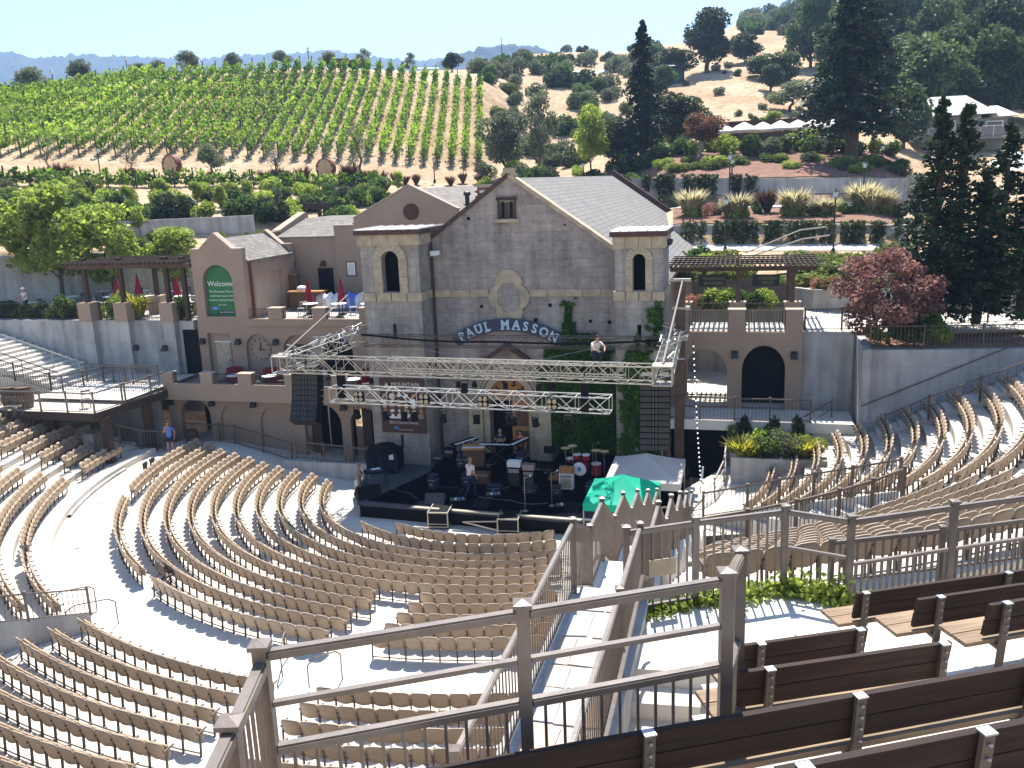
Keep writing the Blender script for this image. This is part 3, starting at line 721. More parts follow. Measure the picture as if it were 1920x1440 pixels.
tag(iv, 'bright green ivy creeping along the foot of the platform railing', 'ivy', kind='stuff')
# sunken passage beside the right section
RL1 = [V3(atz(x, y, zt), zt-1.0) for x, y, zt in ((1319,925,2.3),(1402,911,2.9),(1462,900,3.4),(1527,889,4.0),(1599,877,4.7),(1690,862,5.4))]
fence('passage_railing', 'far railing of the sunken passage below the right seating section', RL1, h=1.0, rails=[1.0, .1], bal=(.1, 1.0), gap=.16, pw=.085, bw=.02, m='railfar', indiv=False)
mb = MB()
for a, b in zip(RL1[:-1], RL1[1:]): mb.add([(a.x,a.y,-.2),(b.x,b.y,-.2),(b.x,b.y,b.z),(a.x,a.y,a.z),(a.x+.15,a.y+.1,a.z),(b.x+.15,b.y+.1,b.z)], [(0,1,2,3),(3,2,5,4)])
tag(structure('passage_wall', mb, MT['conc']), None)
ang2 = [14.5, 19, 23.5, 28, 32, 36.5]
fence('passage_railing', 'near railing on the curved wall of the sunken passage', [pol(18.88, a, 4.85) for a in ang2], h=1.0, rails=[1.0, .1], bal=(.1, 1.0), gap=.14, pw=.085, bw=.02, m='railfar', indiv=False)
mb = MB(); v = []
for a in [9+1.5*i for i in range(20)]: v.append([tuple(pol(18.7, a, -.2)), tuple(pol(18.7, a, 4.85)), tuple(pol(19.0, a, 4.85)), tuple(pol(19.0, a, -.2))])
mb.grid(v); structure('passage_wall_curved', mb, MT['conc'])
# ================================================================== the old winery: stone front, two towers, long shingled roof
def cthing(name, label, cat, u=0, v=0, z=0, group=None): return thing(name, label, cat, W(u, v, z), CR, group)
def text(s, size, mat_, parent, loc, rot=(R(90), 0, 0), ext=.02, bold=0.0, align='CENTER', name='lettering', sx=1.0):
    c = bpy.data.curves.new(name, 'FONT'); c.body = s; c.size = size; c.extrude = ext; c.offset = bold; c.align_x = align; c.align_y = 'CENTER'; c.resolution_u = 3
    o = bpy.data.objects.new(name, c); COL.objects.link(o); c.materials.append(MT[mat_]); o.parent = parent; o.location = loc; o.rotation_euler = rot; o.scale = (sx, 1, 1)
    me = bpy.data.meshes.new_from_object(o); m_ = bpy.data.objects.new(name, me); COL.objects.link(m_); m_.parent = parent; m_.location = loc; m_.rotation_euler = rot; m_.scale = (sx, 1, 1)
    bpy.data.objects.remove(o); bpy.data.curves.remove(c)
    return m_
CH = cthing('winery_building', 'old grey stone winery with two square towers and a long shingled roof', 'building')
AP, SLP, UA = 14.30, .71, 4.1
def gz(u): return AP-SLP*abs(u-UA)
dh = arch(2.75, 4.75, -.1, 3.75)
wh1 = [(3.66, 12.35), (3.92, 12.35), (3.92, 13.05), (3.79, 13.17), (3.66, 13.05)]; wh2 = [(4.06, 12.35), (4.32, 12.35), (4.32, 13.05), (4.19, 13.17), (4.06, 13.05)]
MB().slab([(-2.4,-.1),(10.6,-.1),(10.6,gz(10.6)),(UA,AP),(-2.4,gz(-2.4))], 1.6, 2.15, [dh, wh1, wh2]).build('front_wall', MT['stone'], CH)
MB().box(-2.4,-2.0,2.16,35.5,-.1,9.55).box(10.2,10.6,2.16,35.5,-.1,9.55).slab([(-2.39,-.1),(10.59,-.1),(10.59,9.6),(UA,AP-.3),(-2.39,9.6)], 35.1, 35.5).build('side_walls', MT['stone'], CH)
for sgn, nm in ((-1, 'roof'), (1, 'roof')):
    ue = UA+sgn*7.15; ze = AP-.12-SLP*7.15
    MB().add([(UA,1.75,AP-.12),(ue,1.75,ze),(ue,36,ze),(UA,36,AP-.12),(UA,1.75,AP-.30),(ue,1.75,ze-.2),(ue,36,ze-.2),(UA,36,AP-.30)],
             [(0,1,2,3),(4,5,6,7),(0,1,5,4),(1,2,6,5),(2,3,7,6)]).build(nm, MT['shingle'], CH)
for sgn in (-1, 1):          # raking coping on the front, dark parapet at the back
    ue = UA+sgn*(6.5 if sgn < 0 else 5.25)
    MB().add([(UA,1.5,AP+.14),(ue,1.5,gz(ue)+.14),(ue,2.2,gz(ue)+.14),(UA,2.2,AP+.14),(UA,1.5,AP-.08),(ue,1.5,gz(ue)-.08),(ue,2.2,gz(ue)-.08),(UA,2.2,AP-.08)],
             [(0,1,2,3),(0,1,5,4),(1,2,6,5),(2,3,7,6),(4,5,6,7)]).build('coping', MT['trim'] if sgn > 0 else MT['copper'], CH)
    ue = UA+sgn*6.4
    MB().add([(UA,35.6,AP+.35),(ue,35.6,gz(ue)+.35),(ue,36.2,gz(ue)+.35),(UA,36.2,AP+.35),(UA,35.6,AP-.3),(ue,35.6,gz(ue)-.3),(ue,36.2,gz(ue)-.3),(UA,36.2,AP-.3)],
             [(0,1,2,3),(0,1,5,4),(1,2,6,5),(2,3,7,6),(4,5,6,7)]).build('rear_parapet', MT['copper'], CH)
MB().box(3.9,4.3,1.45,2.25,AP+.10,AP+.34).box(3.78,4.42,1.5,2.2,AP-.02,AP+.09).build('apex_stone', MT['trim'], CH)
def quat(sc, n=72):
    L = [(0, .66, .66), (0, -.66, .66), (.42, 0, .58), (-.42, 0, .58)]; out = []
    for i in range(n):
        t = 2*math.pi*i/n; d = (math.cos(t), math.sin(t)); best = 0
        for cx, cz, r in L:
            b = cx*d[0]+cz*d[1]; q = b*b-(cx*cx+cz*cz-r*r)
            if q > 0: best = max(best, b+math.sqrt(q))
        out.append((3.94+best*d[0]*sc, 8.69+best*d[1]*sc))
    return out
def petals(sc, n=64):
    return [(3.94+(.62+.13*abs(math.sin(4*2*math.pi*i/n/1.0)))*sc*math.cos(2*math.pi*i/n)*.86, 8.69+(.62+.13*abs(math.sin(4*2*math.pi*i/n)))*sc*math.sin(2*math.pi*i/n)*1.05) for i in range(n)]
qf = MB().slab(quat(1.0), 1.50, 1.598, [petals(.95)]).build('quatrefoil', MT['trim'], CH)
MB().slab(petals(.95), 1.56, 1.597).build('infill', MT['stone2'], qf)
sc_ = MB()
for a, b in ((.12, 2.95), (4.94, 9.18)):
    n = max(2, round((b-a)/.9))
    for i in range(n): MB().box(a+(b-a)*i/n+.012, a+(b-a)*(i+1)/n-.012, 1.53, 1.598, 8.72, 9.05).build('string_course', MT['trim'], CH)
gw = MB().box(3.56,3.64,1.52,1.7,12.3,13.2).box(4.34,4.42,1.52,1.7,12.3,13.2).box(3.94,4.04,1.52,1.7,12.3,13.1).box(3.5,4.48,1.5,1.75,13.19,13.34).build('window_frame', MT['darkwood'], CH)
MB().box(3.42,4.56,1.42,1.7,12.18,12.33).build('window_sill', MT['trim'], CH)
MB().box(3.6,4.4,2.0,2.1,12.3,13.2).build('window_pane', MT['glass_dark'], CH)
# doorway: sandstone surround, dated fanlight, one leaf standing open
ds_ = MB().slab(arch(2.45, 5.05, .6, 3.75, 16), 1.42, 1.597, [arch(2.752, 4.748, .59, 3.75, 16)]).build('door_surround', MT['trim'], CH)
for k, rr in enumerate((.16, .32)):
    MB().slab([(3.75+(1.32+rr)*math.cos(math.pi*i/16), 3.75+(1.32+rr)*math.sin(math.pi*i/16)) for i in range(17)]+[(3.75+(1.20+rr)*math.cos(math.pi*i/16), 3.75+(1.20+rr)*math.sin(math.pi*i/16)) for i in range(16, -1, -1)], 1.46+.04*k, 1.598).build('arch_moulding', MT['trim'], CH)
fl = MB().slab([(3.75+.99*math.cos(math.pi*i/14), 3.76+.99*math.sin(math.pi*i/14)) for i in range(15)], 1.70, 1.78).build('fanlight', MT['doorwood'], CH)
for ch, th in zip('1852', (146, 110, 70, 34)):
    text(ch, .42, 'black', fl, (3.75+.68*math.cos(R(th)), 1.68, 3.80+.68*math.sin(R(th))), (R(90), R(90-th), 0), .01, .012)
MB().box(2.74,4.76,1.64,1.86,3.62,3.77).build('door_lintel', MT['trim'], CH)
dl = MB().box(3.80,4.74,1.80,1.88,.7,3.6).build('door_leaf', MT['doorwood'], CH)
for z0 in (1.0, 2.3): MB().box(3.95,4.6,1.775,1.797,z0,z0+1.05).build('door_panel', MT['brown'], dl)
MB().box(2.4,5.1,2.4,2.46,0,4.9).build('interior_shade_panel', MT['black'], CH)  # black sheet behind the door; the room's darkness is painted
for a, b in ((1.72, 2.43), (5.07, 5.85)): MB().box(a, b, 1.30, 1.598, .6, 3.35).box(a-.06, b+.06, 1.26, 1.6, 3.352, 3.5).build('pilaster', MT['trim'], CH)
hd = MB().slab([(2.6, 5.75), (3.75, 6.55), (4.9, 5.75), (4.9, 5.55), (3.75, 6.3), (2.6, 5.55)], 1.25, 1.598).build('hood_moulding', MT['copper'], CH)
for u_, z_, s_ in ((2.6,6.95,.16),(2.55,8.25,.14),(5.2,7.6,.18),(5.9,8.3,.16),(6.7,12.0,.08),(2.1,12.4,.15),(7.8,7.55,.14),(8.7,7.5,.16)): MB().box(u_-s_/2,u_+s_/2,1.57,1.597,z_-s_/2,z_+s_/2).build('putlog_hole', MT['black'], CH)
def tower(u0, u1, top, w0, w1, wz, sw, label):
    t = cthing('stone_tower', label, 'tower', 0, 0, 0, 'square stone towers of the winery front')
    hole = arch(w0, w1, 9.16, wz-(w1-w0)/2, 12); uc = (w0+w1)/2
    slit = [(uc-.09, 6.95), (uc+.09, 6.95), (uc+.09, 7.65), (uc-.09, 7.65)]; slit2 = [(uc-.08, 1.55), (uc+.08, 1.55), (uc+.08, 2.15), (uc-.08, 2.15)]
    MB().slab([(u0, -.1), (u1, -.1), (u1, top-.72), (u0, top-.72)], 0, .4, [hole, slit, slit2]).build('front_wall', MT['stone2'], t)
    MB().box(u0, u0+.4, .402, 3.2, -.1, top-.72).box(u1-.4, u1, .402, 3.2, -.1, top-.72).box(u0+.4, u1-.4, 2.8, 3.2, -.1, top-.72).build('wall', MT['stone2'], t)
    n = 4
    for i in range(n):
        a = u0-.1+(u1-u0+.2)*i/n+.01; b = u0-.1+(u1-u0+.2)*(i+1)/n-.01
        MB().box(a, b, -.1, .3, top-.72, top-.22).build('cornice_block', MT['trim'], t)
        MB().box(a+.02, b-.02, -.07, .3, 8.72, 9.12).build('string_course', MT['trim'], t)
    MB().box(u1-.2, u1+.1, .301, 3.1, top-.72, top-.22).box(u0-.1, u0+.2, .301, 3.1, top-.72, top-.22).box(u1-.01, u1+.07, .301, 3.2, 8.72, 9.12).build('side_cornice', MT['trim'], t)
    cp = MB().box(u0-.2, u1+.2, -.2, 3.3, top-.215, top).build('cap', MT['copper'], t)
    MB().box(u0-.19, u1+.19, -.19, 3.29, top+.002, top+.03).build('cap_sheet', MT['house_roof'], cp)
    for i in range(7): MB().box(u0-.15+(u1-u0+.3)*i/6-.02, u0-.15+(u1-u0+.3)*i/6+.02, -.18, 3.28, top+.031, top+.07).build('seam', MT['house_roof'], cp)
    # voussoirs and jambs of the window surround
    r0 = (w1-w0)/2+.005; zc = wz-(w1-w0)/2; r1 = r0+sw
    for i in range(9):
        a, b = math.pi*i/9+.012, math.pi*(i+1)/9-.012
        MB().slab([(uc+r*math.cos(t_), zc+r*math.sin(t_)) for r, t_ in ((r0,a),(r1,a),(r1,(a+b)/2),(r1,b),(r0,b),(r0,(a+b)/2))], -.09, -.003).build('arch_stone', MT['trim'], t)
    for sg in (-1, 1):
        for i in range(4):
            z0 = 9.125+(zc-9.125)*i/4+.006; z1 = 9.125+(zc-9.125)*(i+1)/4-.006; x = sorted((uc+sg*r0, uc+sg*r1))
            MB().box(x[0], x[1], -.08, -.003, z0, z1).build('jamb_stone', MT['trim'], t)
    MB().box(u0+.5, u1-.5, 1.2, 1.3, 8.9, top-.9).build('interior_shade_panel', MT['black'], t)  # black sheet paints the unlit inside of the tower
    return t
tower(-2.8, .1, 12.05, -1.75, -.90, 11.08, .40, 'left square stone tower with arched belfry window, nearest the welcome sign')
tower(9.2, 11.28, 11.72, 9.98, 10.53, 10.76, .31, 'right square stone tower with a narrow arched window and ivy below')
# downpipe and camera on the left tower
o = thing('security_camera', 'small white security camera on the corner of the left stone tower', 'camera', W(.45, 1.3, 10.75), CR); MB().box(-.22,.22,-.12,.12,0,.2).build('housing', MT['whitepaint'], o); MB().box(-.3,-.0,.1,.18,-.06,-.002).build('bracket', MT['whitepaint'], o)
o = thing('floodlight', 'small dark floodlight beside the roof on the right stone tower', 'light', W(11.45, 1.2, 11.0), CR); MB().lathe([(.05,0),(.16,.1),(.17,.3)], n=10).build('head', MT['iron'], o); MB().bar((0,0,0),(-.15,0,-.15),.04,.04).build('arm', MT['iron'], o)
MB().bar((.22,1.45,-.1),(.22,1.45,11.4),.09,.09).build('downpipe', MT['copper'], CH)
# arched name board
SG = cthing('name_board', 'dark arched board with pale letters reading PAUL MASSON on the winery front', 'sign', 3.85, 1.36, 0)
Rr = 4.6; zc = 7.40-Rr; half = math.asin(2.66/Rr)
o1 = [((Rr+.30)*math.sin(-half+2*half*i/24), zc+(Rr+.30)*math.cos(-half+2*half*i/24)) for i in range(25)]
o2 = [((Rr-.30)*math.sin(-half+2*half*i/24), zc+(Rr-.30)*math.cos(-half+2*half*i/24)) for i in range(24, -1, -1)]
MB().slab(o1+o2, 0, .1).build('board', MT['sign_blue'], SG)
word = 'PAUL MASSON'; wid = {'P':.8,'A':.95,'U':.95,'L':.8,' ':.75,'M':1.2,'S':.85,'O':1.0,'N':1.0}
tot = sum(wid[c] for c in word); acc = 0
SER = {'P':[(-.14,0,.34)], 'A':[(-.24,0,.26),(.24,0,.26)], 'U':[(-.2,1,.26),(.2,1,.26)], 'L':[(-.12,0,.34),(-.12,1,.3)], 'M':[(-.28,0,.26),(.28,0,.26)], 'N':[(-.22,0,.26),(.22,1,.26)], 'S':[], 'O':[]}
for ch in word:
    w_ = wid[ch]; f = (acc+w_/2)/tot; acc += w_
    if ch == ' ': continue
    th = (-half+2*half*(.045+.91*f)); px_, pz_ = Rr*math.sin(th), zc+Rr*math.cos(th)
    tx = text(ch, .60, 'letter', SG, (px_, -.02, pz_), (R(90), th, 0), .015, .016, sx=.92, name='letter')
    for sx_, top_, w2 in SER[ch]:        # slab serifs
        dx, dz = sx_*.5, (.205 if top_ else -.205)
        cx_ = px_+dx*math.cos(th)+dz*math.sin(th); cz_ = pz_-dx*math.sin(th)+dz*math.cos(th)
        a_ = (cx_-w2*.35*math.cos(th), -.022, cz_+w2*.35*math.sin(th)); b_ = (cx_+w2*.35*math.cos(th), -.022, cz_-w2*.35*math.sin(th))
        MB().bar(a_, b_, .03, .05).build('serif', MT['letter'], SG)
# concert banner on the left tower
BN = cthing('concert_banner', 'dark concert-series banner with collage print hung on the left stone tower', 'banner', -1.13, -.13, 0)
MB().box(-1.15,1.15,0,.04,2.32,5.02).build('cloth', MT['brown'] if 0 else MT['copper'], BN)
text('MOUNTAIN', .27, 'umbrella', BN, (.2, -.01, 4.72), ext=.004); text('WINERY', .25, 'umbrella', BN, (.2, -.01, 4.42), ext=.004)
MB().slab([(-.92,4.55),(-.78,4.82),(-.64,4.55),(-.70,4.55),(-.78,4.70),(-.86,4.55)], -.012, -.002).build('logo', MT['umbrella'], BN)
br = random.Random(11); cols_ = ['umbrella','doorwood','trim','khaki','whitepaint','barrelwood']
for i in range(6):
    for j in range(5):
        x, z = -.92+.37*i, 3.16+.25*j; s = br.uniform(.07, .14); c_ = br.choice(cols_)
        pts_ = [(x+s*(1+.5*br.random())*math.cos(2*math.pi*k/9)*br.uniform(.6,1.1), z+s*br.uniform(.7,1.25)*math.sin(2*math.pi*k/9)) for k in range(9)]
        MB().slab(pts_, -.01, -.002).build('print', MT[c_], BN)
MB().box(-.95,.2,-.008,-.002,3.03,3.12).build('print', MT['whitepaint'], BN)
text('2010 Concert Series', .18, 'umbrella', BN, (0, -.01, 2.82), ext=.003); MB().box(-.5,-.28,-.01,-.002,2.5,2.62).build('print', MT['blue_shirt'], BN); text('mountainwinery.com', .09, 'umbrella', BN, (.1, -.01, 2.47), ext=.003)

# ================================================================== tan stucco wing on the left
ST = cthing('stucco_wing', 'tan stucco wing with arcade, balcony and terrace left of the stone winery', 'building')
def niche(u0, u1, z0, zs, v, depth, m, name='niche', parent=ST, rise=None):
    """opening cut elsewhere; this is its back, black where shade is painted in"""
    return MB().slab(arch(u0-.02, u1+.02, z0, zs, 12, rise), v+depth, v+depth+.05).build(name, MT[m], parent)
a1 = arch(-14.5,-12.7,-.2,2.45); a2 = arch(-12.1,-10.2,-.2,2.25); a3 = arch(-9.75,-7.8,-.2,2.15); a4 = arch(-7.2,-5.1,-.2,2.2); a5 = arch(-4.6,-2.95,-.2,2.3)
MB().slab([(-15.2,-.2),(-2.82,-.2),(-2.82,3.48),(-15.2,3.48)], 1.2, 1.5, [[(max(x,-15.1), max(z,-.19)) for x, z in a] for a in (a1,a2,a3,a4,a5)]).build('arcade_wall', MT['stucco'], ST)
niche(-14.5,-12.7,-.2,2.45,1.2,2.2,'black'); niche(-12.1,-10.2,-.2,2.25,1.2,.16,'stucco'); niche(-9.75,-7.8,-.2,2.15,1.2,.16,'stucco'); niche(-7.2,-5.1,-.2,2.2,1.2,1.6,'black'); niche(-4.6,-2.95,-.2,2.3,1.2,1.6,'black')  # black backs paint the shade inside the open arches
MB().box(-7.0,-6.45,1.55,1.7,-.2,3.3).build('shutter', MT['darkwood'], ST); MB().box(-5.95,-5.9,1.5,1.55,-.2,3.2).build('mullion', MT['steel'], ST); MB().box(-4.1,-3.6,1.55,1.7,-.2,3.2).build('shutter', MT['darkwood'], ST)
MB().box(-15.2,-2.82,.45,3.6,3.5,3.98).build('balcony_slab', MT['stucco'], ST)
MB().box(-14.75,-2.82,.35,.449,3.5,4.40).build('balcony_parapet', MT['stucco'], ST)
pil = [(-14.75,-14.1),(-12.45,-11.75),(-10.25,-9.5),(-7.6,-6.85),(-5.0,-4.3)]
for a, b in pil:
    MB().box(a, b, .3, .72, 4.402, 4.95).build('parapet_pier', MT['stucco'], ST); MB().box(a-.03, b+.03, .27, .75, 4.952, 5.0).build('pier_cap', MT['stucco_cap'], ST)
for (a, b), (c_, d_) in zip(pil[:-1], pil[1:]):
    fence('balcony_railing', f'black iron railing panel on the lower balcony, {nth(pil.index((a,b))+1)} from the bridge', [W(b+.02,.5,4.4), W(c_-.02,.5,4.4)], h=.5, rails=[.5,.06], bal=(.06,.5), gap=.12, pw=.03, rw=(.04,.03), bw=.018, m='iron', indiv=False, cap=False)
# balcony back wall with niches
nb = [(-13.85,-13.85)]
n1 = [(-13.82,3.99),(-12.4,3.99),(-12.4,6.5),(-13.82,6.5)]; n2 = arch(-11.5,-9.95,3.99,5.7); n3 = arch(-9.25,-7.55,3.99,5.6); n4 = arch(-6.9,-5.2,3.99,5.6); 
cut = lambda a: [(x, max(z, 4.0)) for x, z in a]
MB().slab([(-14.35,3.985),(-2.82,3.985),(-2.82,7.3),(-11.15,7.3),(-11.15,7.301),(-14.35,7.301)], 3.4, 3.75, [[(x, z+.02) for x, z in a] for a in (n1,n2,n3,n4)]).build('balcony_wall', MT['stucco'], ST)
MB().box(-13.9,-12.3,3.62,3.7,3.99,6.6).build('niche', MT['stucco'], ST); niche(-11.5,-9.95,3.99,5.7,3.4,.22,'stucco'); niche(-9.25,-7.55,3.99,5.6,3.4,.3,'stucco'); niche(-6.9,-5.2,3.99,5.6,3.4,.3,'black')  # the last niche gets a black back as painted shade
dr = MB().box(-13.45,-12.55,3.55,3.61,4.0,6.0).build('door', MT['trim'], ST); MB().box(-12.68,-12.62,3.5,3.549,4.95,5.05).build('door_handle', MT['iron'], dr)
MB().box(-13.52,-12.48,3.56,3.6,6.001,6.06).build('door_head', MT['whitepaint'], ST)
MB().box(-8.9,-7.9,3.6,3.66,5.2,5.9).build('dark_panel', MT['darkwood'], ST)
CK = cthing('wall_clock', 'tan wall clock with black hands in an arched balcony niche', 'clock', -10.72, 3.6, 5.62)
MB().lathe([(0,0),(.62,0),(.62,.04)], n=24, axis='y').build('face', MT['stucco'], CK).scale = (1,-1,1)
for i in range(12): MB().box(-.03,.03,-.055,-.042,.50,.58).build('hour_mark', MT['black'], CK).rotation_euler = (0, R(30*i), 0)
for ang_, L_ in ((8, .42), (92, .32)): MB().slab([(-.03,-.06),(.03,-.06),(.022,L_),(-.022,L_)], -.07, -.056).build('hand', MT['black'], CK).rotation_euler = (0, R(ang_), 0)
# upper terrace
MB().box(-11.15,-2.82,3.76,9.5,6.95,7.2).build('terrace_slab', MT['tread'], ST)
MB().box(-11.15,-2.82,3.25,3.399,6.98,7.34).build('terrace_band', MT['stucco'], ST)
tp = [(-11.2,-11.0),(-9.85,-9.05),(-7.25,-6.5),(-4.6,-3.9)]
for a, b in tp[1:]:
    MB().box(a, b, 3.2, 3.7, 7.342, 7.9).build('parapet_pier', MT['stucco'], ST); MB().box(a-.03, b+.03, 3.17, 3.73, 7.902, 7.95).build('pier_cap', MT['stucco_cap'], ST)
for i, ((a, b), (c_, d_)) in enumerate(zip(tp[:-1], tp[1:])):
    fence('terrace_railing', f'black iron railing panel on the upper terrace, {nth(i+1)} from the welcome sign', [W(b+.02,3.4,7.34), W(c_-.02,3.4,7.34)], h=.52, rails=[.52,.05], bal=(.05,.52), gap=.12, pw=.03, rw=(.04,.03), bw=.018, m='iron', indiv=False, cap=False)
# welcome tower
WTW = cthing('gabled_stucco_tower', 'tan stucco tower with stepped gable and an arched green welcome sign', 'tower')
sgh = arch(-13.72,-11.92,7.45,9.35,14)
MB().slab([(-14.3,7.302),(-11.17,7.302),(-11.17,11.05),(-11.75,11.05),(-12.75,11.9),(-13.72,11.05),(-14.3,11.05)], 3.4, 3.78, [sgh]).build('front_wall', MT['stucco'], WTW)
MB().slab([(-14.3,6.9),(-11.17,6.9),(-11.17,10.9),(-11.75,10.9),(-12.75,11.75),(-13.72,10.9),(-14.3,10.9)], 8.7, 9.0).build('rear_wall', MT['stucco'], WTW)
MB().slab([(3.781,6.9),(8.69,6.9),(8.69,10.45),(3.781,10.45)], -11.55, -11.2, [[(4.5,7.2),(7.6,7.2),(7.6,9.6),(4.5,9.6)]], 'yz').build('side_wall', MT['stucco'], WTW)
MB().box(-11.5,-11.45,4.4,7.7,7.1,9.7).build('side_panel', MT['trim'] if 0 else MT['stucco_cap'], WTW)
MB().box(-14.3,-14.0,3.781,8.69,6.9,10.45).build('side_wall', MT['stucco'], WTW)
for sg in (-1, 1):
    e_ = -12.75+sg*1.68
    MB().add([(-12.75,3.76,11.62),(e_,3.76,10.42),(e_,8.72,10.42),(-12.75,8.72,11.62),(-12.75,3.76,11.5),(e_,3.76,10.30),(e_,8.72,10.30),(-12.75,8.72,11.5)], [(0,1,2,3),(4,5,6,7),(0,1,5,4),(1,2,6,5),(2,3,7,6)]).build('roof', MT['shingle2'], WTW)
for v_, zo in ((3.59, 0), (8.85, -.15)):
    for x0, z0, x1, z1 in ((-14.3,11.05,-13.70,11.05),(-13.72,11.05,-12.75,11.9),(-12.75,11.9,-11.75,11.05),(-11.77,11.05,-11.17,11.05)):
        MB().bar((x0, v_, z0+.035+zo), (x1, v_, z1+.035+zo), .46, .07).build('coping', MT['stucco_cap'], WTW)
MB().bar((-11.10,4.0,6.95),(-11.10,4.0,10.4),.11,.11).build('downpipe', MT['barrelrim'], WTW)
WS = cthing('welcome_sign', 'green arched sign with white Welcome lettering in the stucco tower niche', 'sign', -12.82, 3.66, 0)
MB().slab([(x+12.82, z) for x, z in arch(-13.70,-11.94,7.47,9.34,16)], 0, .05).build('panel', MT['sign_green'], WS)
text('Welcome', .40, 'whitepaint', WS, (0,-.01,9.20), ext=.006)
for i, s_ in enumerate(('The Mountain Winery','welcomes you to the','Summer Concert Series')): text(s_, .165, 'whitepaint', WS, (0,-.01,8.78-.23*i), ext=.004)
text('presented by', .09, 'whitepaint', WS, (0,-.01,8.06), ext=.003)
MB().box(-.72,-.22,-.012,-.002,7.80,7.94).build('print', MT['blue_shirt'], WS); text('yelp', .12, 'whitepaint', WS, (-.47,-.018,7.87), ext=.002)
MB().box(-.38,.84,-.012,-.002,7.57,7.74).build('print', MT['navy'], WS); text('SiliconValley Bank', .125, 'whitepaint', WS, (.22,-.018,7.655), ext=.002)
# rear block and gabled hall behind the terrace
RB = cthing('rear_stucco_block', 'low tan stucco block with shingled roof behind the upper terrace', 'building')
MB().box(-12.9,-8.6,9.5,9.9,6.9,11.28).box(-12.9,-12.5,9.901,16,6.9,11.28).build('wall', MT['stucco'], RB)
MB().add([(-12.45,9.4,11.30),(-8.58,9.4,11.30),(-8.58,13.4,12.25),(-12.45,13.4,12.25),(-12.45,9.4,11.22),(-8.58,9.4,11.22),(-8.58,13.4,12.1),(-12.45,13.4,12.1)], [(0,1,2,3),(0,1,5,4),(1,2,6,5),(3,0,4,7)]).build('roof', MT['shingle3'], RB)
MB().box(-12.45,-8.58,13.4,17,12.0,12.24).build('rear_roof', MT['shingle3'], RB)
MB().slab([(9.3,11.2),(10.1,11.2),(10.1,11.6),(9.9,11.6),(13.4,12.55),(13.8,12.45),(13.8,11.2)], -12.95, -12.5, ax='yz').build('gable_parapet', MT['stucco'], RB)
MB().bar((-12.72,9.95,11.66),(-12.72,13.4,12.6),.5,.07).bar((-12.72,9.3,11.63),(-12.72,10.0,11.63),.5,.06).build('coping', MT['stucco_cap'], RB)
dd_ = MB().box(-9.9,-8.95,9.42,9.499,7.2,9.35).build('door', MT['black'], RB); MB().box(-9.96,-8.89,9.44,9.498,9.351,9.43).build('door_frame', MT['darkwood'], RB)
GH = cthing('gabled_stucco_hall', 'tan stucco hall with plain gable and round vent beside the stone gable', 'building')
MB().slab([(-8.6,6.9),(0,6.9),(0,12.0),(-1.2,12.75),(-3.77,14.02),(-7.3,12.25),(-7.3,11.85),(-8.6,11.85)], 9.3, 9.7).build('front_wall', MT['stucco'], GH)
MB().box(-8.6,-8.2,9.701,20,6.9,11.8).build('side_wall', MT['stucco'], GH)
for x0, z0, x1, z1 in ((-8.62,11.88,-7.28,11.88),(-7.3,12.28,-3.77,14.05),(-3.77,14.05,-.9,12.63)): MB().bar((x0,9.5,z0+.02),(x1,9.5,z1+.02),.5,.07).build('coping', MT['stucco_cap'], GH)
vt = MB().lathe([(0,0),(.46,0),(.46,.06),(.40,.06)], (-3.70,9.24,12.56), 28, 'y').build('round_vent', MT['darkwood'], GH)
for i in range(8): MB().box(-3.70-.36,-3.70+.36,9.215,9.238,12.56-.36+.09*i,12.56-.36+.09*i+.04).build('louvre', MT['brown'], vt)
for sg in (-1, 1): MB().add([(-3.77,9.72,13.85),(-3.77+sg*4.6,9.72,11.55),(-3.77+sg*4.6,27,11.55),(-3.77,27,13.85)], [(0,1,2,3)]).build('roof', MT['shingle2'], GH)
CM = cthing('brick_chimney', 'mottled red and white brick chimney behind the stone gable', 'chimney', -.35, 13.5, 12.2)
cr = random.Random(2)
for zi in range(10):
    for fi in range(4):
        for k in range(4):
            off = (zi % 2)*.14; L_ = .27
            x0 = -.56+k*.28+(off if fi % 2 == 0 else 0)-.07; m_ = cr.choice(['brickred','brickred','umbrella','brown'])
            if fi == 0: MB().box(x0, min(x0+L_, .56), -.5, -.42, zi*.155, zi*.155+.14).build('brick', MT[m_], CM)
            elif fi == 1: MB().box(.48, .56, -.5+k*.25, -.5+k*.25+.235, zi*.155, zi*.155+.14).build('brick', MT[m_], CM)
MB().box(-.52,.5,-.45,.5,0,1.6).build('core', MT['umbrella'], CM); MB().box(-.66,.66,-.6,.6,1.6,1.72).build('cap', MT['trim'], CM)
sp_ = cthing('stove_pipe', 'dark metal stove pipe on the shingled hall roof', 'pipe', -1.55, 13.2, 12.55); MB().lathe([(.14,0),(.14,.75),(.22,.76),(.22,.95),(.05,1.05)], n=12).build('flue', MT['iron'], sp_)
def wall_lamp(u, v, z, label, box=True):
    t = thing('wall_lamp', label, 'lamp', W(u, v, z), CR, 'dark wall lamps on the stucco walls')
    MB().add([(-.14,-.04,0),(.14,-.04,0),(.14,-.04,.3),(-.14,-.04,.3),(-.17,-.3,-.02),(.17,-.3,-.02),(.12,-.22,.22),(-.12,-.22,.22)], [(0,1,2,3),(4,5,6,7),(0,1,5,4),(1,2,6,5),(2,3,7,6),(3,0,4,7)]).build('shade', MT['iron'], t)
    MB().box(-.08,.08,-.039,-.002,.02,.28).build('backplate', MT['iron'], t)
for u_, s_ in ((-14.1,'left of the niche door'),(-11.9,'between niche door and clock'),(-9.62,'right of the clock niche')): wall_lamp(u_, 3.4, 5.95, f'dark box wall lamp on the balcony wall {s_}')
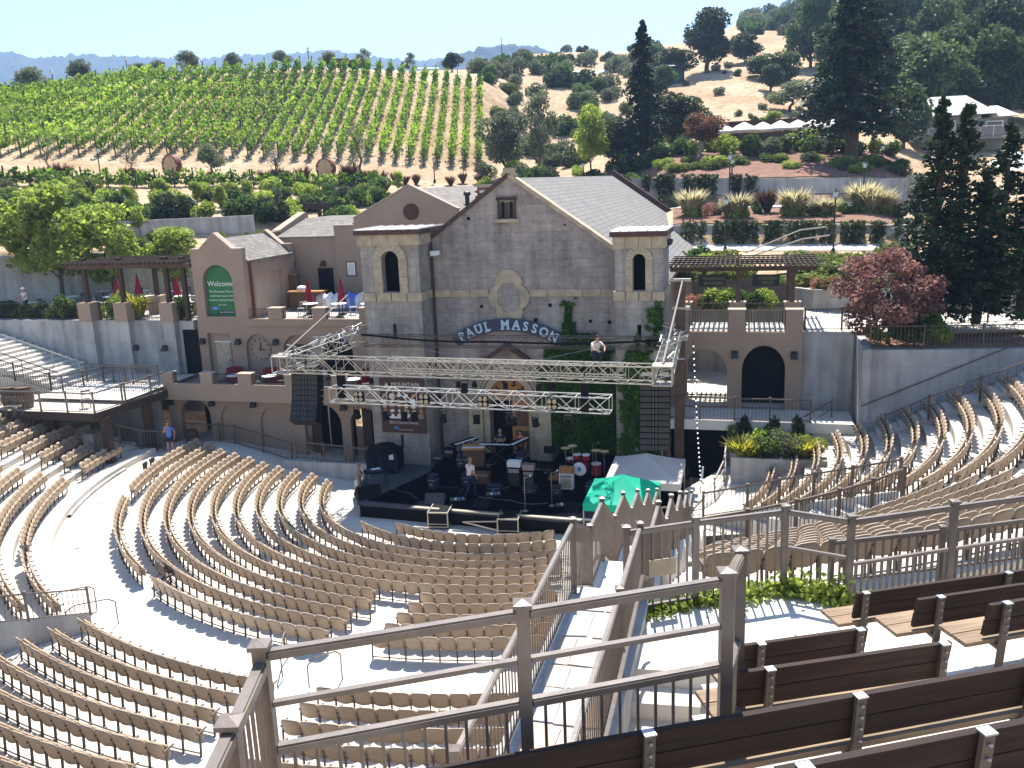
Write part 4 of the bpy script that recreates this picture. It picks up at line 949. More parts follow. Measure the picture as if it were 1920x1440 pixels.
for u_, s_ in ((-14.95,'under the bridge end'),(-12.45,'right of the first arch'),(-10.0,'between the two blind arches'),(-7.5,'left of the shuttered arch'),(-4.85,'between the two dark arches')): wall_lamp(u_, 1.2, 3.05, f'dark box wall lamp on the arcade wall {s_}')
for u_, s_ in ((-11.5,'above the bar'),(-9.5,'above the dark doorway')): wall_lamp(u_, 9.5, 9.55, f'dark wall lamp on the rear terrace wall {s_}')
o = cthing('notice_board', 'white framed notice on the tan wall beside the left tower', 'sign', -7.65, 9.28, 8.95); MB().box(-.3,.3,-.02,0,0,.85).build('frame', MT['black'], o); MB().box(-.25,.25,-.03,-.021,.05,.8).build('sheet', MT['whitepaint'], o)
for i in range(6): MB().box(-.19,.19-.05*(i%2),-.034,-.031,.16+.1*i,.19+.1*i).build('print', MT['steel'], o)
o = cthing('lantern', 'black wall lantern beside the white notice', 'lantern', -6.75, 9.2, 9.3); MB().box(-.1,.1,-.1,.1,0,.25).build('glass', MT['whitepaint'], o); MB().lathe([(.16,.26),(.03,.42)], n=6).box(-.03,.03,.05,.12,.1,.2).build('cap', MT['iron'], o)
# ================================================================== right wing: arcade under a bridge terrace
def uv_at(x, y, v): return UV(onv(x, y, v))
RW = cthing('arcade_bridge', 'tan stucco bridge terrace on two arches right of the stone winery', 'bridge')
ra, rb = arch(12.05,14.02,3.3,5.05,12,1.05), arch(14.68,16.6,3.3,5.15,12,1.15)
MB().slab([(11.3,3.25),(17.3,3.25),(17.3,6.92),(11.3,6.92)], 2.5, 2.9, [[(x, max(z, 3.3)) for x, z in ra], [(x, max(z, 3.3)) for x, z in rb]]).build('arcade_wall', MT['stucco'], RW)
MB().box(11.3,17.3,2.901,5.2,6.6,6.92).build('terrace_slab', MT['tread'], RW)
MB().slab([(11.3,3.25),(14.4,3.25),(14.4,6.6),(11.3,6.6)], 4.9, 5.2, [[(x, max(z, 3.3)) for x, z in ra]]).build('rear_arch_wall', MT['stucco'], RW)
MB().box(14.4,17.3,3.7,3.8,3.25,6.6).build('interior_shade_panel', MT['black'], RW)  # black back wall paints the darkness of the right arch
pp = [(11.9,12.25),(14.03,14.78),(16.55,17.3)]
for a, b in pp:
    for v0, nm in ((2.45, 'f'), (4.85, 'r')):
        MB().box(a, b, v0, v0+.5, 6.922, 7.92).build('parapet_pier', MT['stucco'], RW); MB().box(a-.03, b+.03, v0-.03, v0+.53, 7.922, 7.97).build('pier_cap', MT['stucco_cap'], RW)
for i, ((a, b), (c_, d_)) in enumerate(zip(pp[:-1], pp[1:])):
    for v0, w_ in ((2.7, 'front'), (5.1, 'rear')): fence('bridge_railing', f'iron railing panel on the {w_} of the arcade bridge, {("nearer the stone tower","nearer the concrete wall")[i]}', [W(b+.02,v0,6.92), W(c_-.02,v0,6.92)], h=.95, rails=[.95,.08], bal=(.08,.95), gap=.13, pw=.03, rw=(.045,.03), bw=.018, m='railfar', indiv=False, cap=False)
for u_, s_ in ((14.35,'between the two arches'),(16.95,'right of the dark arch')): wall_lamp(u_, 2.5, 5.75, f'dark box wall lamp on the arcade bridge {s_}')
structure('rear_court', MB().box(0,0,0,0,0,0) if 0 else MB().add([W(11.3,2.9,3.3),W(17.3,2.9,3.3),W(17.3,11,3.3),W(11.3,11,3.3)], [(0,1,2,3)]), MT['floor'])
cw = MB().add([W(11.3,10.5,3.3),W(17.6,10.5,3.3),W(17.6,10.5,6.9),W(11.3,10.5,6.9)], [(0,1,2,3)]); structure('rear_court_wall', cw, MT['conc'])
# concrete retaining walls on the right
CWL = thing('concrete_retaining_wall', 'tall grey concrete retaining wall between arcade bridge and red maple', 'wall')
NC, FC, RE = Vector((14.52,35.30,0)), Vector((15.56,38.67,0)), Vector((23.5,33.9,0))
def vwall(mb, a, b, z0, z1, th=.35):
    a = Vector(a); b = Vector(b); d = (b-a); d.z = 0; d.normalize(); n_ = Vector((-d.y, d.x, 0))*th
    return mb.add([(a.x,a.y,z0),(b.x,b.y,z0),(b.x,b.y,z1),(a.x,a.y,z1),(a.x+n_.x,a.y+n_.y,z0),(b.x+n_.x,b.y+n_.y,z0),(b.x+n_.x,b.y+n_.y,z1),(a.x+n_.x,a.y+n_.y,z1)], [(0,1,2,3),(5,4,7,6),(3,2,6,7),(0,3,7,4),(1,5,6,2),(0,4,5,1)])
MB_ = MB(); vwall(MB_, W(17.31,2.8,0), W(19.5,2.8,0), 0, 6.9); MB_.build('rear_panel', MT['conc'], CWL)
MB_ = MB(); vwall(MB_, FC, NC, 0, 6.72); MB_.build('corner_panel', MT['conc'], CWL)
MB_ = MB(); vwall(MB_, NC, NC.lerp(RE,.45)-Vector((0,.0,0)), 0, 6.7); MB_.build('front_panel', MT['conc'], CWL)
MB_ = MB(); vwall(MB_, NC.lerp(RE,.4505), RE, 0, 6.7); MB_.build('front_panel', MT['conc'], CWL)
structure('planting_bed', MB().add([(NC.x+.2,NC.y+.3,6.66),(RE.x,RE.y+.2,6.66),(26,38,6.66),(FC.x+.2,FC.y,6.66)], [(0,1,2,3)]), MT['mulch'])
fpts = [V3(NC.lerp(RE, t), 6.7)+Vector((.15,.2,0)) for t in (.02,.25,.5,.72)]
fence('bed_railing', 'dark railing on the retaining wall in front of the red maple', fpts, h=.95, rails=[.95,.08], bal=(.08,.95), gap=.14, pw=.06, rw=(.04,.035), bw=.016, m='railfar', indiv=False)
fence('path_railing', 'dark railing of the path behind the red maple bed', [W(17.4,3.0,6.9), W(19.0,3.2,6.9), W(20.5,3.4,6.9), W(23,4.6,6.9), W(25.5,5.4,6.9), W(28,5.8,6.9)], h=1.0, rails=[1.0,.08], bal=(.08,1.0), gap=.15, pw=.07, rw=(.05,.04), bw=.016, m='railfar', indiv=False)
structure('upper_path', MB().add([W(11.3,5.2,6.88),W(17.5,2.9,6.88),W(22,3.0,6.88),W(30,4.5,6.88),W(34,6,6.88),W(34,9.5,6.88),W(26,9.2,6.88),W(20,8.6,6.88),W(17.6,10.5,6.88),W(11.3,10.5,6.88)][1:9], [tuple(range(8))]), MT['floor'])
# curved planter wall above the path
pw_ = [(17.2,10.6),(18.2,9.4),(20,8.9),(23,9.3),(26,9.8),(30,10.2),(36,9.8)]
mb = MB()
for (a, b), (c_, d_) in zip(pw_[:-1], pw_[1:]): vwall(mb, W(a,b), W(c_,d_), 6.5, 7.95+.02*(a-17), .3)
tag(mb.build('curved_planter_wall', MT['conc']), 'low curved concrete planter wall along the upper right path', 'wall')
g = []
for i in range(25):
    t = i/24; k = min(len(pw_)-2, int(t*(len(pw_)-1))); f = t*(len(pw_)-1)-k; p = Vector(pw_[k]).lerp(Vector(pw_[k+1]), f); row = []
    A_ = W(p.x, p.y+.2, 7.85)
    for j in range(9):
        s = j/8; a0 = math.atan2(A_.x, A_.y); d0 = math.hypot(A_.x, A_.y); d1 = 63; d_ = d0+(d1-d0)*s
        X, Y = d_*math.sin(a0), d_*math.cos(a0); zt = tz(X, Y) if s > .999 else A_.z+(tz(d1*math.sin(a0), d1*math.cos(a0))-A_.z)*s
        row.append((X, Y, zt+.25*noise.noise(Vector((X*.6, Y*.6, 0)))*math.sin(math.pi*s)))
    g.append(row)
structure('planted_slope', MB().grid(g), MT['mulch'], smooth=True)
# stair beside the big wall, up the end of the right section
mb = None; ST2 = thing('side_stair', 'concrete stair climbing along the tall retaining wall on the right', 'stairs')
SA, SB_ = Vector((14.75,33.9,3.35)), Vector((21.6,31.9,6.6))
for i in range(18):
    a = SA.lerp(SB_, i/18); b = SA.lerp(SB_, (i+1)/18); d = Vector((SB_.x-SA.x, SB_.y-SA.y, 0)).normalized(); n_ = Vector((-d.y, d.x, 0))*1.25
    q = [(a.x,a.y),(b.x,b.y),(b.x+n_.x,b.y+n_.y),(a.x+n_.x,a.y+n_.y)]
    MB().add([(x,y,b.z) for x,y in q]+[(x,y,0) for x,y in q], [(0,1,2,3),(0,4,5,1),(1,5,6,2),(3,2,6,7),(0,3,7,4)]).build('step', MT['tread'], ST2)
fence('stair_railing', 'brown handrail descending with the side stair at the right section', [SA+Vector((.2,-.05,0)), SA.lerp(SB_,.25), SA.lerp(SB_,.5), SA.lerp(SB_,.75), SB_], h=.95, rails=[.95,.55], bal=(.55,.95), gap=.3, pw=.06, rw=(.05,.04), bw=.016, m='railfar', indiv=False)
hr = MB(); d = (RE-NC).normalized(); o_ = Vector((d.y,-d.x,0))*.12
hr.path([NC+o_+Vector((0,0,4.35)), NC.lerp(RE,.78)+o_+Vector((0,0,7.5)), NC.lerp(RE,.86)+o_+Vector((0,0,7.62))], .03, 6); tag(hr.build('wall_handrail', MT['railfar']), 'thin dark handrail fixed along the tall retaining wall', 'handrail')
SA2, SB2 = atz(1440,873,1.3), atz(1560,797,3.2)
ST3 = thing('short_stair', 'short sunlit concrete stair between planter and far right seats', 'stairs')
for i in range(10):
    a = SA2.lerp(SB2, i/10); b = SA2.lerp(SB2, (i+1)/10); d = Vector((SB2.x-SA2.x, SB2.y-SA2.y, 0)).normalized(); n_ = Vector((-d.y, d.x, 0))*1.0
    q = [(a.x,a.y),(b.x,b.y),(b.x+n_.x,b.y+n_.y),(a.x+n_.x,a.y+n_.y)]
    MB().add([(x,y,b.z) for x,y in q]+[(x,y,0) for x,y in q], [(0,1,2,3),(0,4,5,1),(1,5,6,2),(3,2,6,7),(0,3,7,4)]).build('step', MT['tread'], ST3)
fence('stair_railing', 'brown sloping handrail beside the planter stair', [SA2+Vector((0,.9,0)), SA2.lerp(SB2,.5)+Vector((.1,.9,0)), SB2+Vector((.3,.9,0))], h=.85, rails=[.85,.45], bal=(.45,.85), gap=.4, pw=.05, rw=(.05,.04), bw=.014, m='railfar', indiv=False)
# lower deck in front of the arcade, the dark passage below it, and the planter
LD = cthing('lower_deck', 'concrete deck in front of the two arches right of the winery', 'deck')
MB().box(11.4,19.4,.3,2.49,2.85,3.3).build('slab', MT['tread'], LD); MB().box(14.2,19.4,.6,2.4,0,2.84).build('wall', MT['conc'], LD); MB().box(11.5,14.1,1.9,2.0,0,2.84).build('interior_shade_panel', MT['black'], LD)  # the black sheet paints the shade of the passage under the deck
fence('deck_railing', 'thin dark railing along the lower deck in front of the arches', [W(11.5,.4,3.3), W(12.9,.4,3.3), W(14.4,.4,3.3), W(15.9,.4,3.3), W(17.6,.4,3.3)], h=1.0, rails=[1.0,.08], bal=(.08,1.0), gap=.15, pw=.06, rw=(.05,.04), bw=.014, m='railfar', indiv=False)
PLT = cthing('concrete_planter', 'concrete planter box with mixed plants below the lower deck', 'planter', 0, 0, 0)
MB().box(14.3,18.2,-1.9,-1.65,0,2.3).box(14.3,14.55,-1.649,.3,0,2.4).box(17.95,18.2,-1.649,.3,0,2.4).build('wall', MT['conc'], PLT); MB().box(14.55,17.95,-1.649,.3,1.9,2.15).build('soil', MT['mulch'], PLT)
structure('right_floor', MB().add([W(12.8,-8,1.15),W(19,-6,1.15),W(20.2,.5,1.15),W(14.2,.5,1.15),W(12.4,-3,1.15)], [(0,1,2,3,4)]), MT['floor'])
# ================================================================== left side: retaining wall, great stair, bridge deck
LW = cthing('concrete_retaining_wall', 'tall pale concrete retaining wall with tan piers left of the stucco wing', 'wall')
MB().box(-32,-23.3,3.5,3.9,2,7.2).build('panel', MT['conc'], LW); MB().box(-23.29,-19.5,3.5,3.9,2,7.2).build('panel', MT['conc'], LW); MB().box(-19.49,-14.7,3.5,3.9,2,7.2).build('panel', MT['conc'], LW)
piers = [uv_at(x, 590, 3.4)[0] for x in (168, 235, 320)]
for u_ in piers:
    MB().box(u_-.35,u_+.35,3.1,3.499,2,7.2).build('buttress', MT['conc'], LW); MB().box(u_-.42,u_+.42,3.0,3.9,7.2,8.25).build('pier', MT['stucco'], LW)
for u_ in piers: MB().box(u_-.42,u_+.42,6.0,6.8,7.2,8.25).build('pier', MT['stucco'], LW)
MB().box(-15.4,-14.5,3.46,3.498,4.2,6.7).build('opening_shade_panel', MT['black'], LW)  # black plate on the wall paints a shaded recess; nothing is cut
structure('pergola_court', MB().add([W(-60,3.9,7.19),W(-14.4,3.9,7.19),W(-14.4,14,7.19),W(-60,9,7.19)], [(0,1,2,3)]), MT['floor'])
for i, (a, b) in enumerate(((-40,piers[0]-.45),(piers[0]+.45,piers[1]-.45),(piers[1]+.45,piers[2]-.45),(piers[2]+.45,-14.4))):
    n = max(2, int((b-a)/2.2)+1); fence('court_railing', ['black iron railing above the great stair at far left','black iron railing between first and second pergola piers','black iron railing between second and third pergola piers','short black iron railing between third pergola pier and stucco tower'][i], [W(a+(b-a)*k/(n-1),3.7,7.2) for k in range(n)], h=.95, rails=[.95,.08], bal=(.08,.95), gap=.14, pw=.05, rw=(.04,.03), bw=.016, m='iron', indiv=False, cap=False)
for u_, s_ in ((piers[1]+.75,'beside the second pier'),(piers[2]-.35,'beside the third pier')): wall_lamp(u_, 3.1, 5.6, f'dark box wall lamp on the pale concrete wall {s_}')
GS = cthing('great_stair', 'wide concrete stair in half shade below the left retaining wall', 'stairs')
for i in range(19):
    u1 = -20.4-i*.52; z = 4.2+(i+1)*.158
    MB().box(u1-.54, u1, -.8, 3.45, 2, z).build('step', MT['tread'], GS)
for (v_, s_) in ((-.8,'lower'),(1.4,'middle')):
    hr = MB(); A_, B_ = W(-20.2,v_,5.1), W(-30.5,v_,8.15); hr.path([A_, B_], .035, 6)
    for k in range(6): q = A_.lerp(B_, (k+.3)/6); hr.tube((q.x,q.y,q.z-.95), q, .025, .025, 5)
    tag(hr.build('stair_handrail', MT['alu'] if v_ > 0 else MT['railfar']), f'{"pale" if v_>0 else "dark"} sloping handrail on the {s_} line of the great stair', 'handrail')
fence('stair_railing', 'dark railing stepping down the lower edge of the great stair', [W(-28,-1.2,6.2), W(-25,-1.2,5.4), W(-22.6,-1.2,4.7), W(-20.4,-1.2,4.2)], h=.9, rails=[.9,.1], bal=(.1,.9), gap=.15, pw=.06, rw=(.04,.035), bw=.016, m='iron', indiv=False)
structure('left_landing', MB().add([W(-20.5,-2.6,4.19),W(-14.8,-2.6,4.19),W(-14.8,3.5,4.19),W(-20.5,3.5,4.19)], [(0,1,2,3)]), MT['tread'])
structure('left_bank', MB().grid([[tuple(W(-60+5*i, -14+3*j, 1.6+.10*max(0,-22-(-60+5*i))+.2*noise.noise(Vector((i*.8,j*.9,0))))) for i in range(8)] for j in range(5)]), MT['dirt'], smooth=True)
DK = cthing('bridge_deck', 'sunlit concrete footbridge with brown railings at the left, leading to the balcony', 'bridge')
dpts = [atz(-60,768,4.0), atz(78,772,4.0), atz(178,776,4.0), atz(316,731,4.0), W(-14.7,2.2,4.0), W(-16.2,1.2,4.0), atz(196,722,4.0), atz(120,740,4.0), atz(-60,738,4.0)]
def local(t, p): q = Vector(p)-t.location; c, s = math.cos(-CR), math.sin(-CR); return (q.x*c-q.y*s, q.x*s+q.y*c, q.z)
dl_ = [local(DK, p) for p in dpts]; n = len(dl_)
MB().add(dl_+[(x,y,z-.28) for x,y,z in dl_], [tuple(range(n)), tuple(range(2*n-1,n-1,-1))]+[(i,(i+1)%n,n+(i+1)%n,n+i) for i in range(n)]).build('slab', MT['floor'], DK)
for p in (dpts[1], dpts[2], dpts[3].lerp(dpts[2], .45), dpts[0].lerp(dpts[1], .5)):
    x, y, z = local(DK, p+Vector((.2,.5,0))); MB().box(x-.18,x+.18,y-.18,y+.18,-.2,3.7).build('post', MT['darkwood'], DK)
x, y, z = local(DK, dpts[2]); MB().box(x-1.1,x-.5,y+.2,y+.4,.3,2.9).build('panel', MT['steel'], DK)
for a_, b_ in zip(dpts[:3], dpts[1:4]):
    a2, b2 = local(DK, a_), local(DK, b_); MB().bar((a2[0],a2[1]-.04,3.82),(b2[0],b2[1]-.04,3.82),.08,.40).build('fascia', MT['darkwood'], DK)
fence('deck_railing', 'brown railing on the near edge of the left footbridge', [dpts[0], dpts[1], dpts[1].lerp(dpts[2],.5), dpts[2], dpts[2].lerp(dpts[3],.36), dpts[2].lerp(dpts[3],.40), dpts[2].lerp(dpts[3],.75), dpts[3]], h=.98, rails=[.98,.08], bal=(.08,.98), gap=.135, pw=.075, rw=(.06,.045), bw=.016, m='rail', indiv=False)
fence('deck_railing', 'brown railing on the far edge of the left footbridge', [dpts[8], dpts[7], dpts[7].lerp(dpts[6],.5), dpts[6], dpts[6].lerp(dpts[5],.5), dpts[5]], h=.98, rails=[.98,.08], bal=(.08,.98), gap=.14, pw=.07, rw=(.05,.04), bw=.016, m='railfar', indiv=False)
fence('landing_railing', 'dark railing guarding the stairwell behind the left footbridge', [W(-20.0,1.0,4.2), W(-18.2,.9,4.2), W(-16.9,.8,4.2), W(-15.2,.7,4.2)], h=1.0, rails=[1.0,.08], bal=(.08,1.0), gap=.14, pw=.06, rw=(.045,.035), bw=.016, m='railfar', indiv=False)
structure('under_deck_shade', MB().box(0,0,0,0,0,0) if 0 else MB().add([W(-24,.6,-.1),W(-15.2,.6,-.1),W(-15.2,.6,3.7),W(-24,.6,3.7)], [(0,1,2,3)]), MT['conc'])
# ramp railings at the top of the left wing
fence('ramp_railing', 'dark ramp railing behind the top of the left seat rows', [V3(atz(x,y,1.05+hh), hh) for x, y, hh in ((346,792,1.05),(409,795,1.0),(437,798,.95),(490,812,.75),(545,829,.5),(600,850,.25))], h=1.0, rails=[1.0,.1], bal=(.1,1.0), gap=.15, pw=.07, rw=(.05,.045), bw=.018, m='railfar', indiv=False)
fence('ramp_railing', 'dark stair railing left of the man in the blue shirt', [V3(atz(x,y,z0+1.0), z0) for x, y, z0 in ((192,788,2.2),(221,797,1.9),(262,807,1.4),(304,810,1.15))], h=1.0, rails=[1.0,.1], bal=(.1,1.0), gap=.15, pw=.07, rw=(.05,.045), bw=.018, m='railfar', indiv=False)
fence('ramp_railing', 'dark railing on the low wall beside the left stone tower', [W(-6.9,-.5,.85), W(-5.3,-.6,.8), W(-3.9,-.7,.75), W(-2.9,-.75,.7)], h=.9, rails=[.9,.1], bal=(.1,.9), gap=.15, pw=.07, rw=(.05,.045), bw=.018, m='railfar', indiv=False)
tag(MB().box(-7.4,0,-.9,-.6,0,.85).build('low_wall', MT['conc'], loc=W(0,0,0), rz=CR), None)
bpy.data.objects['low_wall'].data.transform(Matrix.Translation((0,0,0))); o = bpy.data.objects['low_wall']; o.data.vertices.foreach_set('co', [c for p in [(x if x < -2 else -2.85, y, z) for x, y, z in [tuple(v.co) for v in o.data.vertices]] for c in p]); tag(o, 'low concrete wall beneath the railing beside the left stone tower', 'wall')
# kerbs by the wide left aisle
for r_, a0, a1, zz, lab in ((18.45,-97,-78,1.24,'low concrete kerb at the foot of the left section'),(17.6,-88,-66,1.15,'faint concrete kerb curving through the wide left aisle')):
    mb = MB(); rows = []
    for i in range(13): a = a0+(a1-a0)*i/12; rows.append([tuple(pol(r_, a, .9)), tuple(pol(r_, a, zz)), tuple(pol(r_+.22, a, zz)), tuple(pol(r_+.22, a, .9))])
    tag(mb.grid(rows).build('kerb', MT['conc']), lab, 'kerb')
# wall with railing between left and lower-left sections
mb = MB(); a_, b_ = pol(18.6,-42.9,1.0), pol(28,-42.9,1.0)
mb.add([(a_.x,a_.y,.5),(b_.x,b_.y,.5),(b_.x,b_.y,4.4),(a_.x,a_.y,1.62),(a_.x+.2,a_.y+.2,1.62),(b_.x+.2,b_.y+.2,4.4)], [(0,1,2,3),(3,2,5,4)])
tag(mb.build('divider_wall', MT['conc']), 'concrete wall topped by a railing between the two left seating sections', 'wall')
fence('divider_railing', 'brown railing on the concrete wall between the two left seating sections', [V3(a_.lerp(b_, t), 1.62+2.78*t) for t in (.0,.18,.36,.6)], h=.85, rails=[.85,.08], bal=(.08,.85), gap=.14, pw=.06, rw=(.045,.035), bw=.016, m='rail', indiv=False)
# slim aisle handrails
def hoop(label, A, B, z, h=.8):
    t = thing('aisle_handrail', label, 'handrail', (A.x, A.y, z), 0, 'slim bent handrails at the aisle steps'); q = Vector((B.x-A.x, B.y-A.y, 0))
    MB().path([(0,0,0),(0,0,h*.8),tuple(q*.2+Vector((0,0,h))),tuple(q*.85+Vector((0,0,h))),tuple(q+Vector((0,0,h*.85))),tuple(q+Vector((0,0,-.1)))], .022, 6).build('hoop', MT['rail'], t)
hoop('bent brown handrail at the steps beside the lower left section', atz(128,1178,1.3), atz(222,1168,1.15), 1.2)
hoop('bent brown handrail behind the railing of the divider wall', atz(103,1140,1.5), atz(182,1143,1.15), 1.2)
hoop('bent brown handrail in the aisle left of the walkway', atz(580,1290,1.2), atz(642,1272,1.15), 1.2)
hoop('small brown handrail right of the left foreground post', atz(530,1270,1.2), atz(540,1230,1.15), 1.2)

# ================================================================== pergolas
PGL = cthing('pergola', 'dark timber pergola over the tables of the left court', 'pergola')
ztop = uv_at(235, 500, 3.45)[2]
fu = [u for u in piers]+[-14.9]
for u_ in fu:
    for v_ in (3.45, 6.4): MB().box(u_-.11,u_+.11,v_-.11,v_+.11,8.25 if u_ != -14.9 else 7.2,ztop-.1).build('post', MT['darkwood'], PGL)
for v_ in (3.45, 6.4): MB().box(piers[0]-1.0,-14.4,v_-.09,v_+.09,ztop-.1,ztop+.15).build('beam', MT['pergola'], PGL)
for i in range(26): u_ = piers[0]-.8+i*(piers[2]+2.0-piers[0])/25; MB().box(u_-.035,u_+.035,2.7,7.2,ztop+.151,ztop+.28).build('rafter', MT['pergola'], PGL)
for i in range(5): v_ = 3.0+i*.95; MB().box(piers[0]-.95,-14.4,v_-.03,v_+.03,ztop+.281,ztop+.34).build('purlin', MT['pergola'], PGL)
for u_ in fu: MB().box(u_-.13,u_+.13,3.32,3.58,ztop+.341,ztop+.52).build('post_cap', MT['darkwood'], PGL)
PGR = cthing('pergola', 'brown timber pergola with slatted top right of the stone tower', 'pergola')
zr = 9.45
for u_ in (14.45, 16.9):
    for v_ in (4.95, 8.2): MB().box(u_-.12,u_+.12,v_-.12,v_+.12,7.97 if v_ < 6 else 6.9,zr).build('post', MT['pergola'], PGR)
for v_ in (4.95, 8.2): MB().box(11.2,18.0,v_-.08,v_+.08,zr,zr+.22).build('beam', MT['pergola'], PGR)
for i in range(30): u_ = 11.25+i*6.7/29; MB().box(u_-.04,u_+.04,4.2,9.2,zr+.221,zr+.36).build('rafter', MT['pergola'], PGR)
for i in range(5): v_ = 4.5+i*1.05; MB().box(11.1,18.1,v_-.035,v_+.035,zr+.361,zr+.42).build('purlin', MT['pergola'], PGR)
for u_, s1, s2, lab in ((13.2,'MOUNTAIN','BRASSERIE','dark hanging sign reading BRASSERIE under the right pergola'),(15.7,'CHATEAU','DECK','dark hanging sign at the right end of the right pergola')):
    o = cthing('hanging_sign', lab, 'sign', u_, 4.7, 8.75); MB().box(-.62,.62,-.03,.03,0,.55).build('board', MT['green_dark'], o); text(s1, .19, 'khaki', o, (.08,-.036,.37), ext=.003); text(s2, .2, 'khaki', o, (.08,-.036,.15), ext=.003)
    MB().bar((-.5,0,.55),(-.5,0,.75),.02,.02).bar((.5,0,.55),(.5,0,.75),.02,.02).build('hanger', MT['iron'], o)
# back walls behind the left court
BW = cthing('shaded_retaining_wall', 'long shaded concrete wall behind the left pergola court', 'wall')
cols_b = [-66+42*i for i in range(14)]
BW.location = (0,0,0); BW.rotation_euler = (0,0,0)
for a_, b_ in zip(cols_b[:-1], cols_b[1:]):
    mb = MB(); vwall(mb, atd(a_,505,65.4), atd(b_,505,65.4), 6.5, atd((a_+b_)/2,478-.012*max(-60,a_-60)*3,65.4).z, .4); mb.build('panel', MT['conc'], BW)
w2 = thing('shaded_retaining_wall', 'upper shaded concrete wall under the hedge on the left', 'wall')
pts2 = [atd(x, 447, 74) for x in (80,180,280,380,480)]; mb = MB()
for a, b in zip(pts2[:-1], pts2[1:]): vwall(mb, a, b, 8, atd(250,414,74).z, .4)
mb.build('panel', MT['conc'], w2)
# dark timber beam rail in front of the lower vine row
o = thing('timber_trellis', 'dark timber trellis beam on posts below the vine rows', 'trellis'); A_, B_ = atd(475,388,80), atd(672,385,80)
MB().bar(A_, B_, .3, .5).bar(A_+Vector((0,.8,0)), B_+Vector((0,.8,0)), .3, .5).build('beam', MT['darkwood'], o)
for t in (.12,.25,.45,.62,.82,.9): q = A_.lerp(B_, t); MB().bar(q+Vector((0,0,-3)), q+Vector((0,0,.5)), .3, .3).build('post', MT['darkwood'], o)
# walls on the right terraces
def terrace_wall(name, label, xs, d, y0, y1, seg):
    t = thing(name, label, 'wall'); cols = [xs[0]+(xs[1]-xs[0])*i/seg for i in range(seg+1)]
    for a, b in zip(cols[:-1], cols[1:]):
        mb = MB(); vwall(mb, atd(a,y0,d), atd(b,y0,d), atd((a+b)/2,y0,d).z-1.5, atd((a+b)/2,y1,d).z, .4); mb.build('panel', MT['conc'], t)
terrace_wall('garden_wall', 'tall blue-grey concrete garden wall below the restaurant terrace', (1165,1700), 77.6, 384, 334, 10)
terrace_wall('garden_wall', 'low grey concrete garden wall with trailing plants above the lower path', (1260,1700), 64.8, 457, 422, 9)
mb = MB().grid([[tuple(atd(x, 0, d)*1) for x in range(1255, 1720, 20)] for d in (61.8, 64.3)])
for i, v in enumerate(mb.v): mb.v[i] = (v[0], v[1], tz(v[0], v[1])+.05)
structure('lower_garden_path', mb, MT['floor'])
mb = MB().grid([[tuple(atd(x, 0, d)) for x in range(1180, 1720, 20)] for d in (75.0, 77.2)])
for i, v in enumerate(mb.v): mb.v[i] = (v[0], v[1], tz(v[0], v[1])+.05)
structure('upper_garden_path', mb, MT['floor'])
pts_ = [at_dist(x, 74.6)+Vector((0,0,.05)) for x in range(1240, 1640, 57)]
fence('garden_railing', 'dark garden railing in front of the tall blue-grey wall', pts_, h=1.0, rails=[1.0,.5], bal=(.1,1.0), gap=.5, pw=.09, rw=(.07,.06), bw=.02, m='railfar', indiv=False)
hr = MB(); hr.path([atd(1398,474,57), atd(1500,440,60)+Vector((0,0,.3)), atd(1548,434,61.5)+Vector((0,0,.3))], .05, 6); hr.path([atd(1410,480,56), atd(1505,448,59), atd(1555,441,61)], .05, 6)
tag(hr.build('slope_handrail', MT['alu']), 'pale double handrail climbing the shrub slope on the right', 'handrail')
# ================================================================== wooden bleachers
def tier(label_name, A, B, zf, left, right, fwd=.62, back=.95, zb=3.0):
    d = (B-A); d.z = 0; d.normalize(); n_ = Vector((-d.y, d.x, 0))
    a = A-d*left; b = B+d*right; q = [a+n_*fwd, b+n_*fwd, b-n_*back, a-n_*back]
    return poly(label_name, [(p.x, p.y) for p in q], zf, zb, MT['tread'])
def bench(label, A, B, posts):
    d = (B-A); L = Vector((d.x, d.y, 0)).length; rz = math.atan2(d.y, d.x); zf = A.z-.85
    t = thing('wooden_bench', label, 'bench', (A.x, A.y, zf), rz, 'dark wooden bleacher benches')
    # local x along the bench, y towards the stage; a little lean in the back planks
    for z0, z1, y in ((.475, .655, .035), (.668, .85, .0)):
        MB().add([(0,y,z0),(L,y,z0),(L,y-.03,z1),(0,y-.03,z1),(0,y+.05,z0),(L,y+.05,z0),(L,y+.02,z1),(0,y+.02,z1)], [(0,1,2,3),(5,4,7,6),(3,2,6,7),(1,0,4,5),(0,3,7,4),(1,5,6,2)]).build('back_plank', MT['bench'], t)
    for y0, y1 in ((.02, .215), (.232, .43)): MB().box(-.22, L+.05, y0, y1, .39, .435).build('seat_plank', MT['benchseat'], t)
    for x in posts:
        x *= L
        b = MB().bar((x, -.0, 0), (x, -.055, .86), .075, .035, (0,1,0)).bar((x, .0, .34), (x, .42, .375), .06, .05).build('bracket', MT['iron'] if 0 else MT['leg'], t)
        MB().box(x-.042, x+.042, -.085, -.01, .86, .87).build('bracket_cap', MT['steel'], b)
        for zz in (.52,.62,.71,.80): MB().ball((x, -.075-.02*(zz-.5), zz), .014, .014, .014, 6, 4).build('bolt', MT['steel'], b)
    return t
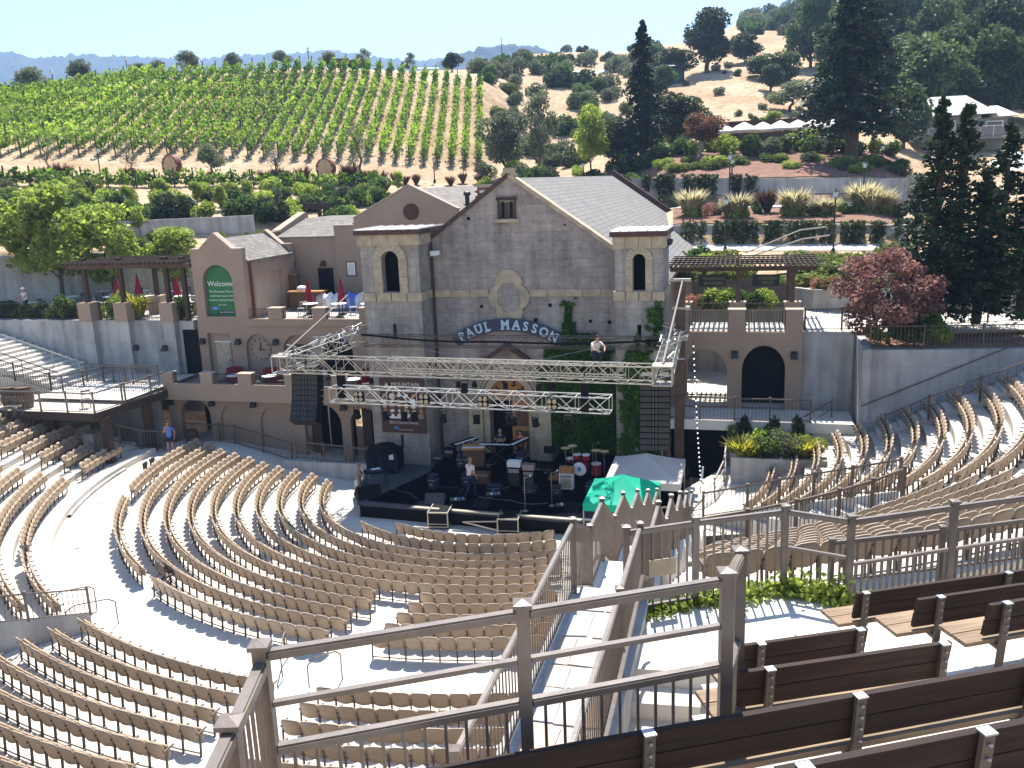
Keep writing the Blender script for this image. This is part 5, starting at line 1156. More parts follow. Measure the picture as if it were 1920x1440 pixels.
BD = [('b3',(1390,1209),(1625,1176),9.25,(.14,.93),'short wooden bench at the front edge of the bleachers beside the corner post',.15,.75),
      ('b2',(1386,1259),(1782,1202),9.82,(.13,.955),'mid-length wooden bench directly behind the shortest bench by the aisle',.15,.75),
      ('b1',(800,1443),(1960,1238),10.4,(.32,.66,.97),'long dark wooden bench across the bottom right behind the guard railing',1.3,1.0),
      ('b0',(1455,1441),(1990,1336),11.0,(.08,.70),'nearest dark wooden bench cropped by the bottom right corner',1.2,1.0),
      ('c1',(1606,1112),(1990,1058),8.75,(.035,.72),'farthest wooden bench right of the aisle, under the platform railing',.45,1.0),
      ('c2',(1720,1123),(1990,1083),9.2,(.14,.9),'second wooden bench right of the aisle',.45,1.0),
      ('c3',(1855,1133),(1990,1111),9.65,(.2,.9),'wooden bench right of the aisle cut off by the right picture edge',.45,1.0)]
for key, a, b, zt, ps, lab, lx, rx in BD:
    A, B = atz(*a, zt), atz(*b, zt)
    if key in ('b1','b0','c1','c2','c3'): L0 = (B-A).length; k_ = (L0+2.6)/L0; B = A+(B-A)*k_; ps = tuple(p/k_ for p in ps)+(.97,)
    bench(lab, A, B, ps)
    tier('bleacher_tier', A, B, zt-.85, lx if key != 'b1' else 1.25, rx+ (1.2 if key[0] == 'c' else 0), fwd=.68 if key != 'b1' else .55, back=.9)
tag(structure('bleacher_tier', MB().add([(-1.4,3.2,9.59),(-1.4,3.95,9.59),(7,6.4,10.15-.56),(7,2.9,9.59)], [(0,1,2,3)]), MT['tread']), None)
# steps from the platform down into the passage in front of the guard railing
PS = thing('platform_steps', 'white concrete steps below the guard railing leading up to the platform', 'stairs')
dE = (E2-E1); dE.z = 0; dE.normalize(); nE = Vector((dE.y, -dE.x, 0))
for i in range(6):
    a = E1+nE*(.38*i); b = E2+nE*(.38*i); c_ = b+nE*.40; d_ = a+nE*.40; z = 7.8-.235*(i+1)
    MB().add([(p.x,p.y,z) for p in (a,b,c_,d_)]+[(p.x,p.y,3) for p in (a,b,c_,d_)], [(0,1,2,3),(4,5,1,0),(5,6,2,1),(6,7,3,2),(7,4,0,3)]).build('step', MT['tread'], PS)
# ================================================================== trusses over the stage
def truss(label, A, B, s, pitch=None, m='alu', hang=0, r=.026):
    A = Vector(A); B = Vector(B); t = thing('lighting_truss', label, 'truss', A, 0, 'aluminium trusses above the stage'); d = B-A; L = d.length; d.normalize()
    sd = d.cross(Vector((0,0,1))).normalized()*(s/2); up = Vector((0,0,s/2)); cs = [sd+up, -sd+up, -sd-up, sd-up]
    for c_ in cs: MB().tube(c_, d*L+c_, r, r, 6).build('chord', MT[m], t)
    n = max(2, round(L/(s*1.05))); br = MB()
    for f in range(4):
        p, q = cs[f], cs[(f+1) % 4]
        for i in range(n):
            a, b = (p, q) if (i+f) % 2 else (q, p)
            br.tube(a+d*(L*i/n), b+d*(L*(i+1)/n), r*.6, r*.6, 4, False)
        for i in range(0, n+1, 2): br.tube(p+d*(L*i/n), q+d*(L*i/n), r*.6, r*.6, 4, False)
    tag(br.build('bracing', MT[m], t), kind='stuff'); return t
zt = 7.15
CL, CRt = atz(532, 682, zt), atz(1243, 702, zt); TLb, TRb = W(-2.9,-.35,zt), W(11.75,.5,zt)
truss('long front truss beam spanning the stage between the two speaker stacks', CL, CRt, .62)
truss('left side truss crowded with cables from front beam to left tower', CL, TLb, .62); truss('right side truss with cables running back to the dark pole', CRt, TRb, .62)
truss('dark thin truss along the winery front behind the grid', W(-2.6,-.6,6.95), W(11.4,-.6,6.95), .5, m='railfar', r=.02)
MT['alu2'] = mat('alu2', (.46,.45,.42), .45, .08, 6, metal=.25, spec=.5)
L1, L2 = atz(624, 738, 5.75), atz(1145, 758, 5.75); truss('pale lower lighting truss carrying the stage lamps', L1, L2, .60, m='alu2', r=.03)
M1, M2 = atz(732, 682, 6.6), atz(1172, 694, 6.6); truss('middle truss behind the long front beam', M1, M2, .5)
# corner blocks
for p, lab in ((CL,'left'),(CRt,'right')): o = thing('truss_corner', f'square truss corner block at the {lab} end of the front beam', 'truss corner', p, CR); MB().box(-.36,.36,-.36,.36,-.36,-.32).box(-.36,.36,-.36,.36,.32,.36).build('plate', MT['alu'], o); [MB().bar((x_,y_,-.3),(x_,y_,.3),.05,.05).build('upright', MT['alu'], o) for x_ in (-.34,.34) for y_ in (-.34,.34)]
def cable(label, pts, r=.02, m='black', sag=0):
    P = []
    for a, b in zip(pts[:-1], pts[1:]):
        for i in range(8): q = Vector(a).lerp(Vector(b), i/8); q.z -= sag*math.sin(math.pi*i/8); P.append(q)
    P.append(Vector(pts[-1])); return tag(MB().path(P, r, 5).build('cable', MT[m]), label, 'cable')
cable('thick black cable bundle slung along the winery front', [W(-2.7,-.9,7.3), W(4,-.9,7.0), W(11.5,-.9,7.15)], .05, sag=.12)
cable('thin cable sloping down over the winery front', [W(-.5,-.7,6.7), W(5.2,-3,6.35), W(9.2,-.7,6.9)], .012, 'steel')
cable('pale support line from upper terrace to the left truss corner', [W(-5.2,3.3,8.6), CL+Vector((0,0,.4))], .03, 'alu')
cable('pale support line from the dark pole to the right truss corner', [W(12.1,.6,9.6), CRt+Vector((0,0,.4))], .035, 'alu')
cr = random.Random(8); mb = MB()
for i in range(60):
    f = cr.random(); p = CL.lerp(TLb, f)+Vector((cr.gauss(0,.25),cr.gauss(0,.2),cr.uniform(.25,.5))); q = p+Vector((cr.gauss(0,.35),cr.gauss(0,.35),cr.gauss(0,.12))); mb.tube(p, q, .025, .025, 4)
tag(mb.build('cable_coils', MT['steel']), 'tangle of grey cables coiled on the left side truss', 'cables', kind='stuff')
mb = MB()
for i in range(40):
    f = cr.random(); p = CRt.lerp(TRb, f)+Vector((cr.gauss(0,.2),cr.gauss(0,.2),cr.uniform(.25,.5))); q = p+Vector((cr.gauss(0,.3),cr.gauss(0,.3),cr.gauss(0,.12))); mb.tube(p, q, .025, .025, 4)
tag(mb.build('cable_coils', MT['steel']), 'tangle of grey cables coiled on the right side truss', 'cables', kind='stuff')
def line_array(label, top, n, curve):
    t = thing('line_array_speaker', label, 'loudspeaker', top, CR+R(4), 'hanging line-array speaker stacks'); z = 0; y = 0; a = 0
    for i in range(n):
        h = .235; c, s = math.cos(a), math.sin(a); cb = MB().box(-.58,.58,-.30,.30,-h+.012,0)
        cb.v = [(x, y+yy*c-zz*s*-1 if 0 else y+yy*c+zz*s, z-yy*s+zz*c) for x, yy, zz in cb.v]
        o = cb.build('cabinet', MT['black'], t)
        gr = MB().box(-.55,-.12,-.315,-.302,-h+.03,-.018).box(.12,.55,-.315,-.302,-h+.03,-.018); gr.v = [(x, y+yy*c+zz*s, z-yy*s+zz*c) for x, yy, zz in gr.v]; gr.build('grille', MT['iron'], o)
        wv = MB().box(-.09,-.02,-.32,-.302,-h+.03,-.018).box(.02,.09,-.32,-.302,-h+.03,-.018); wv.v = [(x, y+yy*c+zz*s, z-yy*s+zz*c) for x, yy, zz in wv.v]; wv.build('waveguide', MT['stagegrey'], o)
        y -= -h*s*1.0*-1; z -= h*c; a += curve
    MB().box(-.5,.5,-.35,.3,.02,.1).bar((0,0,.1),(0,0,.5),.1,.1).build('frame', MT['iron'], t)
line_array('curved black line-array speaker stack hanging at the left truss corner', atz(575, 690, 6.75), 10, .06)
line_array('tall black line-array speaker stack hanging at the right truss corner', atz(1228, 706, 6.7), 12, .012)
def spot(label, P, up=-1, m='black', s=1.0):
    t = thing('stage_light', label, 'stage light', P, CR+rnd.uniform(-.4,.4), 'lamps on the stage trusses', s)
    MB().bar((-.13,0,up*.02),(-.13,0,up*.3),.03,.03).bar((.13,0,up*.02),(.13,0,up*.3),.03,.03).bar((-.13,0,up*.02),(.13,0,up*.02),.03,.03).build('yoke', MT['iron'], t)
    hd = MB().lathe([(.04,.17),(.11,.15),(.13,-.05),(.15,-.2),(.13,-.21)], (0,0,0), 10); a = rnd.uniform(-.5,.5); hd.v = [(x, y*math.cos(a)-z*math.sin(a), up*.3+y*math.sin(a)+z*math.cos(a)) for x, y, z in hd.v]; hd.build('head', MT[m], t)
for i, x in enumerate((668,722,757,776,830,893,955,962,1003,1065)): spot(f'black moving-head lamp hanging from the lower truss, {nth(i+1)} from the left', atz(x, 762+.040*(x-668), 5.42), -1)
for i, x in enumerate((697,860,890,948,1010)): spot(f'small lamp clamped on top of the lower truss, {nth(i+1)} from the left', atz(x, 722+.038*(x-697), 6.1), 1, s=.7)
def blinder(label, P):
    t = thing('blinder_light', label, 'stage light', P, CR, 'four-lamp blinders on the lower truss'); b = MB().box(-.2,.2,-.08,.08,-.2,.2).build('housing', MT['black'], t)
    for x in (-.1,.1):
        for z in (-.1,.1): MB().lathe([(0,0),(.08,0),(.085,.03)], (x,-.115,z), 10, 'y').build('lamp', MT['trim'], b)
for x, w_ in ((682,'left end'),(803,'left half'),(912,'middle'),(1040,'right half')): blinder(f'black four-lamp blinder on the {w_} of the lower truss', atz(x, 738+.038*(x-682), 5.8)-EV*.45)
for x, y, w_ in ((870,712,'left of the dated fanlight'),(1033,705,'above the ivy')): spot(f'dark lamp hanging from the front truss {w_}', atz(x, y, 6.75), -1)
for x, zt_, zb_, lab in ((642,6.8,5.4,'left'),(1097,7.0,5.4,'right')):
    o = thing('chain_hoist', f'dark chain hoist bundle holding the {lab} part of the lower truss', 'hoist', atz(x, 770 if lab == 'right' else 745, 5.5), CR); MB().box(-.13,.13,-.13,.13,0,1.25).tube((0,0,1.25),(0,0,2.0),.03,.03,5).build('motor', MT['black'], o)
# dark pole with cross bar and the string of bulbs
PO = cthing('rigging_pole', 'tall dark square pole with a cross bar right of the stone tower', 'pole', 12.0, .45, 0); MB().box(-.21,.21,-.21,.21,0,9.5).build('shaft', MT['pergola'], PO); MB().box(-.45,.45,-.12,.12,9.502,9.62).build('cross_bar', MT['alu'], PO); MB().box(-.35,.4,-.23,.23,8.3,8.4).build('bracket', MT['alu'], PO); MB().box(-.3,.35,-.23,.23,6.9,7.1).build('bracket', MT['alu'], PO)
SLt = thing('string_lights', 'hanging string of small white bulbs in front of the dark passage', 'string lights'); A_, B_ = W(12.6,-.1,7.0), atz(1316, 930, .8)
pts_ = [A_.lerp(B_, i/30)+Vector((0,0,-.5*math.sin(math.pi*i/30))) for i in range(31)]; MB().path(pts_, .012, 4).build('wire', MT['black'], SLt)
bm_ = MB().ball((0,0,0),.032,.032,.042,8,5).mesh('bulb', MT['bulb'], True)
for p in pts_[1:-1]: link('bulb', bm_, SLt, p)
# ================================================================== stage
SGE = cthing('stage', 'low black concert stage with skirted front before the winery door', 'stage')
sp = [(-2.7,-2.9),(-1.35,-5.4),(2.6,-5.62),(6,-5.8),(9.0,-5.9),(12.4,-5.9),(12.4,1.4),(.15,1.4),(.15,-.05),(-2.8,-.05)]
n = len(sp); MB().add([(u,v,.70) for u,v in sp]+[(u,v,.55) for u,v in sp], [tuple(range(n))]+[(i,(i+1)%n,n+(i+1)%n,n+i) for i in range(n)]).build('deck', MT['stagegrey'], SGE)
bk = [(.4,-1.2),(-1.0,-5.2),(2.6,-5.45),(6,-5.62),(12.3,-5.75),(12.3,1.35),(.4,1.35)]
MB().add([(u,v,.706) for u,v in bk], [tuple(range(len(bk)))]).build('black_floor', MT['stage'], SGE)
for (a, b), (c_, d_) in zip(sp[:5], sp[1:6]): MB().add([(a,b+.08,0),(c_,d_+.08,0),(c_,d_+.08,.55),(a,b+.08,.55)], [(0,1,2,3)]).build('skirt', MT['black'], SGE)
for (u, v) in ((-1.3,-5.42),(-2.6,-3.0),(2.6,-5.66)): MB().bar((u,v,0),(u,v,.56),.06,.06).build('leg', MT['alu'], SGE)
for a, b in ((1.2,2.5),(3.1,5.3),(5.9,8.6)): MB().bar((a,-5.62-.04*a,.735),(b,-5.62-.04*b,.735),.16,.05).build('edge_strip', MT['alu'], SGE)
for u0,u1,v0,v1,zz,lab in ((.7,4.6,-1.6,1.2,1.05,'a'),(6.2,9.8,-1.4,1.25,1.15,'b')):
    MB().box(u0,u1,v0,v1,.71,zz).build('riser', MT['stage'], SGE)
def cobj(name, label, cat, x, y, z, group=None, rz=0): P = atz(x, y, z); return thing(name, label, cat, P, CR+rz, group)
def road_case(lab, x, y, s=1.0):
    t = cobj('road_case', lab, 'road case', x, y, 0, 'open road cases in front of the stage', R(6)); w, d, h = .42*s, .5, .62*s
    MB().box(-w,w,0,2*d,.12,h+.12).build('body', MT['black'], t); ed = MB()
    for zz in (.12, h+.12): ed.bar((-w,-.01,zz),(w,-.01,zz),.05,.05).bar((-w,0,zz),(-w,2*d,zz),.04,.04).bar((w,0,zz),(w,2*d,zz),.04,.04)
    for xx in (-w, w): ed.bar((xx,-.01,.12),(xx,-.01,h+.12),.05,.05)
    ed.bar((-w,-.02,.25),(w,-.02,.25),.03,.03); ed.build('edging', MT['alu'], t)
    for xx in (-w+.08, w-.08): MB().lathe([(.06,-.02),(.06,.02)], (xx,.08,.06), 8, 'x').build('caster', MT['black'], t)
road_case('open black road case with silver edging, left of the two before the stage', 822, 993); road_case('open black road case with silver edging, right of the two before the stage', 953, 1006)
o = thing('loose_rail', 'pale metal bars leaning between the two road cases', 'bar', W(3.6,-6.0,.35), CR); MB().bar((0,0,0),(2.1,-.05,.18),.04,.05).bar((0,0,0),(2.0,-.35,-.2),.04,.05).build('bars', MT['alu'], o)
# garment rack cart
o = cthing('covered_cart', 'bulky black covered cart with hanging fringe beside the left tower', 'cart', -1.75, -1.2, .7); MB().box(-.75,.75,-.45,.45,.15,1.15).build('cover', MT['black'], o); fr_ = MB()
for i in range(26): x = -.78+1.56*i/25; fr_.bar((x,-.47,.1+.1*rnd.random()),(x+.03*rnd.gauss(0,1),-.49,1.0),.05,.02)
fr_.build('fringe', MT['navy'], o); MB().lathe([(.0,.42),(.5,.30),(.78,.0)], (0,0,1.0), 12).build('hood', MT['black'], o)
for x in (-.6,.6): MB().lathe([(.07,-.03),(.07,.03)], (x,-.3,.07), 8, 'x').build('caster', MT['iron'], o)
MB().box(.4,.62,-.52,-.5,.75,1.0).build('tag', MT['whitepaint'], o)
def wedge(lab, x, y, rz, s=1.0, m='black'):
    t = cobj('stage_monitor', lab, 'monitor', x, y, .7, 'wedge monitors on the stage', rz); MB().add([(-.35*s,-.3*s,0),(.35*s,-.3*s,0),(.35*s,.3*s,0),(-.35*s,.3*s,0),(-.35*s,-.12*s,.36*s),(.35*s,-.12*s,.36*s),(.35*s,.28*s,.1),(-.35*s,.28*s,.1)], [(0,1,2,3),(4,5,6,7),(0,1,5,4),(1,2,6,5),(2,3,7,6),(3,0,4,7)]).build('cabinet', MT[m], t); MB().add([(-.3*s,-.08*s,.35*s),(.3*s,-.08*s,.35*s),(.3*s,.25*s,.13),(-.3*s,.25*s,.13)], [(0,1,2,3)]).build('grille', MT['stagegrey'] if m == 'black' else MT['iron'], t)
wedge('black wedge monitor at the front left stage corner', 690, 930, R(40), 1.5); wedge('grey wedge monitor lying on the black floor at stage left', 817, 940, R(10), 1.2, 'stagegrey'); wedge('dark wedge monitor at stage front centre', 905, 948, R(-5)); wedge('dark wedge monitor near the green canopy', 1075, 955, R(-15))
def keyboard(lab, x, y, z, rz, w=1.3, m='black', zz=.85):
    t = cobj('keyboard', lab, 'keyboard', x, y, z, 'keyboards on the back riser', rz); MB().box(-w/2,w/2,-.2,.2,zz,zz+.1).build('case', MT[m], t); k = MB().box(-w/2+.06,w/2-.06,-.2,-.05,zz+.101,zz+.115).build('keys', MT['whitepaint'], t)
    MB().bar((-w*.35,-.1,0),(w*.35,-.1,zz),.04,.04).bar((w*.35,.1,0),(-w*.35,.1,zz),.04,.04).build('stand', MT['iron'], t)
keyboard('slanted keyboard with pale keys at the back left of the stage', 872, 862, 1.05, R(60), 1.5); keyboard('long keyboard with blue-white keys facing the door', 930, 868, 1.05, R(3), 1.6); keyboard('keyboard with white keys right of the organ', 972, 862, 1.05, R(70), 1.5)
o = cobj('organ', 'reddish-brown wooden organ on the back riser', 'organ', 890, 872, 1.05, None, R(12)); MB().box(-.5,.5,-.3,.3,.0,.85).build('cabinet', MT['brown'], o); MB().box(-.55,.55,-.4,.32,.851,.95).build('manual_shelf', MT['doorwood'], o); MB().box(-.5,.5,-.38,-.2,.951,.97).build('keys', MT['whitepaint'], o)
def amp(lab, x, y, z, w, h, cab, grille, head=None, rz=0):
    t = cobj('amplifier', lab, 'amplifier', x, y, z, 'amplifiers on the stage', rz); b = MB().box(-w/2,w/2,-.2,.2,0,h).build('cabinet', MT[cab], t); MB().box(-w/2+.06,w/2-.06,-.215,-.201,.08,h*.68).build('grille', MT[grille], b); MB().box(-w/2+.05,w/2-.05,-.215,-.201,h*.74,h*.93).build('panel', MT['steel'], b)
    if head: MB().box(-w/2,w/2,-.18,.18,h+.005,h+.26).build('head', MT[head], t)
    return t
amp('white guitar amplifier with an orange head right of centre stage', 1063, 915, .7, .62, .72, 'whitepaint', 'trim', 'doorwood'); amp('tall dark rack with white gear at centre stage', 966, 912, .7, .6, .95, 'black', 'iron', 'whitepaint'); amp('dark amplifier with a pale top panel at centre stage', 993, 912, .7, .55, .8, 'black', 'stagegrey', 'steel'); amp('small amber amplifier behind the microphone stands', 1040, 900, .7, .55, .45, 'brown', 'doorwood'); amp('grey amplifier at the back left of the stage', 823, 872, .7, .5, .5, 'stagegrey', 'iron'); amp('brown road trunk behind the man in the white shirt', 905, 905, .7, .7, .5, 'brown', 'oak'); amp('dark bass cabinet on the back riser', 845, 868, .7, .5, .75, 'black', 'iron')
DK_ = cobj('drum_kit', 'drum kit with red shells and a white bass drum head', 'drum kit', 1090, 890, 1.15, None, R(-8))
bd = MB().lathe([(0,-.24),(.33,-.24),(.33,.22)], (0,0,.34), 20, 'y').build('bass_drum', MT['red'], DK_); MB().lathe([(0,-.262),(.30,-.262),(.31,-.245)], (0,0,.34), 20, 'y').build('drum_head', MT['whitepaint'], bd)
MB().slab([(.08*math.cos(2*math.pi*i/10), .34+.11*math.sin(2*math.pi*i/10)) for i in range(10)], -.272, -.264).build('emblem', MT['blue_shirt'], bd)
for x, y, z, r_, h in ((-.2,.05,.72,.17,.2),(.22,.05,.72,.18,.22),(.62,.25,.0,.22,.5),(-.6,.35,.45,.19,.16)): q = MB().lathe([(r_,0),(r_,h)], (x,y,z), 14).build('drum', MT['red'], DK_); MB().lathe([(0,h+.01),(r_+.01,h+.01),(r_+.01,h-.02)], (x,y,z), 14).build('drum_skin', MT['whitepaint'], q)
for x, y, z in ((-.75,.1,1.15),(.7,.0,1.2),(-.35,-.1,1.35),(.95,.4,1.05)): q = MB().tube((x,y,0),(x,y,z),.015,.015,5).build('cymbal_stand', MT['steel'], DK_); MB().lathe([(0,.02),(.22,0),(.0,-.005)], (x,y,z), 16).build('cymbal', MT['barrelwood'], q)
def mic(lab, x, y, z=.7, h=1.45): t = cobj('microphone_stand', lab, 'microphone stand', x, y, z, 'microphone stands on the stage'); MB().lathe([(.14,0),(.12,.02),(.012,.03),(.012,h)], n=8).build('stand', MT['steel'], t); MB().bar((0,0,h),(.3,-.2,h+.15),.015,.015).build('boom', MT['steel'], t); MB().ball((.31,-.21,h+.16),.035,.035,.05,8,5).build('microphone', MT['steel'], t)
for x, y, l in ((985,958,'front of stage, centre'),(1035,948,'front of stage, right of centre'),(1112,890,'right of the drum kit'),(1010,880,'by the music stand'),(862,890,'at the left riser edge'),(880,885,'left of the brown trunk')): mic(f'thin microphone stand {l}', x, y)
o = cobj('music_stand', 'black music stand in front of the ivy', 'music stand', 1033, 885, .7); MB().tube((0,0,0),(0,0,1.05),.02,.02,6).build('pole', MT['black'], o); MB().bar((-.3,-.05,1.1),(.3,-.05,1.1),.03,.36,(0,.4,1)).build('desk', MT['black'], o)
for x, y, l in ((1057,948,'near the green canopy'),(858,938,'left of centre'),(925,928,'behind the centre monitor')):
    o = cobj('pedal_board', f'effects pedal board on the black floor {l}', 'pedal board', x, y, .71, 'pedal boards on the stage', R(20)); MB().box(-.35,.35,-.18,.18,0,.05).build('board', MT['iron'], o)
    for i in range(4): MB().box(-.3+.16*i,-.19+.16*i,-.12,.08,.051,.1).build('pedal', MT[('steel','whitepaint','blue_shirt','alu')[i]], o)
o = cobj('mixer_table', 'small table with monitor desk at the left edge of the stage', 'table', 706, 912, .7, None, R(35)); MB().box(-.5,.5,-.3,.3,.72,.76).build('top', MT['black'], o); MB().box(-.4,.3,-.22,.2,.761,.86).build('desk', MT['navy'], o); MB().box(-.2,.2,-.2,.0,.861,.88).build('screen', MT['letter'], o)
for x in (-.45,.45): MB().bar((x,-.25,0),(x,-.25,.72),.04,.04).bar((x,.25,0),(x,.25,.72),.04,.04).build('leg', MT['iron'], o)
ckr = random.Random(31)
for i in range(9):
    u0, v0 = ckr.uniform(1,10), ckr.uniform(-5,-1.8); pts_ = [W(u0, v0, .72)]; a_ = ckr.uniform(0, 6.28)
    for k in range(9): a_ += ckr.gauss(0, .7); q = pts_[-1]+EU*(.35*math.cos(a_))+EV*(.25*math.sin(a_)); pts_.append(q)
    tag(MB().path(pts_, .014, 4).build('floor_cable', MT[('steel','black','stagegrey')[i%3]]), f'cable snaking over the black stage floor, {nth(i+1)} from the left' , 'cable', 'cables on the stage floor')
for i in range(12):
    u0, v0 = 1.3+.72*i+ckr.uniform(-.2,.2), ckr.uniform(-1.9,-.3) if i % 2 else ckr.uniform(-3.4,-2.2); w_, h_ = ckr.uniform(.3,.6), ckr.uniform(.25,.7)
    o = cthing('gear_case', f'dark flight case among the instruments, {nth(i+1)} from the left', 'case', u0, v0, .712 if i % 2 == 0 else 1.06, 'flight cases among the instruments'); o.rotation_euler.z += ckr.uniform(-.4,.4); b_ = MB().box(-w_/2,w_/2,-.2,.2,0,h_).build('body', MT[ckr.choice(['black','navy','iron','black'])], o); MB().box(-w_/2-.008,w_/2+.008,-.21,.21,h_*.62,h_*.67).build('edging', MT['steel'], o); MB().box(-.06,.06,-.225,-.21,h_*.3,h_*.4).build('latch', MT['alu'], o)
# canopies
def canopy(label, u0, u1, v0, v1, ze, zp, m, mv, val=.28):
    t = cthing('pop_up_canopy', label, 'canopy', (u0+u1)/2, (v0+v1)/2, 0); a, b = (u1-u0)/2, (v1-v0)/2; n = 8
    for (x0,y0),(x1,y1) in (((-a,-b),(a,-b)),((a,-b),(a,b)),((a,b),(-a,b)),((-a,b),(-a,-b))):
        G = []
        for i in range(n+1):
            s = i/n; row = []
            for j in range(n+1):
                q = j/n; ex, ey = x0+(x1-x0)*q, y0+(y1-y0)*q; z = ze+(zp-ze)*(s**1.15)-.10*math.sin(math.pi*q)*(1-s)*s*2
                row.append((ex*(1-s), ey*(1-s), z))
            G.append(row)
        MB().grid(G).build('roof_panel', MT[m], t, True); MB().add([(x0,y0,ze),(x1,y1,ze),(x1,y1,ze-val),(x0,y0,ze-val)], [(0,1,2,3)]).build('valance', MT[mv], t)
    for x in (-a,a):
        for y in (-b,b): MB().bar((x*.98,y*.98,0),(x*.98,y*.98,ze),.04,.04).build('leg', MT['alu'], t)
    return t
canopy('green pop-up canopy at the right front of the stage', 9.2, 11.75, -8.95, -6.2, 2.60, 3.30, 'canvas_green', 'canvas_green')
canopy('grey-white pop-up canopy behind the green one', 9.5, 12.45, -5.7, -2.5, 2.35, 3.05, 'canvas_grey', 'canvas_grey', .3)
o = thing('equipment_trolley', 'cluttered trolley with bags right of the green canopy', 'trolley', atz(1275,930,.0), CR); MB().box(-.5,.5,-.3,.3,.25,.8).build('tray', MT['brown'], o); MB().ball((-.2,0,.95),.25,.2,.2).ball((.2,.05,.95),.2,.2,.22).build('bag', MT['black'], o); MB().bar((.5,-.3,0),(.5,-.3,1.0),.04,.04).bar((-.5,-.3,0),(-.5,-.3,1.0),.04,.04).build('frame', MT['alu'], o)
o = thing('work_light', 'green-white lamp post beside the string lights', 'lamp', atz(1313,925,.6), 0); MB().tube((0,0,0),(.1,0,1.2),.05,.04,8).build('shaft', MT['letter'], o)
fence('stage_side_railing', 'pale brown railing between green canopy and sunken passage', [V3(atz(x,y,1.6), .6) for x,y in ((1222,955),(1276,948))], h=1.0, rails=[1.0,.55,.1], bal=(.1,.12), gap=.5, pw=.07, rw=(.06,.05), m='rail', indiv=False)
fence('loading_railing', 'curved pale railings beside the dark passage', [V3(atz(x,y,zz+1.0), zz) for x,y,zz in ((1300,955,.2),(1318,935,.5),(1340,900,.9),(1358,862,1.2),(1362,830,1.5))], h=1.0, rails=[1.0,.6,.2], bal=(.2,.22), gap=.5, pw=.06, rw=(.06,.05), m='rail', indiv=False)

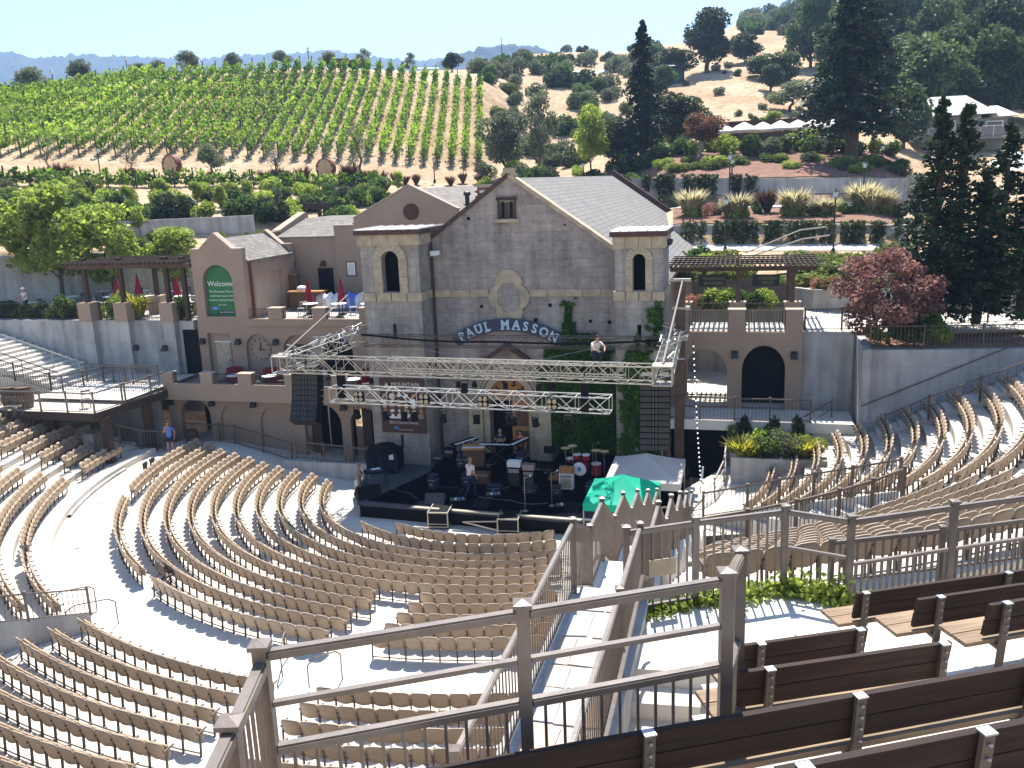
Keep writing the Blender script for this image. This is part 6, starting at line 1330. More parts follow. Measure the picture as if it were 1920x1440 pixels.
# ================================================================== people
def person(label, P, heading, h=1.72, shirt='white_shirt', pants='navy', shorts=False, pose='stand', hat=None, hair='hair', long_sleeve=False):
    t = thing('person', label, 'person', P, heading); s = h/1.75
    # joints: local x to the figure's right... facing +y
    J = {'pel':(0,0,.95,.125),'waist':(0,.0,1.10,.118),'chest':(0,.01,1.32,.135),'neck':(0,.0,1.49,.055),'headb':(0,.015,1.56,.06)}
    arms = {'stand':[((.19,0,1.42),(.25,-.02,1.14),(.24,.08,.90)),((-.19,0,1.42),(-.25,-.02,1.14),(-.24,.08,.90))],
            'phone':[((.19,0,1.42),(.24,.12,1.20),(.05,.22,1.52)),((-.19,0,1.42),(-.27,-.02,1.15),(-.26,.12,.95))],
            'reach':[((.19,0,1.42),(.26,.15,1.20),(.22,.42,1.10)),((-.19,0,1.42),(-.26,.15,1.20),(-.2,.42,1.08))],
            'cross':[((.19,0,1.42),(.26,.06,1.18),(-.02,.2,1.22)),((-.19,0,1.42),(-.26,.06,1.18),(.02,.22,1.16))],
            'walk':[((.19,0,1.42),(.26,-.08,1.16),(.27,.06,.93)),((-.19,0,1.42),(-.25,.1,1.16),(-.24,.25,.98))],
            'crouch':[((.19,.2,.86),(.27,.42,.68),(.16,.60,.62)),((-.19,.2,.86),(-.27,.42,.68),(-.16,.60,.62))]}[pose]
    legs = {'walk':[((.1,0,.9),(.11,.16,.50),(.11,.10,.08)),((-.1,0,.9),(-.11,.0,.48),(-.11,-.26,.12))],
            'crouch':[((.11,0,.36),(.17,.36,.50),(.15,.18,.08)),((-.11,0,.36),(-.17,.36,.50),(-.15,.18,.08))]}.get(pose, [((.1,0,.9),(.11,.03,.49),(.12,-.02,.08)),((-.1,0,.9),(-.11,.02,.49),(-.12,.0,.08))])
    if pose == 'crouch': J = {'pel':(0,-.05,.40,.14),'waist':(0,.04,.55,.13),'chest':(0,.16,.78,.135),'neck':(0,.24,.94,.055),'headb':(0,.27,1.0,.06)}
    V = []; Rr = []; E = []; T = []
    def add(p, r, tg): V.append([c*s for c in p]); Rr.append(r*s); T.append(tg); return len(V)-1
    pe = add(J['pel'][:3], J['pel'][3], pants); wa = add(J['waist'][:3], J['waist'][3], shirt); ch = add(J['chest'][:3], J['chest'][3], shirt); ne = add(J['neck'][:3], J['neck'][3], 'skin'); hb = add(J['headb'][:3], J['headb'][3], 'skin')
    E += [(pe,wa),(wa,ch),(ch,ne),(ne,hb)]
    hands = []
    for sh, el, wr_ in arms:
        a = add(sh, .062, shirt); b = add(el, .045, shirt if long_sleeve else 'skin'); c_ = add(wr_, .03, 'skin'); d_ = Vector(wr_)+(Vector(wr_)-Vector(el)).normalized()*.09; e_ = add(d_, .036, 'skin'); E += [(ch,a),(a,b),(b,c_),(c_,e_)]; hands.append((Vector(wr_), Vector(d_)))
    for hp, kn, an in legs:
        a = add(hp, .095, pants); b = add(kn, .062, 'skin' if shorts else pants); c_ = add(an, .045, 'skin' if shorts else pants); f = add((an[0], an[1]+.15, .04), .042, 'black'); E += [(pe,a),(a,b),(b,c_),(c_,f)]
    me = bpy.data.meshes.new('body'); me.from_pydata(V, E, []); o = bpy.data.objects.new('body_tmp', me); COL.objects.link(o)
    sk = o.modifiers.new('s', 'SKIN'); sd = me.skin_vertices[0].data
    for i, r in enumerate(Rr): sd[i].radius = (r*(1.25 if T[i] == shirt and r > .1*s else 1), r)
    sd[0].use_root = True; ss = o.modifiers.new('d', 'SUBSURF'); ss.levels = 1; ss.render_levels = 1
    dg = bpy.context.evaluated_depsgraph_get(); bm_ = bpy.data.meshes.new_from_object(o.evaluated_get(dg)); bpy.data.objects.remove(o)
    mats = ['skin', shirt, pants, 'black', 'whitepaint']
    vs = [tuple(v.co) for v in bm_.vertices]; fs = [tuple(p.vertices) for p in bm_.polygons]; Vv = [Vector(v) for v in V]; mi = []
    for p in bm_.polygons:
        c_ = Vector((0,0,0))
        for i in p.vertices: c_ += bm_.vertices[i].co
        c_ /= len(p.vertices); best = min(((c_-(Vv[a]+(Vv[b]-Vv[a])*min(1, max(0, (c_-Vv[a]).dot(Vv[b]-Vv[a])/max(1e-6, (Vv[b]-Vv[a]).length_squared)))) ).length, a, b) for a, b in E)
        a, b = best[1], best[2]; f = (c_-Vv[a]).dot(Vv[b]-Vv[a])/max(1e-6, (Vv[b]-Vv[a]).length_squared)
        tg = T[a] if f < .55 else T[b]
        if T[a] == shirt and T[b] == 'skin' and f < .6 and a != ch: tg = shirt
        if (a, b) == (pe, wa): tg = shirt if f > .1 else pants
        mi.append(mats.index(tg))
    hm = MB(); hc = Vector(J['headb'][:3])*s+Vector((0,.02,.085))*s
    hm.ball(hc, .078*s, .095*s, .118*s, 14, 10)
    for v in range(len(hm.v)):     # chin taper
        x, y, z = hm.v[v]; k = max(0, (hc.z-z)/(.118*s)); hm.v[v] = (hc.x+(x-hc.x)*(1-.25*k), y+.01*k*s, z)
    hm.add([(hc.x-.014*s,hc.y+.088*s,hc.z-.02*s),(hc.x+.014*s,hc.y+.088*s,hc.z-.02*s),(hc.x,hc.y+.118*s,hc.z-.018*s),(hc.x,hc.y+.09*s,hc.z+.03*s)], [(0,1,2),(1,3,2),(3,0,2),(0,3,1)])
    for sx in (-1,1): hm.ball((hc.x+sx*.08*s,hc.y,hc.z-.005*s), .014*s,.02*s,.03*s, 6, 4)
    n_skin = len(hm.f)
    for sx in (-1,1): hm.ball((hc.x+sx*.03*s,hc.y+.086*s,hc.z+.012*s), .012*s,.008*s,.008*s, 6, 4)
    hm.box(hc.x-.022*s,hc.x+.022*s,hc.y+.083*s,hc.y+.09*s,hc.z-.052*s,hc.z-.045*s)
    for wr_, hd in hands:           # four fingers and a thumb, slightly curled
        d_ = (hd-wr_).normalized(); sd_ = d_.cross(Vector((0,1,.2))).normalized(); nr = sd_.cross(d_)
        for k in range(5):
            b0 = hd+sd_*((k-1.5)*.018) if k < 4 else wr_+d_*.03+sd_*.03; L_ = (.065,.078,.074,.058,.055)[k]; dd = d_ if k < 4 else (d_+sd_*.8).normalized()
            m1 = b0+dd*L_*.55; m2 = m1+(dd+nr*.6).normalized()*L_*.5; nn = len(hm.f); hm.tube(b0*s, m1*s, .0095*s, .009*s, 5); hm.tube(m1*s, m2*s, .009*s, .006*s, 5)
    off = len(vs); vs += hm.v; fs += [tuple(i+off for i in f) for f in hm.f]; nf = len(hm.f)
    eye = range(n_skin, n_skin+2*24+6); mi += [3 if i in eye else 0 for i in range(nf)]
    me = bpy.data.meshes.new('body'); me.from_pydata(vs, [], fs)
    for m_ in mats: me.materials.append(MT[m_])
    me.polygons.foreach_set('material_index', mi); me.polygons.foreach_set('use_smooth', [True]*len(fs)); me.update(); link('body', me, t)
    hr = MB().ball((hc.x,hc.y-.012*s,hc.z+.022*s), .086*s,.10*s,.112*s, 14, 8)
    keep = [f for f in hr.f if sum(hr.v[i][2] for i in f)/len(f) > hc.z+.015*s or sum(hr.v[i][1] for i in f)/len(f) < hc.y-.035*s]; hr.f = keep; hr.build('hair', MT[hair], t, True)
    if hat: MB().lathe([(0,.14),(.085,.13),(.095,.04),(.16,.03),(.16,.02)], (hc.x,hc.y,hc.z), 14).v and MB().lathe([(.001,.14*s),(.085*s,.13*s),(.098*s,.05*s),(.17*s,.035*s),(.17*s,.02*s)], (hc.x,hc.y,hc.z), 14).build('hat', MT[hat], t, True)
    return t
person('man in blue shirt and dark shorts raising a phone behind the left seats', atz(322,852,1.1), R(190), 1.75, 'blue_shirt', 'navy', True, 'phone')
person('man in pale T-shirt and cap walking across the black stage', atz(884,932,.71), R(-35), 1.78, 'white_shirt', 'navy', False, 'walk', None, 'khaki')
person('person in a dark patterned top standing by the winery doorway', W(3.45,.75,.71), R(165), 1.72, 'navy', 'black', False, 'cross', None, 'khaki')
person('woman in an orange top standing by the open door leaf', W(4.45,.75,.71), R(165), 1.68, 'orange', 'black', False, 'stand')
person('rigger in white shirt crouching on the middle truss', M2.lerp(M1,.12)+Vector((0,0,.26)), R(200), 1.7, 'white_shirt', 'navy', False, 'crouch')
person('man with white hat and dark trousers at the far left railing', W(-27.0,4.9,7.2), R(150), 1.75, 'white_shirt', 'black', False, 'reach', 'whitepaint')
person('person in khaki at the mixing table left of the stage', atz(676,936,.05), R(-75), 1.72, 'khaki', 'khaki', False, 'reach', None, 'khaki', True)

# ================================================================== terrace and court furniture
def closed_umbrella(lab, u, v, z, h=1.9): t = cthing('closed_umbrella', lab, 'umbrella', u, v, z, 'closed red umbrellas'); MB().lathe([(.03,0),(.03,h+.15)], n=8).build('pole', MT['iron'], t); MB().lathe([(.24,.62),(.26,.75),(.16,1.25),(.05,h),(.01,h+.05)], n=9).build('canopy', MT['red'], t); MB().lathe([(.25,0),(.25,.08),(.05,.1)], n=10).build('base', MT['iron'], t)
closed_umbrella('closed red umbrella left on the upper terrace before the bar', -8.85, 6.0, 7.2); closed_umbrella('closed red umbrella right on the upper terrace', -6.75, 5.8, 7.2)
cu = random.Random(4)
for i, (x, y) in enumerate(((217,525),(330,530),(262,560))): P = uv_at(x, y, 8.5+i); closed_umbrella(['closed red umbrella behind the second pergola pier','closed red umbrella at the right end of the pergola court','closed red umbrella in the middle of the pergola court'][i], P[0], 8.5+i, 7.2, 1.8)
def table(lab, P, r=.42, h=.72, m='whitepaint', cloth=None, group='small tables'):
    t = thing('table', lab, 'table', P, CR, group)
    if cloth: MB().lathe([(0,h),(r,h),(r*1.08,h-.25),(r*1.18,.03)], n=14).build('tablecloth', MT[cloth], t); 
    else: MB().lathe([(0,h+.03),(r,h+.03),(r,h),(0,h)], n=16).build('top', MT[m], t); MB().lathe([(.22,0),(.22,.03),(.035,.05),(.035,h)], n=8).build('pedestal', MT['iron'], t)
def chair(lab, P, rz, m='iron', group='small chairs'):
    t = thing('chair', lab, 'chair', P, rz, group); MB().box(-.2,.2,-.2,.2,.42,.45).build('seat', MT[m], t); MB().bar((-.19,-.2,.45),(-.19,-.24,.85),.03,.03).bar((.19,-.2,.45),(.19,-.24,.85),.03,.03).bar((-.19,-.235,.8),(.19,-.235,.8),.03,.08).bar((-.19,-.23,.66),(.19,-.23,.66),.02,.06).build('backrest', MT[m], t)
    for x in (-.18,.18):
        for y in (-.18,.18): MB().bar((x,y,0),(x,y,.42),.03,.03).build('leg', MT[m], t)
for i, u_ in enumerate((-11.95,-9.75,-4.3)): P = W(u_, 2.75, 4.0); table(f'round table under a dark red cloth on the balcony, {nth(i+1)} from the bridge', P, .42, .75, cloth='red', group='red-clothed balcony tables')
for i, (x, y) in enumerate(((438,705),(505,706),(600,702),(662,712))):
    P = atz(x, y, 4.7); P.z = 4.0; table(f'white round table on the balcony, {nth(i+1)} from the bridge', P, .38, .72, group='white balcony tables')
    for k in range(2): a = cu.uniform(0,6.28); chair(f'dark chair {("left","right")[k]} of the {nth(i+1)} white balcony table', P+Vector((.6*(2*k-1),.15,0)), a)
k = 0
for row, v in enumerate((5.4, 8.4, 11.2)):
    for i in range(5):
        u = -27.5+2.75*i+cu.uniform(-.4,.4)+.6*row
        if -16 < u: continue
        k += 1; P = W(u, v, 7.2); table(f'pale round table in the pergola court, {("front","middle","back")[row]} line, {nth(i+1)} from the left', P, .5, .72, group='tables of the pergola court')
        for q in range(3): a = cu.uniform(0, 6.28); chair(f'{("black","grey","pale")[q]} metal chair at the {nth(i+1)} table of the {("front","middle","back")[row]} line in the court', P+Vector((.75*math.cos(a),.75*math.sin(a),0)), a+1.57, ('iron','steel','alu')[q], 'chairs of the pergola court')
BR = cthing('bar_counter', 'dark wooden bar counter with white cloth on the upper terrace', 'bar', -9.75, 7.6, 7.2); MB().box(-1.0,1.0,-.3,.3,0,1.05).build('cabinet', MT['oak'], BR); MB().box(-1.1,1.1,-.38,.38,1.051,1.12).build('top', MT['doorwood'], BR); MB().ball((-.35,.05,1.2),.35,.25,.22).build('cloth', MT['whitepaint'], BR)
o = cthing('wooden_screen', 'brown wooden screen panel leaning by the stucco tower', 'screen', -11.0, 8.2, 7.2); MB().box(-.4,.4,-.05,.05,0,2.0).build('panel', MT['brown'], o); MB().bar((-.42,0,0),(-.42,0,2.05),.08,.1).bar((.42,0,0),(.42,0,2.05),.08,.1).build('frame', MT['darkwood'], o)
for i, (u_, m_, s_) in enumerate(((-8.3,'whitepaint',.42),(-7.55,'letter',.5),(-6.9,'blue_shirt',.45),(-6.3,'letter',.42),(-8.75,'canvas_grey',.36))):
    o = cthing('covered_furniture', f'{["white","pale blue","blue","light blue","grey"][i]} cloth-covered furniture heap on the upper terrace', 'covered furniture', u_, 7.4, 7.2); mb = MB().ball((0,0,.45), s_*1.1, s_, .55, 12, 8); mb.v = [(x*(1+.15*noise.noise(Vector((x*4,y*4,z*4)))), y, max(0, z*(1+.2*noise.noise(Vector((x*3,y*3,i)))))) for x, y, z in mb.v]; mb.build('cover', MT[m_], o, True)
for i in range(6):
    P = W(-8.9+i*.95, 5.2+.5*(i%2), 7.2); chair(f'metal terrace chair, {nth(i+1)} along the upper terrace front', P, cu.uniform(0,6.28), 'steel', 'chairs of the upper terrace')
for i in range(3): table(f'pale table on the upper terrace, {nth(i+1)} from the welcome tower', W(-8.2+1.7*i,4.9,7.2), .42, group='tables of the upper terrace')
def barrel(lab, P, h=.95, r=.33, m='oak', extra=None, sq=1):
    t = thing('wine_barrel', lab, 'barrel', P, 0, 'upright wine barrels'); MB().lathe([(r*.8,0),(r*.97,h*.3),(r,h*.5),(r*.97,h*.7),(r*.8,h),(r*.76,h-.03),(0,h-.03)], n=18).build('staves', MT[m], t)
    for zz in (.06,.28,.72,.94): rr = r*(.83 if zz in (.06,.94) else .985); MB().lathe([(rr+.006,h*zz-.025),(rr+.012,h*zz+.025)], n=18).build('hoop', MT['iron'], t)
    return t
barrel('brown wine barrel behind the railing beside the man in blue', atz(363,838,.9)); barrel('dark wine barrel on the left footbridge', atz(22,762,4.0), 1.0, .42)
bb = barrel('dark barrel with a blue recycling mark on the left footbridge', atz(48,764,4.0), 1.05, .45)
for i in range(3):
    a = R(90+120*i); MB().slab([(.1*math.cos(a)+.05*math.cos(a+k*2.1+1.2), .1*math.sin(a)+.06*math.sin(a+k*2.1+1.2)) for k in range(3)], 0, .01).build('recycling_mark', MT['letter'], bb, loc=(.12,-.45,.5))
for x, y, l in ((163,765,'by the footbridge corner'),(35,778,'left on the footbridge'),(20,778,'at the far left of the footbridge')): chair(f'folding chair {l}', atz(x,y,4.0), R(200), 'leg', 'folding chairs on the footbridge')
# folded odd chairs in the gaps of the outermost front row
for x, y, l in ((275,897,'upper'),(288,889,'second'),(300,1092,'lower'),(309,1101,'lowest')):
    P = atz(x, y, 1.1); o = thing('folding_chair', f'dark folding chair, {l} of those filling gaps in the outer front row', 'chair', P, topol(P)[1]*math.pi/180, 'dark folding chairs among the tan seats'); MB().box(-.2,.2,-.02,.02,.45,.8).build('backrest', MT['leg'], o); MB().box(-.2,.2,0,.38,.42,.45).build('seat', MT['leg'], o)
    for sx in (-.19,.19): MB().bar((sx,-.1,0),(sx,.2,.42),.025,.025).bar((sx,.35,0),(sx,-.02,.8),.025,.025).build('leg', MT['iron'], o)
# boxes and gear in the shade under the footbridge
ck = random.Random(12)
for i in range(14):
    P = W(-19.5+.36*i+ck.uniform(-.2,.2), ck.uniform(-2.6,-.3), .05); w, d, h = ck.uniform(.3,.6), ck.uniform(.3,.5), ck.uniform(.4,1.1); m_ = ck.choice(['black','navy','iron','brown','steel','stagegrey'])
    o = thing('equipment_case', f'equipment case stored under the footbridge, {nth(i+1)} from the left', 'case', P, ck.uniform(0,1.5), 'equipment cases in the shade under the footbridge'); MB().box(-w/2,w/2,-d/2,d/2,0,h).build('body', MT[m_], o); MB().box(-w/2-.01,w/2+.01,-d/2-.01,d/2+.01,h*.7,h*.74).build('edging', MT['steel'], o)
# sign on the platform railing, ivy box etc.
o = thing('notice_sign', 'blank cream panel hung on the platform railing', 'sign', V3(F1[0].lerp(F1[1], .33), 8.35), math.atan2((F1[1]-F1[0]).y, (F1[1]-F1[0]).x)); MB().box(-.02,.40,-.03,-.015,0,.26).build('panel', MT['trim'], o)
MB().bar((.02,-.02,.26),(.02,-.02,.7),.01,.01).bar((.36,-.02,.26),(.36,-.02,.7),.01,.01).build('tie', MT['iron'], o)
# ================================================================== vegetation
def crown_mesh(name, m, lobes, n, leaf, seed, inner=.45, flat=.2):
    r = random.Random(seed); pts = []; vol = [l[3]*l[4]*l[5] for l in lobes]; tot = sum(v**.67 for v in vol)
    for l, v in zip(lobes, vol):
        for _ in range(int(n*(v**.67)/tot)):
            d = Vector((r.gauss(0,1), r.gauss(0,1), r.gauss(0,1))).normalized(); k = inner+(1-inner)*r.random()**.5
            k *= 1+.22*noise.noise(Vector((d.x*2.3+seed, d.y*2.3, d.z*2.3)))
            pts.append((l[0]+d.x*l[3]*k, l[1]+d.y*l[4]*k, l[2]+d.z*l[5]*k))
    return leaf_quads(pts, leaf, seed, None, flat).mesh(name, MT[m], False, False)
def lobes(seed, n, R_, h0, h1, r0, r1, squash=.8):
    r = random.Random(seed); out = []
    for i in range(n):
        t = (i+.5)/n; z = h0+(h1-h0)*t; rad = R_*math.sin(math.pi*min(.92, .18+.75*t))*r.uniform(.35, .95); a = r.uniform(0, 6.283); s = r.uniform(r0, r1)
        out.append((rad*math.cos(a), rad*math.sin(a), z, s, s, s*squash))
    return out
def trunk_mesh(name, m, h, r0, branches, seed, lean=.04):
    r = random.Random(seed); mb = MB(); p = Vector((0,0,-.3)); n = 5; q = []
    for i in range(n+1): q.append((Vector((r.gauss(0,lean)*i, r.gauss(0,lean)*i, -.3+(h+.3)*i/n)), r0*(1-.6*i/n)))
    for (a, ra), (b, rb) in zip(q[:-1], q[1:]): mb.tube(a, b, ra, rb, 7, False)
    for k in range(branches):
        i = r.randint(2, n-1); a = q[i][0]; an = r.uniform(0, 6.283); L_ = h*r.uniform(.25,.5); b = a+Vector((math.cos(an)*L_*.75, math.sin(an)*L_*.75, L_*.75)); mb.tube(a, b, q[i][1]*.6, q[i][1]*.2, 5, False)
        c_ = b+Vector((r.gauss(0,.3)*L_, r.gauss(0,.3)*L_, L_*.5)); mb.tube(b, c_, q[i][1]*.25, q[i][1]*.08, 4, False)
    return mb.mesh(name, MT[m], True)
def conifer_mesh(name, m, h, R_, n, leaf, seed, droop=.25, pw=.85, base=.06, per=70):
    r = random.Random(seed); pts = []; nb = int(n/per); off = r.uniform(0, 6)
    for i in range(nb):
        t = base+(1-base)*((i+r.random())/nb)**.9; an = r.uniform(0, 6.283)
        L_ = R_*((1-t)**pw)*r.uniform(.4, 1.0)*(1+.35*noise.noise(Vector((math.cos(an)*1.5, math.sin(an)*1.5, t*9+off))))+.15
        up = r.uniform(-.05, .22); k_ = int(per*(.4+.6*L_/(R_+.15)))
        for k in range(k_):
            s = .12+.88*r.random()**.8; w = .07*L_+.05
            pts.append((math.cos(an)*L_*s-math.sin(an)*r.gauss(0,w*1.4), math.sin(an)*L_*s+math.cos(an)*r.gauss(0,w*1.4), h*t-droop*L_*s*s+up*L_*s+r.gauss(0,.08+.02*L_)))
    return leaf_quads(pts, leaf, seed, None, 1.2).mesh(name, MT[m], False, False)
TR = {}
def kind(key, crown, trunk): TR[key] = (crown, trunk)
# all tree kinds are modelled 1 unit tall-ish in metres and scaled when placed
for i in range(3): kind(f'oak{i}', crown_mesh('crown','lf_oak', lobes(10+i,11,2.2,2.4,6.6,1.2,1.9), 5200, .34, 10+i), trunk_mesh('trunk','bark',4.2,.28,6,10+i))
for i in range(3): kind(f'olive{i}', crown_mesh('crown','lf_olive', lobes(20+i,9,1.5,1.8,4.2,.8,1.25), 3200, .22, 20+i, .35), trunk_mesh('trunk','bark',2.6,.16,5,20+i,.07))
for i in range(2): kind(f'bright{i}', crown_mesh('crown','lf_bright', lobes(30+i,13,2.0,2.2,6.8,.8,1.5,.75), 5200, .27, 30+i, .3), trunk_mesh('trunk','bark',4.6,.14,7,30+i,.05))
for i in range(4): kind(f'wood{i}', crown_mesh('crown','lf_wood', lobes(40+i,12,2.6,2.0,8.0,1.5,2.3,.85), 4600, .46, 40+i, .55), trunk_mesh('trunk','bark',5.0,.25,5,40+i))
for i in range(2): kind(f'airy{i}', crown_mesh('crown','lf_olive', lobes(50+i,14,1.8,2.0,7.4,.55,1.1,.9), 2600, .24, 50+i, .2), trunk_mesh('trunk','bark_pale',5.6,.14,9,50+i,.06))
kind('maple', crown_mesh('crown','lf_maple', lobes(62,30,2.3,1.0,4.1,.5,.9,.7), 8200, .17, 60, .3, .5), trunk_mesh('trunk','bark',2.4,.12,7,60))
kind('rust', crown_mesh('crown','lf_rust', lobes(61,12,2.2,2.6,5.2,.8,1.3,.8), 3600, .24, 61, .3), trunk_mesh('trunk','bark_pale',3.6,.16,8,61,.09))
kind('redwood', conifer_mesh('crown','lf_redwood',16,4.0,15000,.34,70,.3,.8,.10), trunk_mesh('trunk','bark',15,.42,0,70,.02))
kind('bigredwood', conifer_mesh('crown','lf_redwood',20,7.2,22000,.44,71,.3,.6,.16,90), trunk_mesh('trunk','bark',18,.65,0,71,.03))
for i in range(3): kind(f'conifer{i}', conifer_mesh('crown','lf_conifer',11,3.0,8200,.22,80+i,.12,.85,.02,60), trunk_mesh('trunk','bark',9.5,.24,0,80+i,.02))
kind('bare0', crown_mesh('crown','lf_olive', lobes(55,16,2.0,1.8,6.6,.5,1.0,.9), 620, .17, 55, .15), trunk_mesh('trunk','bark',5.2,.15,16,55,.08)); kind('bare1', crown_mesh('crown','lf_olive', lobes(56,16,2.2,1.8,6.0,.5,1.0,.9), 760, .17, 56, .15), trunk_mesh('trunk','bark',4.8,.15,18,56,.1))
SHR = {}
for i in range(3):
    for nm, m_, lf in (('mid','lf_mid',.13),('olive','lf_olive',.11),('bright','lf_bright',.12),('juniper','lf_juniper',.12),('oak','lf_oak',.13),('pink','lf_pink',.09)):
        SHR[f'{nm}{i}'] = crown_mesh('foliage', m_, [(random.Random(i*7+k).uniform(-.3,.3), random.Random(i*9+k+3).uniform(-.3,.3), .35+.12*(k%3), .42, .42, .36) for k in range(4)], 1100, lf, 90+i, .55, .3)
def grass_mesh(name, m, n, h, spread, seed, w=.02):
    r = random.Random(seed); mb = MB()
    for i in range(n):
        a = r.uniform(0,6.283); o_ = r.random()**.5*spread*.14; L_ = h*r.uniform(.7,1.1); le = spread*r.uniform(.3,1); x, y = math.cos(a), math.sin(a); p0 = Vector((x*o_,y*o_,0)); p1 = p0+Vector((x*le*.5,y*le*.5,L_*.62)); p2 = p0+Vector((x*le,y*le,L_*(.75+.3*r.random()))); sd = Vector((-y,x,0))*w
        k = len(mb.v); mb.v += [tuple(p0-sd),tuple(p0+sd),tuple(p1+sd*1.1),tuple(p1-sd*1.1),tuple(p2)]; mb.f += [(k,k+1,k+2,k+3),(k+3,k+2,k+4)]
    return mb.mesh(name, MT[m], False, False)
SHR['feather0'] = grass_mesh('blades','lf_grass',420,1.0,.75,1,.03); SHR['feather1'] = grass_mesh('blades','lf_grass',380,.9,.9,2,.03)
SHR['flax0'] = grass_mesh('blades','lf_flax',160,1.0,.6,3,.05); SHR['flax1'] = grass_mesh('blades','lf_flax',140,.9,.75,4,.05); SHR['yflax'] = grass_mesh('blades','lf_yellow',200,1.0,.9,5,.045)
def tree(key, label, P, s, cat='tree', name=None, group=None, sz=None):
    c, t_ = TR[key]; t = thing(name or {'oak':'oak_tree','olive':'olive_tree','bright':'leafy_tree','wood':'hillside_tree','airy':'slender_tree','bare':'bare_young_tree','maple':'maple_tree','rust':'copper_leaved_tree','redwood':'redwood_tree','bigredwood':'redwood_tree','conifer':'conifer_tree'}[key.rstrip('0123456789')], label, cat, P, rnd.uniform(0,6.28), group, (s, s, sz or s))
    link('trunk', t_, t); link('crown', c, t); return t
def shrub(key, label, P, s, group=None, name=None, sz=None):
    k0 = key.rstrip('0123456789'); t = thing(name or {'mid':'shrub','olive':'grey_green_shrub','bright':'shrub','juniper':'juniper_shrub','oak':'dark_shrub','pink':'flowering_shrub','feather':'feather_grass','flax':'flax_plant','yflax':'flax_plant'}[k0], label, 'shrub' if k0 not in ('feather','flax','yflax') else 'grass plant', P, rnd.uniform(0,6.28), group, (s, s, sz or s))
    link('foliage' if k0 not in ('feather','flax','yflax') else 'blades', SHR[key], t)
    if k0 == 'feather': link('green_base', SHR['bright1'], t, (0,0,-.15), None, (.75,.75,.75))
    return t
def hpx(py0, py1, d): return abs(py0-py1)*d/FPX
vr = random.Random(21)
# ---- vineyard: one thing per row
def vine_row(label, pts, seed, group, dens=46, hgt=2.05, posts=True, leaf=.34, low=.75):
    r = random.Random(seed); o = Vector(pts[0]); t = thing('vine_row', label, 'vines', o, 0, group); L_ = sum((Vector(b)-Vector(a)).length for a, b in zip(pts[:-1], pts[1:])); P = []; mb = MB(); acc = 0; nexts = 0; k = 0; ends = []
    for a, b in zip(pts[:-1], pts[1:]):
        a = Vector(a); b = Vector(b); l = (b-a).length
        n = int(l*dens)
        for i in range(n):
            s = r.random(); q = a.lerp(b, s); ph = (acc+s*l)/1.5
            hh = low+(hgt-low)*r.random()*(.75+.25*math.cos(2*math.pi*ph)); P.append((q.x-o.x+r.gauss(0,.2), q.y-o.y+r.gauss(0,.2), q.z-o.z+hh))
        while nexts < acc+l:
            q = a.lerp(b, (nexts-acc)/l)-o; mb.tube(q+Vector((0,0,-.1)), q+Vector((r.gauss(0,.04),r.gauss(0,.04),.95)), .05, .03, 4, False); nexts += 1.5
        acc += l
    leaf_quads(P, leaf, seed).build('foliage', MT['lf_vine'], t, recalc=False); tag(mb.build('vine_stems', MT['bark'], t), kind='stuff')
    if posts:
        tot = len(pts); 
        for i in range(0, tot, max(1, tot//6)):
            q = Vector(pts[i])-o; MB().bar(q+Vector((0,0,-.2)), q+Vector((0,-.25 if i == 0 else 0,hgt+.1)), .11, .11).build('post', MT['bark'], t)
    return t
xr = at_dist(899, 106).x; nrows = 42
for i in range(nrows):
    X = xr-1.62*i; pts = []; y0 = math.sqrt(max(1, 106.5**2-X*X)) if i < 30 else math.sqrt(106.5**2-X*X)
    y1 = math.sqrt(134**2-X*X)-(2 if i < 3 else 0)
    n = 12
    for k in range(n+1): Y = y0+(y1-y0)*k/n; pts.append((X+.12*i*(k/n)*.35, Y, tz(X, Y)))
    vine_row(f'green vine row on the hillside, {nth(i+1)} from the right edge of the vineyard', pts, 100+i, 'vine rows climbing the hill')
for j, (d, xa, xb, w_) in enumerate(((94.5,-40,250,'left part'),(94.5,255,470,'middle part'),(94.5,475,720,'right part'))):
    vine_row(f'low green vine row along the terrace below the hill, {w_}', [tuple(at_dist(xa+(xb-xa)*k/12, d)) for k in range(13)], 300+j, 'vine rows along the terrace', 95, 1.75, low=.3)
# ---- giant barrel heads
for x, y, lab in ((324,343,'left large wooden barrel head standing at the foot of the vineyard'),(612,345,'right large wooden barrel head standing at the foot of the vineyard')):
    P = at_dist(x, 98.5)+Vector((0,0,.3)); t = thing('barrel_head', lab, 'barrel', P, R(-25 if x < 400 else -18), 'two giant barrel heads'); MB().lathe([(0,-.12),(1.0,-.12),(1.06,-.2),(1.06,.45),(.9,.5)], (0,0,1.0), 32, 'y').build('rim', MT['barrelrim'], t)
    for i in range(9): x0 = -.98+.218*i; h_ = math.sqrt(max(.02, .98**2-max(abs(x0),abs(x0+.21))**2)); MB().box(x0, x0+.205, -.165, -.125, 1.0-h_, 1.0+h_).build('plank', MT['barrelwood'], t)
